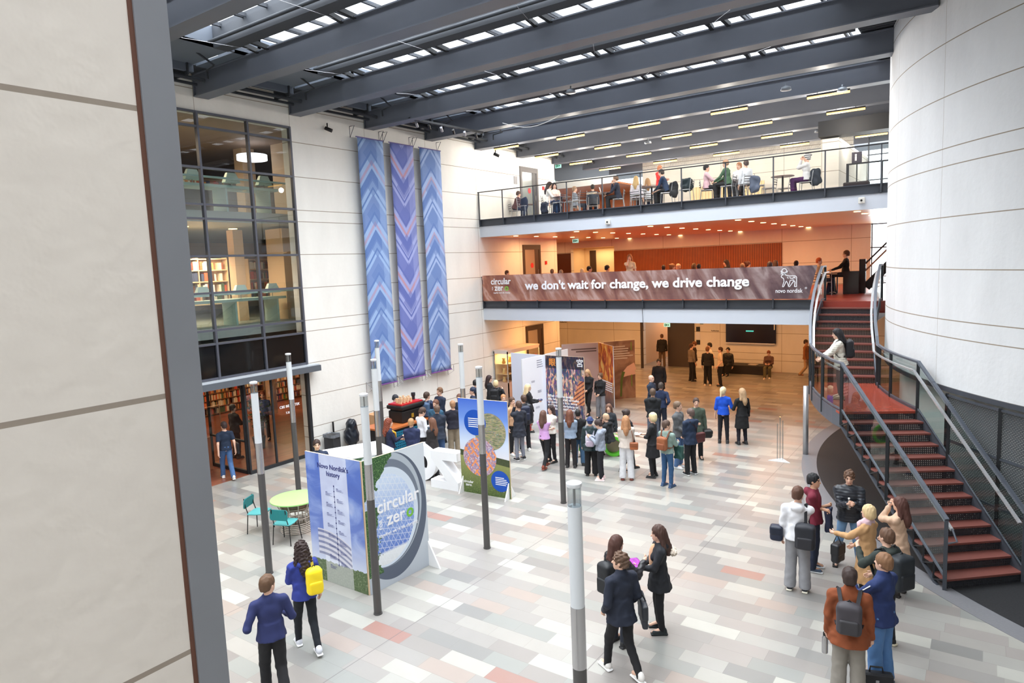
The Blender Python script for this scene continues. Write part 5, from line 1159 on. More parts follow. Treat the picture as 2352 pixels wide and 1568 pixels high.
    lo, hi = (-.58, -.46 - max(0, 0), -.02), (.58, .62 + abs(math.sin(lean_)) * .35, top_z + .05)
    def clip_range(f, pts, r): pass
    # ---- body
    pts = np.array(A + K + wr + el + sh + [hw]); lo = np.minimum(pts.min(0) - .16, (-.24, -.2, 9)); hi = np.maximum(pts.max(0) + .16, (.24, .2, 0)); lo[2] = -.0; hi[2] = hw[2] + .34
    F = Field(lo, hi, vox)
    F.ell((0, .0, 1.28), (.145 if fem else .155, .098, .19), T=TD); F.ell((0, .005, 1.10), (.12 if fem else .13, .09, .17), T=TD); F.ell((0, -.01, .965), (.155 if fem else .145, .105, .12), T=TD)
    for sx in (-1, 1): F.cone((sx * .03, -.015, 1.435), (sx * (sw - .02), -.01, 1.385), .05, .05, .05, T=TD)
    F.cone((0, -.02, 1.40), (0, -.008, 1.56), .058, .05, .03, T=TD)
    for i in (0, 1):
        F.cone(hips[i], K[i], .076, .054, .03); F.cone(K[i], A[i], .052, .036, .02); F.cone(A[i], A[i] + V3(0, .14, -.045), .034, .03, .02)
        F.cone(sh[i], el[i], .047, .037, .03); F.cone(el[i], wr[i], .037, .025, .02)
        F.cone(wr[i] + hd[i] * .02, wr[i] + hd[i] * .075, .026, .030, .02)
    F.ell((0, -.012, 1.655), (.076, .096, .094), .02, T=TH); F.ell((0, .03, 1.595), (.058, .062, .083), .03, T=TH); F.ell((0, .062, 1.535), (.026, .024, .02), .03, T=TH)
    F.cone((0, .088, 1.63), (0, .108, 1.598), .008, .0125, .012, T=TH); F.cone((-.03, .076, 1.652), (.03, .076, 1.652), .012, .012, .015, T=TH)
    for sx in (-1, 1): F.ell((sx * .076, -.006, 1.612), (.011, .02, .03), .008, T=TH); F.ell((sx * .031, .098, 1.632), (.017, .014, .011), .012, 'sub', T=TH)
    F.cone((-.018, .084, 1.563), (.018, .084, 1.563), .0085, .0085, .01, T=TH)
    v, f = F.mesh()
    skin_m = mat(SKIN[skin], .55, name='skin'); hc = hair[1] if hair[0] != 'bald' else (120, 90, 70)
    mats_ = [skin_m, mat((190, 110, 104), .5, name='lips'), mat((44, 34, 30), .3, name='eyes'), mat(hc, .8, name='brow')]
    cen = v[f].mean(1); lc = (cen - (hw - hp) - hp) @ Rh + hp; mi = np.zeros(len(f), int)
    fr = lc[:, 1] > .06
    mi[(abs(lc[:, 2] - 1.563) < .009) & (abs(lc[:, 0]) < .026) & fr] = 1
    mi[(((abs(lc[:, 0]) - .031) / .015) ** 2 + ((lc[:, 2] - 1.633) / .008) ** 2 < 1) & fr] = 2
    mi[(abs(abs(lc[:, 0]) - .034) < .02) & (abs(lc[:, 2] - 1.656) < .0065) & fr] = 3
    # fingers: four unequal curled fingers and a thumb leaving the side of the palm
    fb = MB()
    for i, sx in ((0, -1), (1, 1)):
        d = hd[i]; w0 = wr[i] + d * .02; pn = V3(-sx, 0, 0) if abs(d[0]) < .8 else V3(0, 0, -1); pn = pn - d * (pn @ d); pn /= np.linalg.norm(pn)  # palm normal, inward
        ac = np.cross(d, pn); ac /= np.linalg.norm(ac)
        if ac[1] < 0: ac = -ac                                                # towards the thumb side
        for j, (o_, ln) in enumerate(((.027, .068), (.009, .076), (-.009, .07), (-.026, .055))):
            b0 = w0 + d * .065 + ac * o_; b1 = b0 + d * ln * .5 + pn * .010; b2 = b1 + (d * .75 + pn * .66) * ln * .32; b3 = b2 + (d * .3 + pn * .95) * ln * .26
            fb.tube([b0 - d * .01, b1, b2, b3], [.0095, .0088, .008, .0065], 6)
        t0 = w0 + d * .015 + ac * .022; t1 = t0 + (d * .55 + ac * .75 + pn * .25) * .034; t2 = t1 + (d * .85 + ac * .2 + pn * .4) * .032
        fb.tube([t0, t1, t2], [.012, .0105, .008], 6)
    nv = len(v); v = np.concatenate([v, np.array(fb.v)]); fq = [tuple(q) if len(q) == 4 else None for q in fb.f]; caps = [q for q in fb.f if len(q) != 4]
    fq = [q for q in fq if q] + [(q[0], q[1], q[2], q[3]) for q in caps] + [(q[0], q[3], q[4], q[5]) for q in caps]
    f = np.concatenate([f, np.array(fq) + nv]); mi = np.concatenate([mi, np.zeros(len(fq), int)])
    npmesh('body', v * s, f, mats_, root, mi)
    # ---- top garment
    tk = {'tee': .012, 'sweater': .018, 'jacket': .024, 'coat': .026, 'puffer': .031, 'dress': .016, 'hoodie': .026}[kind]
    hz = hem if hem is not None else {'tee': .90, 'sweater': .90, 'jacket': .84, 'coat': .58, 'puffer': .84, 'dress': .62, 'hoodie': .88}[kind]
    lo2 = np.minimum(np.array(wr + el + sh).min(0) - .12, (-.3, -.27, 9)); hi2 = np.maximum(np.array(wr + el + sh).max(0) + .12, (.3, .27, 0)); lo2[2] = min(lo2[2], hz + dz - .06); hi2[2] = max(hi2[2], sh[0][2] + .22)
    if sit: lo2[2] = min(lo2[2], seatz)
    lo2 -= .02 + tk * .5; hi2 += .02 + tk * .5
    F = Field(lo2, hi2, max(vox, .013))
    F.ell((0, .0, 1.28), (.15 + tk, .098 + tk, .2), T=TD); F.ell((0, .005, 1.10), ((.122 if fem else .138) + tk, .092 + tk, .18), T=TD)
    tk, ta = tk, tk * .62
    for sx in (-1, 1): F.cone((sx * .03, -.015, 1.43), (sx * (sw - .02), -.01, 1.382), .052 + tk * .5, .052 + tk * .5, .05, T=TD)
    if fem:
        for sx in (-1, 1): F.ell((sx * .06, .085 + tk * .6, 1.27), (.055, .045, .055), .04, T=TD)
    sl0 = .010 if slim else (.016 if slim is None else .03); hr = .166 + sl0 * .8 + tk * .55; hy = .128 + sl0 * .9 + tk * .6; hr += sl0 * .4
    if hz > .8: F.skirt((0, .0, 1.12), (0, .0, hz), .13 + tk, .09 + tk, hr, hy, .04, T=TD)
    else:
        F.skirt((0, .0, 1.12), (0, .0, .9), .13 + tk, .09 + tk, hr, hy, .04, T=TD)
        if not sit: F.skirt((0, .0, .92), (0, (A[0][1] + A[1][1]) * .12, hz), hr, hy, hr + .03, hy + .045, .03)
    for i in (0, 1):
        e2 = el[i]
        if sleeve >= .9: F.cone(sh[i], e2, .05 + ta, .040 + ta, .035); F.cone(e2, wr[i] - (wr[i] - e2) * (1 - sleeve * .96), .040 + ta, .029 + ta * .8, .02)
        elif sleeve >= .5: F.cone(sh[i], e2, .05 + ta, .042 + ta, .035); F.cone(e2, e2 + (wr[i] - e2) * (sleeve - .5) * 2, .040 + ta, .036 + ta, .02)
        else: F.cone(sh[i], sh[i] + (e2 - sh[i]) * .62, .05 + ta, .05 + ta * 1.4, .035)
    if coll: F.cone((0, -.015, 1.43), (0, -.01, 1.43 + coll), .07 + tk * .4, .068 + tk * .4, .02, T=TD)
    if kind == 'hoodie' or accent == 'hood': F.ell((0, -.10, 1.43), (.10, .075, .07), .03, T=TD); F.cone((-.07, .0, 1.46), (.07, .0, 1.46), .03, .03, .02, T=TD)
    if kind == 'puffer': F.quilt(.008, .05)
    F.ripple(.0035 + (tk > .02) * .002, 34, 21, len(ALLP) * 1.7)
    F.cut(lambda P: hz - P[..., 2], TD if hz > .8 else None) if not sit or hz > .8 else None
    v, f = F.mesh(); tm = mat(top, .85 if kind != 'puffer' else .45, 0, .10, 22, name='cloth') if not isinstance(top, bpy.types.Material) else top
    npmesh({'tee': 'shirt', 'sweater': 'sweater', 'jacket': 'jacket', 'coat': 'coat', 'puffer': 'padded_jacket', 'dress': 'dress', 'hoodie': 'hoodie'}[kind], v * s, f, [tm], root)
    # ---- trousers
    if legs is not None:
        sl_ = .010 if slim else (.016 if slim is None else .03)
        lo3 = np.minimum(np.array(A + K + hips).min(0) - .15, (-.22, -.2, 0)); hi3 = np.maximum(np.array(A + K + hips).max(0) + .15, (.22, .2, 0)); hi3[2] = max(wz + .16, K[0][2] + .14); lo3[2] = .03
        F = Field(lo3, hi3, max(vox, .013)); F.ell((0, -.012, .975), ((.155 if fem else .148) + sl_ * .6, .108 + sl_ * .5, .12), T=TD)
        for i in (0, 1): F.cone(hips[i], K[i], .080 + sl_ * .8, .058 + sl_, .025); F.cone(K[i], A[i] + V3(0, 0, -.02), .056 + sl_, .038 + sl_ * (1.2 if slim else 1.8), .02)
        F.ripple(.003, 30, 26, len(ALLP) * 2.1)
        F.cut(lambda P: .06 - P[..., 2]); F.cut(lambda P: P[..., 2] - 1.05, TD)
        v, f = F.mesh(); lm = mat(legs, .85, 0, .1, 18, name='cloth') if not isinstance(legs, bpy.types.Material) else legs
        npmesh('trousers', v * s, f, [lm], root)
    # ---- shoes
    for i in (0, 1):
        F = Field(A[i] - V3(.08, .12, .1), A[i] + V3(.08, .24, .08), max(vox * .8, .010)); a = A[i].copy(); up_ = a[2] - .085
        F.cone((a[0], a[1] - .035, .055 + up_), (a[0] * 1.06, a[1] + .13, .038 + up_ * .2), .046, .036, .02); F.ell((a[0], a[1] - .01, .085 + up_), (.045, .055, .05), .02)
        F.rbox((a[0] * 1.03, a[1] + .045, .016 + up_ * .6), (.046, .135, .016), .014, .008)
        F.cut(lambda P: .002 - P[..., 2])
        v, f = F.mesh(); cz = v[f].mean(1)[:, 2]
        npmesh('shoe', v * s, f, [mat(shoes, .6, name='shoe_leather'), mat(sole or shoes, .6, name='shoe_sole')], root, (cz < .034 + up_ * .6).astype(int))
    # ---- hair
    st_, hc = hair
    if st_ != 'bald':
        l5, h5 = hw + V3(-.24, -.30, -.32 if 'long' in st_ else -.12), hw + V3(.24, .24, .34); F = Field(l5, h5, max(vox * .85, .010)); g = .012 if 'short' in st_ else .018
        if 'curly' in st_: g = .026
        F.ell((0, -.018, 1.662), (.080 + g * .7, .10 + g * .7, .094 + g), .01, T=TH); F.ell((0, -.06, 1.60), (.066 + g * .6, .055 + g * .6, .07), .02, T=TH)
        if st_ in ('bob', 'bobcurl'): F.ell((0, -.035, 1.60), (.098, .09, .10), .03, T=TH)
        if 'long' in st_:
            F.cone((0, -.065, 1.62), (0, -.135, 1.36), .085, .065, .03, T=TH); F.cone((0, -.12, 1.4), (0, -.135, 1.28), .07, .045, .03, T=TH)
            for sx in (-1, 1): F.cone((sx * .06, -.03, 1.64), (sx * .10, -.06, 1.42), .045, .04, .03, T=TH)
        if 'pony' in st_: F.cone((0, -.12, 1.66), (0, -.16, 1.48), .035, .022, .02, T=TH)
        if 'bun' in st_: F.ell((0, -.12, 1.71), (.045, .045, .045), .01, T=TH)
        if 'cap' in st_: F.ell((0, .09, 1.672), (.07, .07, .012), .01, T=TH)
        if 'hat' in st_: F.ell((0, -.01, 1.66), (.12, .135, .022), .02, T=TH)
        F.ell((0, .135, 1.575), (.074 if 'long' in st_ or 'bob' in st_ else .10, .115, .118), .012, 'sub', T=TH)
        if 'short' in st_ : F.put(lambda P: np.maximum(P[..., 2] - 1.575, P[..., 1] + 9) if 0 else (P[..., 2] - 1.56), (-.2, -.2, 1.3), (.2, .2, 1.56), .01, 'sub', T=TH)
        amp = .012 if 'curl' in st_ else .0035; F.ripple(amp, 60 if 'curl' in st_ else 90, 70 if 'curl' in st_ else 18, len(ALLP))
        v, f = F.mesh(); nm = 'cap' if 'cap' in st_ else 'hat' if 'hat' in st_ else 'hair'
        if len(f): npmesh(nm, v * s, f, [mat(hc, .65, 0, .22, 40, name='hair')], root)
    Mx = Matrix.Translation(pos) @ Matrix.Rotation(rz, 4, 'Z') @ Matrix.Scale(s, 4)
    info = dict(M=Mx, wr=wr, hd=hd, sh=sh, el=el, tp=tp, root=root, tk=tk, s=s, wz=wz, rz=rz, pos=pos)
    ALLP[key] = info; return info
def field_obj(name, build, lo, hi, vox, m, M_, parent=None):
    F = Field(lo, hi, vox); build(F); v, f = F.mesh(); o = npmesh(name, v, f, m if isinstance(m, list) else [m], parent)
    if M_ is not None: o.data.transform(M_)
    return o
def item(name, label, cat, p, at_):
    """a carried thing: an Empty at its place; parts are then given in the carrier's own frame"""
    w = p['M'] @ Vector(at_); t = thing(name, label, cat, tuple(w)); inv = Matrix.Translation(-w) @ p['M']; return t, inv
def backpack(key, label, c, c2=None, size=(.15, .085, .22), z=1.22, off=0., both=True, side=0., m=None):
    p = ALLP[key]; y = -.11 - p['tk'] - size[1] - .005; ctr = p['tp']((side, y + off, z)); t, I = item('backpack', label, 'backpack', p, tuple(ctr)); c2 = c2 or c; ctr = V3(*ctr)
    def bd(F): F.rbox(ctr, size, .055, .01); F.ell(ctr + V3(0, .0, size[2] * .6), (size[0] * .9, size[1] * .95, size[2] * .55), .03); F.ripple(.003, 30, 20, 1)
    pk = field_obj('pack_body', bd, ctr - .3, ctr + .35, .014, mat(c, .6, name='bag_cloth'), I, t)
    field_obj('front_pocket', lambda F: F.rbox(ctr + V3(0, -size[1] * .85, -size[2] * .4), (size[0] * .8, .035, size[2] * .5), .03), ctr - .3, ctr + .3, .014, mat(c2, .6, name='bag_cloth'), I, pk)
    for sx in ((-1, 1) if both else ((1,) if side > 0 else (-1,))):
        k = p['tk'] + .055; a = [(sx * .09 + side * .3, y + size[1] * .9, z + size[2] * .75), (sx * .12, -.04, 1.41 + k), (sx * .13, .05, 1.38 + k * .8), (sx * .135, .11 + k * .6, 1.25), (sx * .16, .05, 1.08), (sx * .13, y + size[1], z - size[2] * .7)]
        b = MB(); q = [p['tp'](v) for v in a]
        for u, w in zip(q, q[1:]): b.bar(tuple(u), tuple(w), .045, .014, (0, -1, .3))
        o = b.build('strap', mat(tuple(int(v * .7) for v in c), .6, name='bag_strap'), t); o.data.transform(I)
    q = [tuple(ctr + V3(-.03, .0, size[2] * 1.08)), tuple(ctr + V3(0, .0, size[2] * 1.25)), tuple(ctr + V3(.03, .0, size[2] * 1.08))]
    MB().tube(q, .008, 6).build('grab_loop', mat((20, 20, 22), .6), pk).data.transform(I)
    return t
def handbag(key, label, c, pos, size, strap=None, name='shoulder_bag', rot=0., soft=False):
    """bag hung at pos in the carrier's frame, with a strap polyline"""
    p = ALLP[key]; ctr = V3(*pos); t, I = item(name, label, 'bag', p, pos); R = Matrix.Translation(ctr) @ Matrix.Rotation(rot, 4, 'Z') @ Matrix.Translation(-ctr)
    bb = field_obj('bag_body', lambda F: (F.rbox(ctr, size, min(size) * .6, .01), F.ripple(.014 if soft else .003, 26 if soft else 30, 12 if soft else 20, 2)), ctr - max(size) - .05, ctr + max(size) + .05, .013, mat(c, .55, name='bag_leather'), I @ R, t)
    if not soft: field_obj('flap', lambda F: F.rbox(ctr + V3(0, 0, size[2] * .35), (size[0] * 1.03, size[1] * 1.12, size[2] * .62), min(size) * .5), ctr - max(size) - .05, ctr + max(size) + .05, .013, mat(tuple(int(v * .85) for v in c), .5, name='bag_leather'), I @ R, bb)
    if strap: MB().tube(strap, .010, 6).build('strap', mat(tuple(int(v * .7) for v in c), .6), t).data.transform(I)
    return t
# ================================================================ WHO STANDS WHERE
def hp_(px, py, h=1.75, zf=0., sit=False): q = at(px, py, z=zf + (h * 1.35 / 1.75 if sit else h)); return (q[0], q[1])
DKB = (52, 34, 28); BRN = (78, 54, 40); BLK = (26, 22, 22); BLD = (206, 176, 132); GRY = (110, 98, 88); NAV = (28, 34, 62); WHT = (232, 232, 232); JN = (70, 104, 152); JL = (110, 146, 184); DJ = (34, 44, 68)
P_ = person
# --- nearest group, left
P_('navy', 'man in a navy sweater and black trousers, back turned, nearest the viewer on the left', hp_(612, 1320, 1.8), -8, 1.80, (38, 46, 92), (26, 26, 30), ('short', (92, 66, 46)), L=(.24, .16, 1.08), R=(.2, .24, 1.10), leg='walk', turn=55, coll=.03, shoes=(30, 30, 30))
P_('yellow', 'woman with long dark wavy hair in a blue jacket, walking away with a yellow backpack', hp_(690, 1243, 1.74), -12, 1.74, (44, 58, 140), (24, 28, 36), ('longcurl', (46, 30, 28)), shoes=(214, 216, 226), sole=(235, 235, 235), kind='jacket', fem=True, L='hold', R='down', leg='stride', slim=True, hem=.86, accent='hood')
backpack('yellow', 'yellow roll top backpack on the woman in the blue jacket', (250, 222, 30), (248, 216, 24), (.12, .09, .2), 1.18, side=.11, both=False)
P_('tee', 'man in a navy tee and blue jeans walking into the library', hp_(513, 968, 1.68), -12, 1.68, (26, 40, 62), JN, ('short', (58, 42, 40)), shoes=(226, 224, 220), sole=(240, 240, 240), kind='tee', sleeve=.3, L='downb', R='downb', leg='stride', turn=-20)
handbag('tee', 'flat black laptop sleeve under the arm of the man in the navy tee', (16, 18, 26), (.30, -.12, .92), (.03, .13, .17), None, 'laptop_sleeve')
P_('smile', 'smiling man in a dark jacket and white shirt behind the history poster', hp_(727, 1010, 1.8), 165, 1.8, (34, 46, 70), (40, 42, 60), ('short', DKB), kind='jacket', R='front', L='front', turn=10, coll=.03)
# --- coffee cart
P_('barista', 'barista in a white shirt and cap behind the coffee cart', hp_(906, 906, 1.72), 110, 1.72, (228, 230, 234), (40, 40, 44), ('shortcap', (44, 46, 54)), R='hold', L='hold', nod=15)
P_('red', 'woman with long curly red hair and navy top holding a cup by the cart', hp_(893, 961, 1.7), 80, 1.70, NAV, (30, 34, 60), ('longcurl', (118, 54, 32)), fem=True, R=(.05, .34, 1.2), L=(.08, .3, 1.1))
tag(MB().tube([tuple(ALLP['red']['M'] @ Vector((.1, .02, 1.42))), tuple(ALLP['red']['M'] @ Vector((.08, .14, 1.34))), tuple(ALLP['red']['M'] @ Vector((.02, .16, 1.12)))], .03, 8).build('scarf', mat((232, 166, 50), .8), None, True), 'orange yellow scarf round the neck of the red haired woman', 'scarf')
P_('suit', 'fair haired man in a navy suit jacket, back to the viewer, by the cart', hp_(944, 961, 1.70), 15, 1.70, (36, 44, 78), (44, 48, 66), ('short', (170, 128, 88)), kind='jacket', R='front', L='front', coll=.03)
P_('wshirt', 'man in a white shirt bending towards the counter in the coffee queue', hp_(966, 935, 1.78), 60, 1.78, (228, 230, 236), (30, 30, 34), ('short', (74, 54, 44)), R='down', L='hold', nod=25, turn=10)
P_('hood', 'woman with brown hair in a black hooded top in the coffee queue', hp_(991, 960, 1.68), -50, 1.68, (38, 34, 36), (30, 30, 34), ('long', (104, 68, 50)), kind='hoodie', fem=True, R='front', L='front')
P_('ncoat', 'man in a long dark navy jacket with jeans, back to the viewer in the queue', hp_(1003, 930, 1.82), -5, 1.82, (34, 42, 58), (60, 88, 130), ('short', (96, 74, 60)), kind='coat', hem=.8, R='front', L='front', coll=.03)
P_('nbag', 'man in navy with a blue grey backpack, in the queue against the wall', hp_(980, 900, 1.8), 20, 1.80, (34, 44, 72), DJ, ('short', (66, 48, 38)), kind='jacket', turn=40)
backpack('nbag', 'blue grey backpack on the man in navy against the wall', (66, 90, 120), (50, 70, 96))
P_('whood', 'man in a dark cardigan with a white hood, looking left in the queue', hp_(1009, 890, 1.85), 230, 1.85, (34, 42, 62), (40, 40, 46), ('short', (110, 78, 54)), kind='jacket', R='front', L='front')
P_('teal', 'man with brown hair and a teal jacket in the middle of the queue', hp_(1000, 918, 1.8), 215, 1.80, (46, 84, 110), (60, 88, 130), ('short', (100, 62, 44)), kind='jacket')
P_('khaki', 'man in a dark sweater and khaki trousers, standing left of the blue poster', hp_(1039, 920, 1.76), -8, 1.76, (30, 30, 44), (146, 132, 112), ('short', (156, 116, 84)), kind='sweater', R='front', L='front', slim=False)
P_('behindp', 'dark clothed person between the khaki trousers man and the blue poster', hp_(1054, 905, 1.72), 200, 1.72, (30, 36, 52), DJ, ('short', (96, 62, 48)), kind='jacket')
P_('navcap', 'man in a navy cap looking left above the blue poster', hp_(1085, 889, 1.8), 262, 1.80, (34, 44, 66), DJ, ('shortcap', (30, 42, 66)), kind='jacket')
P_('blk1', 'dark clothed person hidden by the lamp post above the blue poster', hp_(1093, 872, 1.78), 60, 1.78, (30, 30, 36), DJ, ('short', BLK), kind='jacket')
P_('dkw', 'woman with long dark hair in black before the display case', hp_(1124, 862, 1.72), 100, 1.72, (28, 26, 30), (150, 130, 126), ('long', (54, 34, 32)), kind='jacket', fem=True)
P_('blbag', 'person with short fair hair in black carrying a backpack before the display case', hp_(1139, 873, 1.70), 20, 1.70, (30, 30, 34), (36, 36, 40), ('bob', (222, 196, 150)), kind='jacket', fem=True, R='up')
backpack('blbag', 'black backpack on the fair haired person before the display case', (26, 26, 30))
P_('ginger', 'ginger haired person half hidden at the right edge of the blue poster', hp_(1156, 906, 1.66), 165, 1.66, (40, 38, 44), (36, 36, 42), ('short', (186, 128, 86)), kind='sweater')
P_('tan', 'man with a tan scarf and white sleeves beside the blue poster', hp_(1176, 912, 1.78), 140, 1.78, (190, 150, 118), (30, 30, 34), ('short', (84, 58, 42)), kind='sweater', shoes=(230, 230, 232), sole=(240, 240, 240), coll=.06)
P_('dcoat', 'man in a dark knee coat and grey jeans beside the blue poster', hp_(1190, 921, 1.78), -35, 1.78, (36, 40, 52), (128, 132, 146), ('short', (80, 56, 44)), kind='coat', hem=.72, L='mouth', shoes=(40, 40, 44), sole=(220, 220, 220), slim=True)
P_('pbag', 'man in a black jacket with a dark backpack beside the long coat', hp_(1202, 907, 1.76), -10, 1.76, (34, 36, 44), (30, 30, 36), ('short', (82, 60, 48)), kind='puffer', L='front', shoes=(240, 240, 240), turn=-20)
backpack('pbag', 'dark navy backpack on the man beside the long coat', (34, 40, 62))
P_('tablet', 'fair haired woman in black with red trousers reading a tablet', hp_(1213, 882, 1.68), 85, 1.68, (26, 26, 30), (150, 30, 40), ('long', (226, 200, 156)), kind='jacket', fem=True, R='hold', L='hold', hem=.74, slim=True)
handbag('tablet', 'dark blue tablet held by the fair haired woman', (34, 44, 92), (.0, .42, 1.16), (.11, .07, .012), None, 'tablet')
P_('lilac', 'woman in a lilac top and black jeans with red brown boots', hp_(1248, 943, 1.66), 30, 1.66, (206, 160, 214), (30, 30, 34), ('long', (92, 64, 52)), kind='tee', fem=True, sleeve=.7, R='cross', L='cross', leg='stride', shoes=(126, 58, 42), slim=True)
P_('cream', 'woman with dark curly hair in a cream sweater beside the lilac top', hp_(1264, 931, 1.68), 225, 1.68, (228, 222, 212), (28, 28, 32), ('longcurl', (52, 36, 34)), kind='sweater', fem=True, R='cross', L='cross', shoes=(28, 28, 30), slim=True)
P_('bluesw', 'woman in a grey blue sweater half hidden by the lamp post', hp_(1308, 937, 1.71), 10, 1.66, (140, 156, 178), (34, 30, 34), ('long', (110, 66, 48)), kind='sweater', fem=True, R='front', L='front')
P_('leather', 'person in a black leather jacket and jeans right of the lamp post', hp_(1327, 942, 1.60), 0, 1.62, (28, 28, 30), (66, 98, 130), ('short', BLK), kind='jacket', R='front')
P_('phoneb', 'woman with long fair hair in black looking at her phone by the pinkish panel', hp_(1350, 848, 1.74), 205, 1.74, (26, 26, 30), (24, 24, 28), ('long', (196, 158, 118)), fem=True, R='phone', L='front', leg='stride', nod=20, slim=True)
P_('turtle', 'woman in a black roll neck and grey checked trousers by the orange poster', hp_(1378, 857, 1.70), 205, 1.70, (24, 24, 28), (128, 130, 138), ('bun', (96, 68, 48)), fem=True, R='hip', L='front', coll=.05, turn=10, slim=False)
P_('bluehat', 'person in a blue bucket hat and dark green coat with a fur collar', hp_(1355, 957, 1.62), 5, 1.62, (32, 52, 56), (22, 22, 26), ('shorthat', (40, 58, 104)), kind='puffer', fem=True, hem=.78, slim=False, shoes=(22, 22, 24))
backpack('bluehat', 'white patterned drawstring bag on the person in the blue hat', (206, 204, 220), (196, 180, 200), (.13, .06, .17), 1.08)
P_('greyh', 'girl in a grey hooded top looking at her phone, in pink shoes', hp_(1378, 963, 1.64), -80, 1.64, (146, 154, 170), (26, 28, 34), ('bun', (58, 44, 42)), kind='hoodie', fem=True, R='phone', L='phone', nod=25, shoes=(236, 206, 206), sole=(240, 230, 230), slim=True)
P_('sitf', 'seated woman laughing towards the viewer behind the crouching man', hp_(1398, 928, 1.70, 0, True), 190, 1.70, (40, 44, 50), (30, 30, 34), ('long', (110, 76, 60)), fem=True, leg='sit', kind='jacket')
P_('crouch', 'man in a black hooded top with a white print, bending forward on a stool', hp_(1400, 950, 1.70, 0, True), -60, 1.70, (26, 28, 32), (30, 30, 34), ('short', (190, 158, 128)), leg='sit', kind='hoodie', lean=12, R='chin')
P_('sweat', 'woman in a cream sweater and white trousers with a brown shoulder bag', hp_(1437, 955, 1.72), 0, 1.72, (206, 194, 184), (222, 222, 226), ('long', (176, 126, 88)), kind='sweater', fem=True, R='front', L='front', shoes=(110, 50, 38), slim=False)
handbag('sweat', 'brown leather shoulder bag on the woman in white trousers', (166, 92, 52), (.20, -.12, .96), (.11, .05, .10), [(.2, -.12, 1.05), (.16, -.14, 1.3), (.12, 0, 1.47)])
P_('bunw', 'woman with a dark bun in black, striding to the right behind the cream sweater', hp_(1440, 940, 1.72), 60, 1.72, (30, 30, 36), (24, 26, 32), ('bun', (62, 48, 44)), kind='jacket', fem=True, leg='stride', slim=True)
P_('lady', 'older woman with short fair hair in a black dress, holding papers', hp_(1498, 948, 1.74), -75, 1.74, (30, 30, 34), (28, 28, 32), ('bob', (226, 206, 160)), kind='dress', fem=True, hem=.56, R='hold', L='hold', sleeve=.6, slim=True)
handbag('lady', 'white folded papers held by the older fair haired woman', (226, 226, 230), (.0, .42, 1.15), (.14, .09, .008), None, 'papers')
P_('leatherbag', 'man in a grey green sweater and jeans with a brown leather backpack', hp_(1531, 965, 1.72), 35, 1.72, (136, 158, 150), (48, 84, 124), ('short', (86, 66, 56)), kind='sweater', R='hold', L='front', turn=40, shoes=(60, 84, 120), slim=True)
backpack('leatherbag', 'brown leather backpack on the man in the grey green sweater', (150, 88, 54), (136, 76, 46), (.14, .08, .17), 1.18)
handbag('leatherbag', 'dark green jacket with yellow lining hung over an arm', (40, 78, 72), (.2, .24, .9), (.13, .06, .18), None, 'folded_jacket', soft=True)
P_('cardig', 'man in a grey cardigan over a grey shirt, facing right in the group', hp_(1557, 922, 1.86), 115, 1.86, (96, 98, 100), (86, 116, 160), ('short', (118, 96, 78)), kind='jacket', R='front', L='down', shoes=(236, 236, 238), turn=-10)
P_('satchel', 'man in a navy hooded coat with a burgundy satchel', hp_(1585, 938, 1.80), -40, 1.80, (34, 48, 72), (30, 30, 34), ('short', (96, 78, 72)), kind='coat', hem=.82, L='front', R='front', turn=-20, accent='hood', shoes=(40, 40, 44), sole=(230, 230, 230))
handbag('satchel', 'large burgundy leather satchel on the man in the navy coat', (96, 46, 46), (.24, -.05, .96), (.17, .06, .13), [(.2, .0, 1.05), (.1, -.13, 1.25), (-.12, -.12, 1.45)])
P_('camo', 'man in a green patterned jacket facing the viewer, holding a black helmet', hp_(1599, 914, 1.78), 165, 1.78, (70, 82, 70), (24, 24, 28), ('short', (74, 54, 44)), kind='jacket', L='down', R='hold', hem=.8, turn=5)
handbag('camo', 'black helmet held by the man in the green patterned jacket', (26, 26, 28), (-.27, .12, .76), (.13, .13, .12), None, 'helmet')
P_('blue', 'woman with fair hair tied back in a bright blue top, back to the viewer', hp_(1661, 889, 1.76), 5, 1.76, (24, 84, 206), (30, 28, 36), ('pony', (226, 206, 166)), kind='sweater', fem=True, R=(.18, .25, 1.1), L='down', turn=25, slim=True, sleeve=.6)
P_('bdress', 'woman with long fair hair in a black dress beside the bright blue top', hp_(1704, 892, 1.74), -25, 1.74, (26, 26, 28), (30, 28, 40), ('long', (186, 152, 116)), kind='dress', fem=True, hem=.52, L=(.2, .25, 1.1), turn=-20, slim=True)
P_('dark1', 'man in a long black coat facing the viewer, behind the bald man', hp_(1513, 824, 1.82), 185, 1.82, (34, 32, 36), (30, 30, 34), ('short', (44, 34, 30)), kind='coat', skin='m')
P_('bald', 'bald man in a navy sweater over a white collar', hp_(1496, 861, 1.78), 120, 1.78, (40, 50, 68), (40, 44, 56), ('bald', (0, 0, 0)), R='front', L='front', coll=.03)
P_('nsw', 'man in a navy sweater, hand on hip, back to the viewer, beside the bald man', hp_(1518, 878, 1.74), 10, 1.74, (34, 46, 76), (30, 36, 52), ('short', (70, 60, 54)), R='hip', L='front', coll=.03)
P_('ctop', 'man in a black hooded top with small blue letters on the back', hp_(1499, 892, 1.82), 0, 1.82, (30, 32, 36), (90, 96, 110), ('short', (96, 76, 62)), kind='hoodie', R='front', L='front')
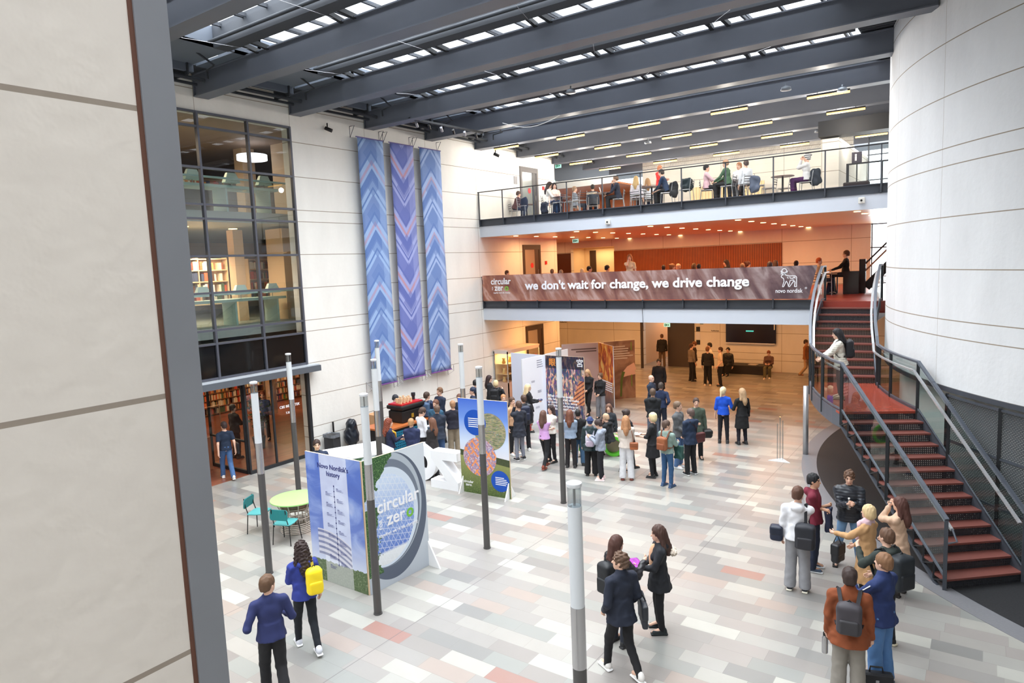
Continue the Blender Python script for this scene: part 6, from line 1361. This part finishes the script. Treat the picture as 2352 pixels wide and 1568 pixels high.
# --- far under the gallery
P_('f1', 'man in a grey sweater in the far group beside the dark door, leftmost', hp_(1588, 789, 1.78), 60, 1.78, (120, 106, 92), (26, 24, 26), ('short', (70, 40, 24)))
P_('f2', 'man in dark clothes facing the grey sweater in the far group', hp_(1594, 784, 1.80), 265, 1.80, (48, 36, 34), (30, 26, 26), ('short', (110, 66, 36)), kind='jacket')
P_('f3', 'man in a black sweater in the middle of the far group', hp_(1625, 796, 1.78), 10, 1.78, (28, 26, 28), (24, 22, 24), ('short', (110, 70, 42)), shoes=(224, 204, 180))
P_('f4', 'man in a white tee and black cap in the far group', hp_(1629, 787, 1.86), 255, 1.86, (232, 222, 204), (28, 26, 28), ('shortcap', (34, 32, 34)), kind='tee', sleeve=.3, L='hip', shoes=(228, 214, 190))
P_('f5', 'man in a pale tee with his hand in his pocket, rightmost of the far group', hp_(1654, 797, 1.76), 265, 1.76, (222, 200, 170), (24, 22, 24), ('short', (66, 42, 28)), kind='tee', sleeve=.3, L='pocket')
P_('f6', 'person in black seated on the far bench, leaning back', hp_(1672, 798, 1.75, 0, True), 200, 1.75, (24, 22, 24), (24, 22, 24), ('shorthat', (20, 18, 20)), kind='puffer', leg='sit')
P_('f7', 'person in a flowered top seated at the right end of the far bench', hp_(1766, 804, 1.70, 0, True), 190, 1.70, (92, 64, 56), (96, 88, 60), ('short', (120, 62, 34)), fem=True, leg='sitc', R='hold', L='hold', nod=25, shoes=(230, 222, 210))
P_('f8', 'man in a tan jacket walking behind the staircase edge', hp_(1852, 780, 1.76), 110, 1.76, (142, 86, 42), (176, 142, 104), ('short', (50, 30, 22)), kind='jacket', leg='walk', shoes=(96, 50, 30), skin='t')
P_('f9', 'man in black walking away into the far corridor', hp_(1520, 767, 1.80), 0, 1.80, (26, 22, 22), (92, 72, 54), ('short', (90, 58, 36)), kind='jacket')
# --- staircase
P_('stair', 'woman with black hair in a cream padded jacket leaning on the stair landing rail', (14.72, 17.25), 265, 1.66, (226, 222, 208), (26, 28, 36), ('long', (26, 22, 26)), kind='puffer', fem=True, L='rail', R='rail', lean=8, zf=zl, shoes=(150, 120, 90), skin='p', slim=True)
backpack('stair', 'black backpack with pale strap on the woman on the stair landing', (30, 30, 36), (24, 24, 30))
# --- right foreground group
P_('whoodie', 'person in a white hooded sweater and grey trousers with two bags, back to the viewer', hp_(1833, 1117, 1.84), 5, 1.84, (228, 228, 232), (146, 146, 150), ('short', (92, 62, 48)), kind='hoodie', L='down', R='mouth', turn=20, shoes=(28, 32, 44), sole=(220, 214, 196), slim=False)
backpack('whoodie', 'black backpack slung on the shoulder of the white hooded sweater', (36, 38, 46), (42, 42, 48), (.15, .1, .2), 1.02, side=.13, both=False)
handbag('whoodie', 'dark navy bag hanging at the left side of the white hooded sweater', (30, 38, 60), (-.32, -.02, .94), (.10, .08, .13), None)
P_('maroon', 'person with black hair in a maroon hooded top, arms crossed over a navy coat', hp_(1870, 1088, 1.80), 95, 1.80, (112, 30, 50), (32, 40, 60), ('short', (20, 20, 24)), kind='hoodie', R='cross', L='cross', shoes=(60, 76, 96), sole=(220, 224, 228), skin='m', sleeve=.6, turn=10)
handbag('maroon', 'navy coat hung over the crossed arms of the maroon top', (28, 36, 62), (.0, .24, .95), (.15, .05, .2), None, 'folded_coat', soft=True)
P_('bottle', 'young man in a black padded jacket and light jeans holding a clear bottle', hp_(1951, 1080, 1.80), 180, 1.80, (38, 42, 50), JL, ('shortcurl', (92, 64, 46)), kind='puffer', R=(.03, .33, 1.24), L=(.09, .32, 1.25), shoes=(26, 24, 26), slim=True, vox=.0095, leg='wide', nod=8)
p = ALLP['bottle']; t, I = item('water_bottle', 'clear water bottle held by the young man in the black padded jacket', 'bottle', p, (0.0, .37, 1.26))
MB().lathe([(.030, 1.17), (.033, 1.18), (.033, 1.30), (.014, 1.34), (.014, 1.35)], (0, .37), 14).build('bottle_body', glassmat((200, 215, 225), .25, 'bottle_plastic'), t, True).data.transform(I); MB().lathe([(.016, 1.35), (.016, 1.37)], (0, .37), 12).build('bottle_cap', M_WHITE, t).data.transform(I)
P_('camel', 'woman with a fair bob in a long camel coat and pink scarf', hp_(1994, 1160, 1.68), -65, 1.68, (190, 148, 104), (28, 26, 30), ('bob', (216, 188, 142)), kind='coat', fem=True, hem=.42, L='out', R='front', shoes=(26, 26, 28), slim=True)
p = ALLP['camel']; t, I = item('scarf', 'pink scarf round the neck of the woman in the camel coat', 'scarf', p, (0, 0, 1.45))
field_obj('scarf_cloth', lambda F: (F.cone((-.05, 0, 1.46), (.05, 0, 1.46), .085, .085), F.cone((0, .06, 1.44), (0, .13, 1.38), .06, .05), F.cone((.02, .13, 1.40), (.03, .17, 1.12), .045, .05), F.ripple(.005, 40, 30, 3)), (-.25, -.2, .95), (.25, .32, 1.62), .012, mat((212, 180, 188), .85), I, t)
handbag('camel', 'black leather handbag on the arm of the woman in the camel coat', (34, 34, 38), (-.20, .40, .86), (.13, .07, .17), [(-.2, .33, 1.0), (-.2, .42, 1.16), (-.2, .48, 1.0)], 'handbag')
P_('beige', 'woman with long brown hair in a beige coat, hand raised to her mouth', hp_(2066, 1142, 1.68), -70, 1.68, (206, 172, 146), (60, 56, 60), ('long', (84, 50, 42)), kind='coat', fem=True, hem=.6, L='mouth', R='front', shoes=(40, 36, 36))
P_('green', 'man in a dark green jacket with a black outdoor backpack', hp_(2036, 1213, 1.78), -50, 1.78, (48, 56, 52), (24, 26, 30), ('short', (98, 70, 52)), kind='jacket', L='up', R='front', accent='hood', shoes=(30, 30, 32), sole=(216, 206, 178))
backpack('green', 'black outdoor backpack with white marks on the man in the green jacket', (30, 36, 42), (26, 30, 36), (.16, .11, .24), 1.2)
P_('fleece', 'man in a navy fleece with white piping and blue jeans, nearest on the right', hp_(2029, 1270, 1.82), -60, 1.82, (34, 50, 96), (82, 122, 172), ('short', (132, 96, 68)), kind='jacket', L='up', R='front', coll=.05, shoes=(60, 70, 90), slim=False)
p = ALLP['fleece']; b = MB()
for i in (0, 1):
    s0, e0, w0 = p['sh'][i], p['el'][i], p['wr'][i]; o_ = V3((-1, 1)[i] * .07, .02, 0); b.tube([tuple(s0 + o_), tuple(e0 + o_ * .85), tuple(w0 + o_ * .55)], .008, 6)
b.build('white_piping', M_WHITE, p['root'], True).data.transform(Matrix.Scale(p['s'], 4))
P_('rust', 'man in a rust brown overcoat with a dark leather backpack, nearest the viewer', hp_(1952, 1303, 1.80), 0, 1.80, (132, 68, 36), (140, 134, 126), ('short', (56, 42, 38)), kind='coat', hem=.79, R='down', L='down', coll=.05, shoes=(40, 34, 32), slim=False)
backpack('rust', 'dark grey leather backpack on the rust brown overcoat', (62, 58, 64), (52, 50, 54), (.14, .085, .19), 1.20)
p = ALLP['rust']; t, I = item('steel_flask', 'steel flask hanging from the left hand of the man in the rust coat', 'flask', p, (-.27, .08, .66))
MB().lathe([(.036, .54), (.038, .56), (.038, .74), (.022, .77)], (-.27, .08), 16).build('flask_body', M_CHROME, t, 'auto').data.transform(I); MB().lathe([(.024, .77), (.024, .81)], (-.27, .08), 12).build('flask_cap', M_BLACK, t).data.transform(I)
q = at(2012, 1566, z=.2); t = thing('laptop_bag', 'black briefcase held low between the rust coat and the jeans', 'bag', (q[0], q[1], .0), .35)
MB().box(-.2, .2, -.06, .06, .0, .34).build('bag_body', mat((22, 22, 26), .5), t, bevel=.03); MB().box(-.19, .19, -.07, -.055, .12, .33).build('flap', mat((30, 30, 34), .5), t, bevel=.006); MB().tube([(-.08, 0, .34), (-.07, 0, .41), (.07, 0, .41), (.08, 0, .34)], .012, 6).build('carry_handle', M_BLACK, t); MB().box(-.02, .02, -.078, -.07, .22, .27).build('buckle', M_CHROME, t)
# --- middle foreground trio
P_('curlm', 'curly haired man in a dark navy coat walking with a big black shoulder bag', hp_(1424, 1268, 1.80), -165 + 130, 1.80, (30, 36, 52), (26, 26, 30), ('shortcurl', (92, 68, 52)), kind='coat', hem=.80, L='pocket', R='pocket', leg='stride', turn=-40, shoes=(226, 222, 218), sole=(240, 240, 240), coll=.05, slim=True)
handbag('curlm', 'big flat black shoulder bag on the curly haired man', (42, 46, 54), (.34, -.02, .86), (.04, .22, .17), [(.33, -.1, 1.02), (.2, -.06, 1.3), (-.02, -.04, 1.49)], rot=-.5)
P_('rolltop', 'woman with straight brown hair in a black padded coat, pointing with her raised hand', hp_(1417, 1230, 1.70), 45, 1.70, (36, 34, 38), (40, 44, 56), ('longstraight', (76, 46, 38)), kind='puffer', fem=True, R=(.22, .34, 1.3), L='down', hem=.8, turn=10)
backpack('rolltop', 'shiny black roll top backpack on the woman behind the curly haired man', (30, 32, 36), (26, 28, 32), (.13, .1, .24), 1.15)
P_('folder', 'woman in a dark parka holding a purple folder, facing left', hp_(1512, 1207, 1.70), -100, 1.70, (34, 36, 42), (24, 24, 28), ('long', (72, 48, 40)), kind='coat', fem=True, hem=.72, L='hold', R=(.06, .32, 1.08), leg='stand', shoes=(26, 36, 40), nod=5, slim=True, accent='hood', vox=.0095)
p = ALLP['folder']
field_obj('sweater_front', lambda F: F.ell((0, .075, 1.22), (.07, .085, .24), T=None), (-.2, -.1, .9), (.2, .25, 1.5), .013, mat((222, 176, 140), .8), Matrix.Scale(p['s'], 4), p['root'])
field_obj('fur_trim', lambda F: (F.ell((0, -.22, 1.33), (.12, .06, .07), T=None), F.ripple(.012, 70, 70)), (-.25, -.4, 1.1), (.25, .0, 1.6), .012, mat((214, 200, 184), .9, 0, .2, 40), Matrix.Scale(p['s'], 4), p['root'])
handbag('folder', 'bright purple folder held flat by the woman in the parka', (150, 40, 160), (.0, .42, 1.14), (.17, .13, .014), None, 'folder', .2)
# --- library people
P_('lib1', 'grey haired man in a pale shirt inside the library, at the pillar edge', (-1.2, 9.9), 90, 1.72, (206, 170, 140), (150, 104, 80), ('short', (180, 150, 130)), kind='jacket')
P_('lib2', 'person in black standing behind the library glass', (-2.0, 12.1), 60, 1.75, (24, 24, 28), (24, 24, 28), ('short', BLK), kind='jacket', R='hold')
P_('lib3', 'person in a blue shirt deeper in the library behind the glass', (-3.2, 14.0), 190, 1.72, (60, 76, 120), (60, 50, 50), ('short', (150, 80, 50)), R='hold')
# --- upper gallery
F3 = Z3; C3 = 1.35
def p3(key, label, px, py, face, sit=True, h=1.74, **k): return P_(key, label, hp_(px, py, h, F3, sit), face, h, zf=F3, leg=('sit' if sit else 'stand'), vox=.02, **k)
p3('u1', 'man in a maroon sweater bent over a table, left end of upper gallery', 1180, 437, 70, top=(84, 50, 56), legs=DJ, hair=('short', BRN), lean=22, R='table', L='table')
p3('u2', 'woman with long dark hair in a white top seated on the upper gallery', 1256, 418, 100, top=(236, 232, 226), legs=(60, 92, 140), hair=('long', DKB), fem=True, lean=10, R='table', L='table')
p3('u3', 'woman with long dark hair turned to the viewer beside the white top', 1273, 420, 170, h=1.66, top=(236, 214, 200), legs=DJ, hair=('long', DKB), fem=True)
p3('u4', 'fair boy seated low on the upper gallery, facing right', 1320, 428, 80, top=(150, 160, 176), legs=DJ, hair=('short', (150, 120, 96)))
p3('u5', 'man in a dark shirt seated with his back to the chairs on the upper gallery', 1361, 424, 0, top=(64, 72, 86), legs=DJ, hair=('short', BLK))
p3('u6', 'man in a dark navy jacket at an open laptop on the upper gallery', 1419, 403, -85, top=(40, 46, 64), legs=(34, 34, 40), hair=('short', (110, 84, 66)), kind='jacket', R='chin', L='table', lean=8)
p3('u7', 'woman with long fair hair in a white top, back to the viewer, upper gallery', 1461, 405, 20, top=(230, 228, 240), legs=(70, 52, 58), hair=('long', (196, 166, 116)), fem=True)
p3('u8', 'person with long fair brown hair behind the table of the red jacket', 1487, 410, -10, top=(224, 230, 240), legs=DJ, hair=('long', (160, 120, 80)), fem=True)
p3('u9', 'person in a bright red jacket on the upper gallery', 1514, 380, 120, sit=False, h=1.50, top=(236, 60, 56), legs=DJ, hair=('short', (176, 110, 74)), kind='jacket', R='hold', L='hold', nod=15)
p3('u10', 'man in a navy sweater leaning over the table beside the red jacket', 1532, 385, -75, top=(36, 54, 84), legs=(26, 28, 34), hair=('short', (66, 56, 52)), lean=22, R='table', L='table')
p3('u11', 'dark haired man in a pale pink shirt at the middle table of the upper gallery', 1623, 378, 90, top=(224, 186, 196), legs=(36, 36, 42), hair=('short', BLK), R='table', L='table')
p3('u12', 'man in a green sweater at the middle table of the upper gallery', 1672, 366, -70, top=(70, 100, 72), legs=(36, 34, 36), hair=('short', (150, 116, 92)), R='table', L='table', lean=8)
p3('u13', 'man with glasses in white at the middle table, face to the viewer', 1697, 373, 215, top=(238, 238, 240), legs=(60, 60, 66), hair=('short', (176, 120, 84)), kind='jacket')
p3('u14', 'dark haired man just right of the glasses wearer, upper gallery', 1713, 368, -30, h=1.66, top=(228, 230, 236), legs=(60, 60, 66), hair=('short', (70, 54, 48)))
p3('u15', 'woman in a black and white striped sweater with a dark coat over her chair', 1853, 353, -80, h=1.8, top=(225, 225, 228), legs=(74, 30, 84), hair=('bun', (64, 42, 36)), fem=True, R='mouth', L='mouth')
n = NT('stripes', .8); ALLP['u15']['root'].children[1].data.materials[0] = n.done(n.mix(n.f('LESS_THAN', n.f('FRACT', n.f('MULTIPLY', n.z, 16)), .45), lin((236, 234, 234)), lin((30, 30, 36))))
# --- lower gallery, heads over the banner
F2 = Z2
L2 = [(1165, 621, 24.1, 100, BRN, (60, 60, 66), 'short', 'brown haired person at the left end, over the circular logo'), (1268, 618, 24.2, 10, (120, 90, 70), (190, 150, 120), 'short', 'brown haired head left of the wood panel'),
      (1289, 620, 24.0, 30, (140, 112, 92), (190, 160, 130), 'bob', 'light brown head beside the first wood panel'), (1337, 617, 24.5, 0, (220, 190, 150), (230, 200, 160), 'bob', 'fair head under the bright alcove'),
      (1354, 611, 24.7, 95, BLK, (150, 90, 60), 'short', 'dark haired man in profile under the bright alcove'), (1395, 609, 24.8, 60, BLK, (60, 50, 50), 'shortcurl', 'black haired man with tousled hair at the alcove edge'),
      (1524, 609, 25.2, 0, DKB, (70, 60, 60), 'short', 'dark head, first of the three over the word wait'), (1545, 606, 25.2, 80, (150, 100, 60), (200, 150, 110), 'bun', 'brown head with a bun over the word for'),
      (1557, 606, 25.6, -60, (210, 160, 130), (220, 170, 140), 'short', 'pale headed person beside the bun'), (1594, 605, 25.4, 10, (110, 80, 50), (60, 50, 50), 'bob', 'brown bob over the word change'), (1605, 606, 25.0, 0, (44, 36, 36), (50, 40, 40), 'short', 'dark head touching the brown bob'),
      (1667, 597, 29.0, -100, (50, 34, 30), (40, 34, 40), 'long', 'dark haired woman in profile before the ribbed wood'), (1705, 605, 25.3, 0, (150, 116, 90), (220, 180, 150), 'bob', 'light brown bob over the word drive'), (1718, 600, 26.5, 60, (90, 50, 40), (230, 190, 160), 'bun', 'person with hair pinned up over the word drive'),
      (1768, 601, 25.4, 0, (84, 74, 76), (90, 80, 84), 'bob', 'grey brown head at the end of the wood panel'), (1781, 598, 26.7, 0, (84, 56, 46), (80, 60, 50), 'long', 'long brown haired head at the end of the wood panel'), (1829, 599, 26.0, 10, (40, 26, 24), (60, 40, 36), 'bun', 'small dark head with a bun over the bull emblem'),
      (1882, 592, 26.2, 110, (190, 90, 40), (236, 196, 150), 'short', 'ginger haired person at the table end by the stairs')]
for i, (px, py, Y, fc, hc, tc, st_, lb) in enumerate(L2):
    q = at(px, py, y=Y); h = (q[2] - F2) * 1.75 / 1.35; h = min(1.85, max(1.45, h))
    P_('l%d' % i, lb + ', lower gallery', (q[0], q[1]), fc, h, tc, DJ, (st_, hc), leg='sit', zf=F2, vox=.022, fem=st_ in ('bob', 'long', 'bun'), seatz=max(.35, (q[2] - F2) / (h / 1.75) - 1.75 + .95 - .08))
P_('lst', 'woman in a beige top standing on the lower gallery, drinking', hp_(1446, 584, 1.72, F2), 190, 1.72, (222, 196, 160), (70, 60, 60), ('long', (170, 110, 70)), fem=True, R='mouth', zf=F2, vox=.02, sleeve=.4, kind='tee')
q = at(1943, 587, y=26.6); P_('lblk', 'man in a black shirt seated at the table beside the stairs, facing left', (q[0], q[1]), -85, 1.80, (26, 26, 28), (50, 46, 50), ('short', (90, 56, 36)), leg='sit', zf=F2, vox=.02, R='table', L='table', seatz=.60)
o = field_obj('refuse_bag', lambda F: (F.ell((0, 0, .34), (.27, .24, .33)), F.ell((.03, 0, .72), (.2, .17, .22), .12), F.ripple(.012, 24, 14, 4), F.cut(lambda P: -P[..., 2])), (-.3, -.3, -.05), (.3, .3, 1.05), .02, mat((30, 34, 44), .35, name='bag_plastic'), None)
o.location = (.3, 14.85, 0); tag(o, 'black refuse bag standing between the waste bin and the cardboard boxes', 'bag')
# ================================================================ GALLERY FURNITURE
def make_chair(label, pos, rz):
    t = thing('cafe_chair', label, 'chair', pos, rz); AL = mat((176, 178, 182), .35, .6, name='aluminium')
    for sx in (-1, 1):
        MB().tube([(sx * .2, .2, 0), (sx * .19, .18, .44)], .013, 6).build('leg', AL, t); MB().tube([(sx * .2, -.24, 0), (sx * .19, -.19, .44), (sx * .18, -.24, .8)], .013, 6).build('leg', AL, t)
    b = MB().tube([(-.19, .19, .44), (.19, .19, .44), (.19, -.19, .44), (-.19, -.19, .44), (-.19, .19, .44)], .012, 6); b.build('seat_frame', AL, t)
    MB().box(-.19, .19, -.19, .19, .445, .46).build('seat', mat((112, 96, 92), .5, name='chair_seat'), t)
    for z in (.56, .64, .72): MB().tube([(-.18, -.21 - (z - .5) * .1, z), (0, -.24 - (z - .5) * .1, z), (.18, -.21 - (z - .5) * .1, z)], .014, 6).build('back_slat', mat((58, 54, 58), .4), t)
    return t
ch0 = [None]
def chair(label, x, y, z, rz):
    if ch0[0] is None: ch0[0] = make_chair(label, (x, y, z), rz); return ch0[0]
    return dup(ch0[0], (x, y, z), rz, label)
def cafe_table(label, x, y, z, h=.72, r=.38, m=(120, 92, 92)):
    t = thing('cafe_table', label, 'table', (x, y, z)); MB().lathe([(r, h - .02), (r, h)], seg=28).build('tabletop', mat(m, .3), t); MB().lathe([(.03, .02), (.03, h - .02)], seg=10).build('column', M_DARK, t, 'auto'); MB().box(-.25, .25, -.03, .03, 0, .03).box(-.03, .03, -.25, .25, 0, .03).build('foot', M_DARK, t); return t
spots = []
for i, (key, lab, tx) in enumerate((('u1', 'of the maroon sweater', .6), ('u2', 'of the two dark haired women', .55), ('u6', 'with the open laptop', -.6), ('u10', 'between red jacket and navy sweater', -.6), ('u11', 'shared by green sweater and pink shirt', .55))):
    p = ALLP[key]; f = p['M'].to_3x3() @ Vector((0, 1, 0)); f.normalize(); x, y = p['pos'][0] + f.x * .58, p['pos'][1] + f.y * .58
    cafe_table('round cafe table on the upper gallery, the one ' + lab, x, y, Z3); spots.append((x, y))
for key, who in (('u1', 'maroon sweater'), ('u2', 'white top'), ('u3', 'second dark haired woman'), ('u4', 'fair boy'), ('u5', 'dark shirt'), ('u6', 'dark navy jacket'), ('u7', 'long fair hair'), ('u8', 'fair brown hair'), ('u10', 'navy sweater'), ('u11', 'pink shirt'), ('u12', 'green sweater'), ('u13', 'glasses wearer'), ('u14', 'man beside the glasses wearer'), ('u15', 'striped sweater')):
    p = ALLP[key]; chair('aluminium chair on the upper gallery under the person: ' + who, p['pos'][0], p['pos'][1] - .0, Z3, p['rz'])
q = ALLP['u15']; cafe_table('round cafe table by the striped sweater on the upper gallery', q['pos'][0] - .75, q['pos'][1] - .1, Z3)
for i, (x, y, rz, lb) in enumerate(((3.55, 23.35, 1.4, 'empty chair left of the row beside the two women'), (4.0, 23.5, 1.4, 'empty chair second in the row beside the two women'), (4.45, 23.35, 1.3, 'empty chair third in the row, just left of the laptop table'), (1.9, 23.3, -1.6, 'chair with a dark jacket facing the maroon sweater'), (6.9, 23.4, 1.5, 'empty chair left of the table of the red jacket'), (8.7, 23.4, 1.6, 'chair with a black jacket left of the pink shirt'), (10.9, 25.8, 1.5, 'empty chair left of the striped sweater table, front'), (11.3, 26.4, 1.5, 'empty chair left of the striped sweater table, back'), (10.9, 24.4, -1.2, 'empty chair behind the draped coats'))):
    chair(lb + ', upper gallery', x, y, Z3, rz)
def drape(label, x, y, z, c, s=(.17, .06, .24)):
    o = field_obj('draped_coat', lambda F: (F.rbox((0, 0, 0), s, .09), F.ell((0, 0, -s[2] * .8), (s[0] * 1.05, s[1] * 1.5, .14), .05), F.ripple(.022, 20, 11, x)), (-.4, -.35, -.6), (.4, .35, .5), .02, mat(c, .8, 0, .1, 12), None)
    o.location = (x, y, z); tag(o, label, 'coat')
drape('dark blue coat hung over a chair beside the maroon sweater', 1.95, 23.25, Z3 + .56, (40, 46, 66)); drape('black coat on the chair of the navy sweater', ALLP['u10']['pos'][0] + .28, ALLP['u10']['pos'][1] - .1, Z3 + .58, (32, 34, 38))
drape('dark green coat hung on the chair left of the pink shirt', 8.75, 23.35, Z3 + .66, (34, 46, 52), (.2, .09, .18)); drape('grey coat hanging from the chair of the glasses wearer', ALLP['u13']['pos'][0] + .1, ALLP['u13']['pos'][1] - .3, Z3 + .5, (108, 98, 98)); drape('slate blue coat hanging right of the grey coat', ALLP['u14']['pos'][0] + .35, ALLP['u14']['pos'][1] - .2, Z3 + .48, (84, 92, 112)); drape('dark coat hanging on the chair of the striped sweater', q['pos'][0] + .3, q['pos'][1] - .1, Z3 + .62, (44, 50, 60)); drape('black bag like coat under the chair of the white top', 3.0, 23.1, Z3 + .3, (30, 36, 48), (.15, .08, .2))
p = ALLP['u6']; w = p['M'] @ Vector((0, .55, 0)); t = thing('laptop', 'open silver laptop in front of the dark navy jacket on the upper gallery', 'laptop', (w.x, w.y, Z3 + .725), p['rz'])
MB().box(-.16, .16, -.11, .11, 0, .015).build('keyboard_base', mat((200, 202, 206), .3, .5), t); MB().bar((0, .12, .01), (0, .17, .21), .32, .012, (0, 1, 0)).build('laptop_screen', mat((210, 212, 216), .3), t)
# lower gallery table by the stairs
t = thing('long_table', 'long pale table with chairs at the right end of the lower gallery', 'table', (12.2, 26.8, Z2)); o = t.location
MB().box(10.8, 13.1, 26.3, 27.1, Z2 + .70, Z2 + .74).build('tabletop', mat((206, 176, 140), .4), t, off=o)
for x, y in ((10.9, 26.4), (13.0, 26.4), (10.9, 27.0), (13.0, 27.0)): MB().box(x - .02, x + .02, y - .02, y + .02, Z2, Z2 + .7).build('leg', M_DARK, t, off=o)
for i, (x, y, rz) in enumerate(((11.4, 26.0, 0), (11.9, 25.95, .1), (12.4, 26.0, -.1), (12.8, 25.9, .2))): chair('aluminium chair %s in the row before the long table by the stairs' % ('first', 'second', 'third', 'last')[i], x, y, Z2, rz)
for i in range(18):
    p = ALLP['l%d' % i]
    if i == 17: continue
    chair('chair under the ' + ' '.join(L2[i][7].replace(',', '').split()[:11]), p['pos'][0], p['pos'][1], Z2, p['rz'])
for i, (x, y) in enumerate(((2.4, 24.6), (6.6, 25.0), (10.0, 25.4))): cafe_table('round cafe table behind the banner, %s from the left' % ('first', 'second', 'third')[i], x, y, Z2)
for i, (x, z, l) in enumerate(((.004, Z3 + 1.85, 'small framed notice on the wall left of the upper gallery door'),)): tag(MB().box(0, .02, 25.4, 25.65, z - .17, z + .17).build('notice', mat((120, 120, 124), .4)), l, 'sign')
for i, zz in enumerate((Z2 + 1.55, Z3 + 1.65)): tag(MB().box(0, .04, 27.75, 27.9, zz - .08, zz + .08).build('alarm_point', mat((200, 40, 40), .5)), 'small red alarm point right of the %s gallery door' % ('lower', 'upper')[i], 'alarm')
t = thing('direction_sign', 'dark sign with a white figure at the window end of the upper gallery', 'sign', (13.55, 27.2, Z3 + 1.35)); MB().box(-.02, .02, .02, .05, -1.35, .1).build('sign_post', M_DARK, t); MB().box(-.16, .16, -.02, .02, -.2, .2).build('sign_board', mat((58, 52, 66), .5), t); MB().lathe([(.035, 0), (.035, .005)], seg=12).build('figure', M_WHITE, t).matrix_local = Matrix.Translation((-.03, -.022, .1)) @ Matrix.Rotation(PI / 2, 4, 'X'); MB().box(-.06, 0, -.026, -.02, -.1, .06).build('figure', M_WHITE, t)
t = thing('glass_railing', 'short glass railing with dark frame at the window end of the upper gallery', 'railing', (13.6, 27.0, Z3)); MB().box(-.35, -.27, -.04, .04, 0, 1.15).box(-.35, 1.6, -.03, .03, 1.1, 1.15).box(.75, .8, -.03, .03, 0, 1.12).build('rail_frame', M_DARK, t); MB().quad((-.27, 0, .05), (1.6, 0, .05), (1.6, 0, 1.1), (-.27, 0, 1.1)).build('glass_panel', M_GLASS, t)
tag(MB().box(13.3, 14.1, 26.0, 26.35, Z3, Z3 + .42).build('dark_crate', mat((50, 44, 50), .6), bevel=.04), 'dark bag like crate on the floor at the window end of the upper gallery', 'crate')
# table by the entrance etc: display case sign stand near the staircase
t = thing('leaflet_stand', 'stand of three thin clear rods on a white wedge foot beside the staircase column', 'stand', (12.85, 19.4, 0)); MB().prism([(-.28, -.15), (.3, -.15), (0, .22)], 0, .012).build('foot', M_WHITE, t)
for x, h in ((-.07, 1.05), (0, 1.25), (.07, 1.15)): MB().tube([(x, 0, .01), (x, 0, h)], .018, 8).build('clear_rod', M_CLEAR, t)
tag(MB().lathe([(.075, 0), (.075, 3.5)], (2.4, 33.4), 14).build('steel_column', mat((60, 52, 50), .5), None, 'auto'), 'thin dark steel column under the gallery by the corridor', 'column')
tag(MB().tube([(7.3, 22.73, 3.2), (7.28, 22.72, 3.6), (7.26, 22.72, 4.3)], .008, 5).build('hanging_cable', M_DARK), 'thin dark cable hanging over the lower gallery edge', 'cable')
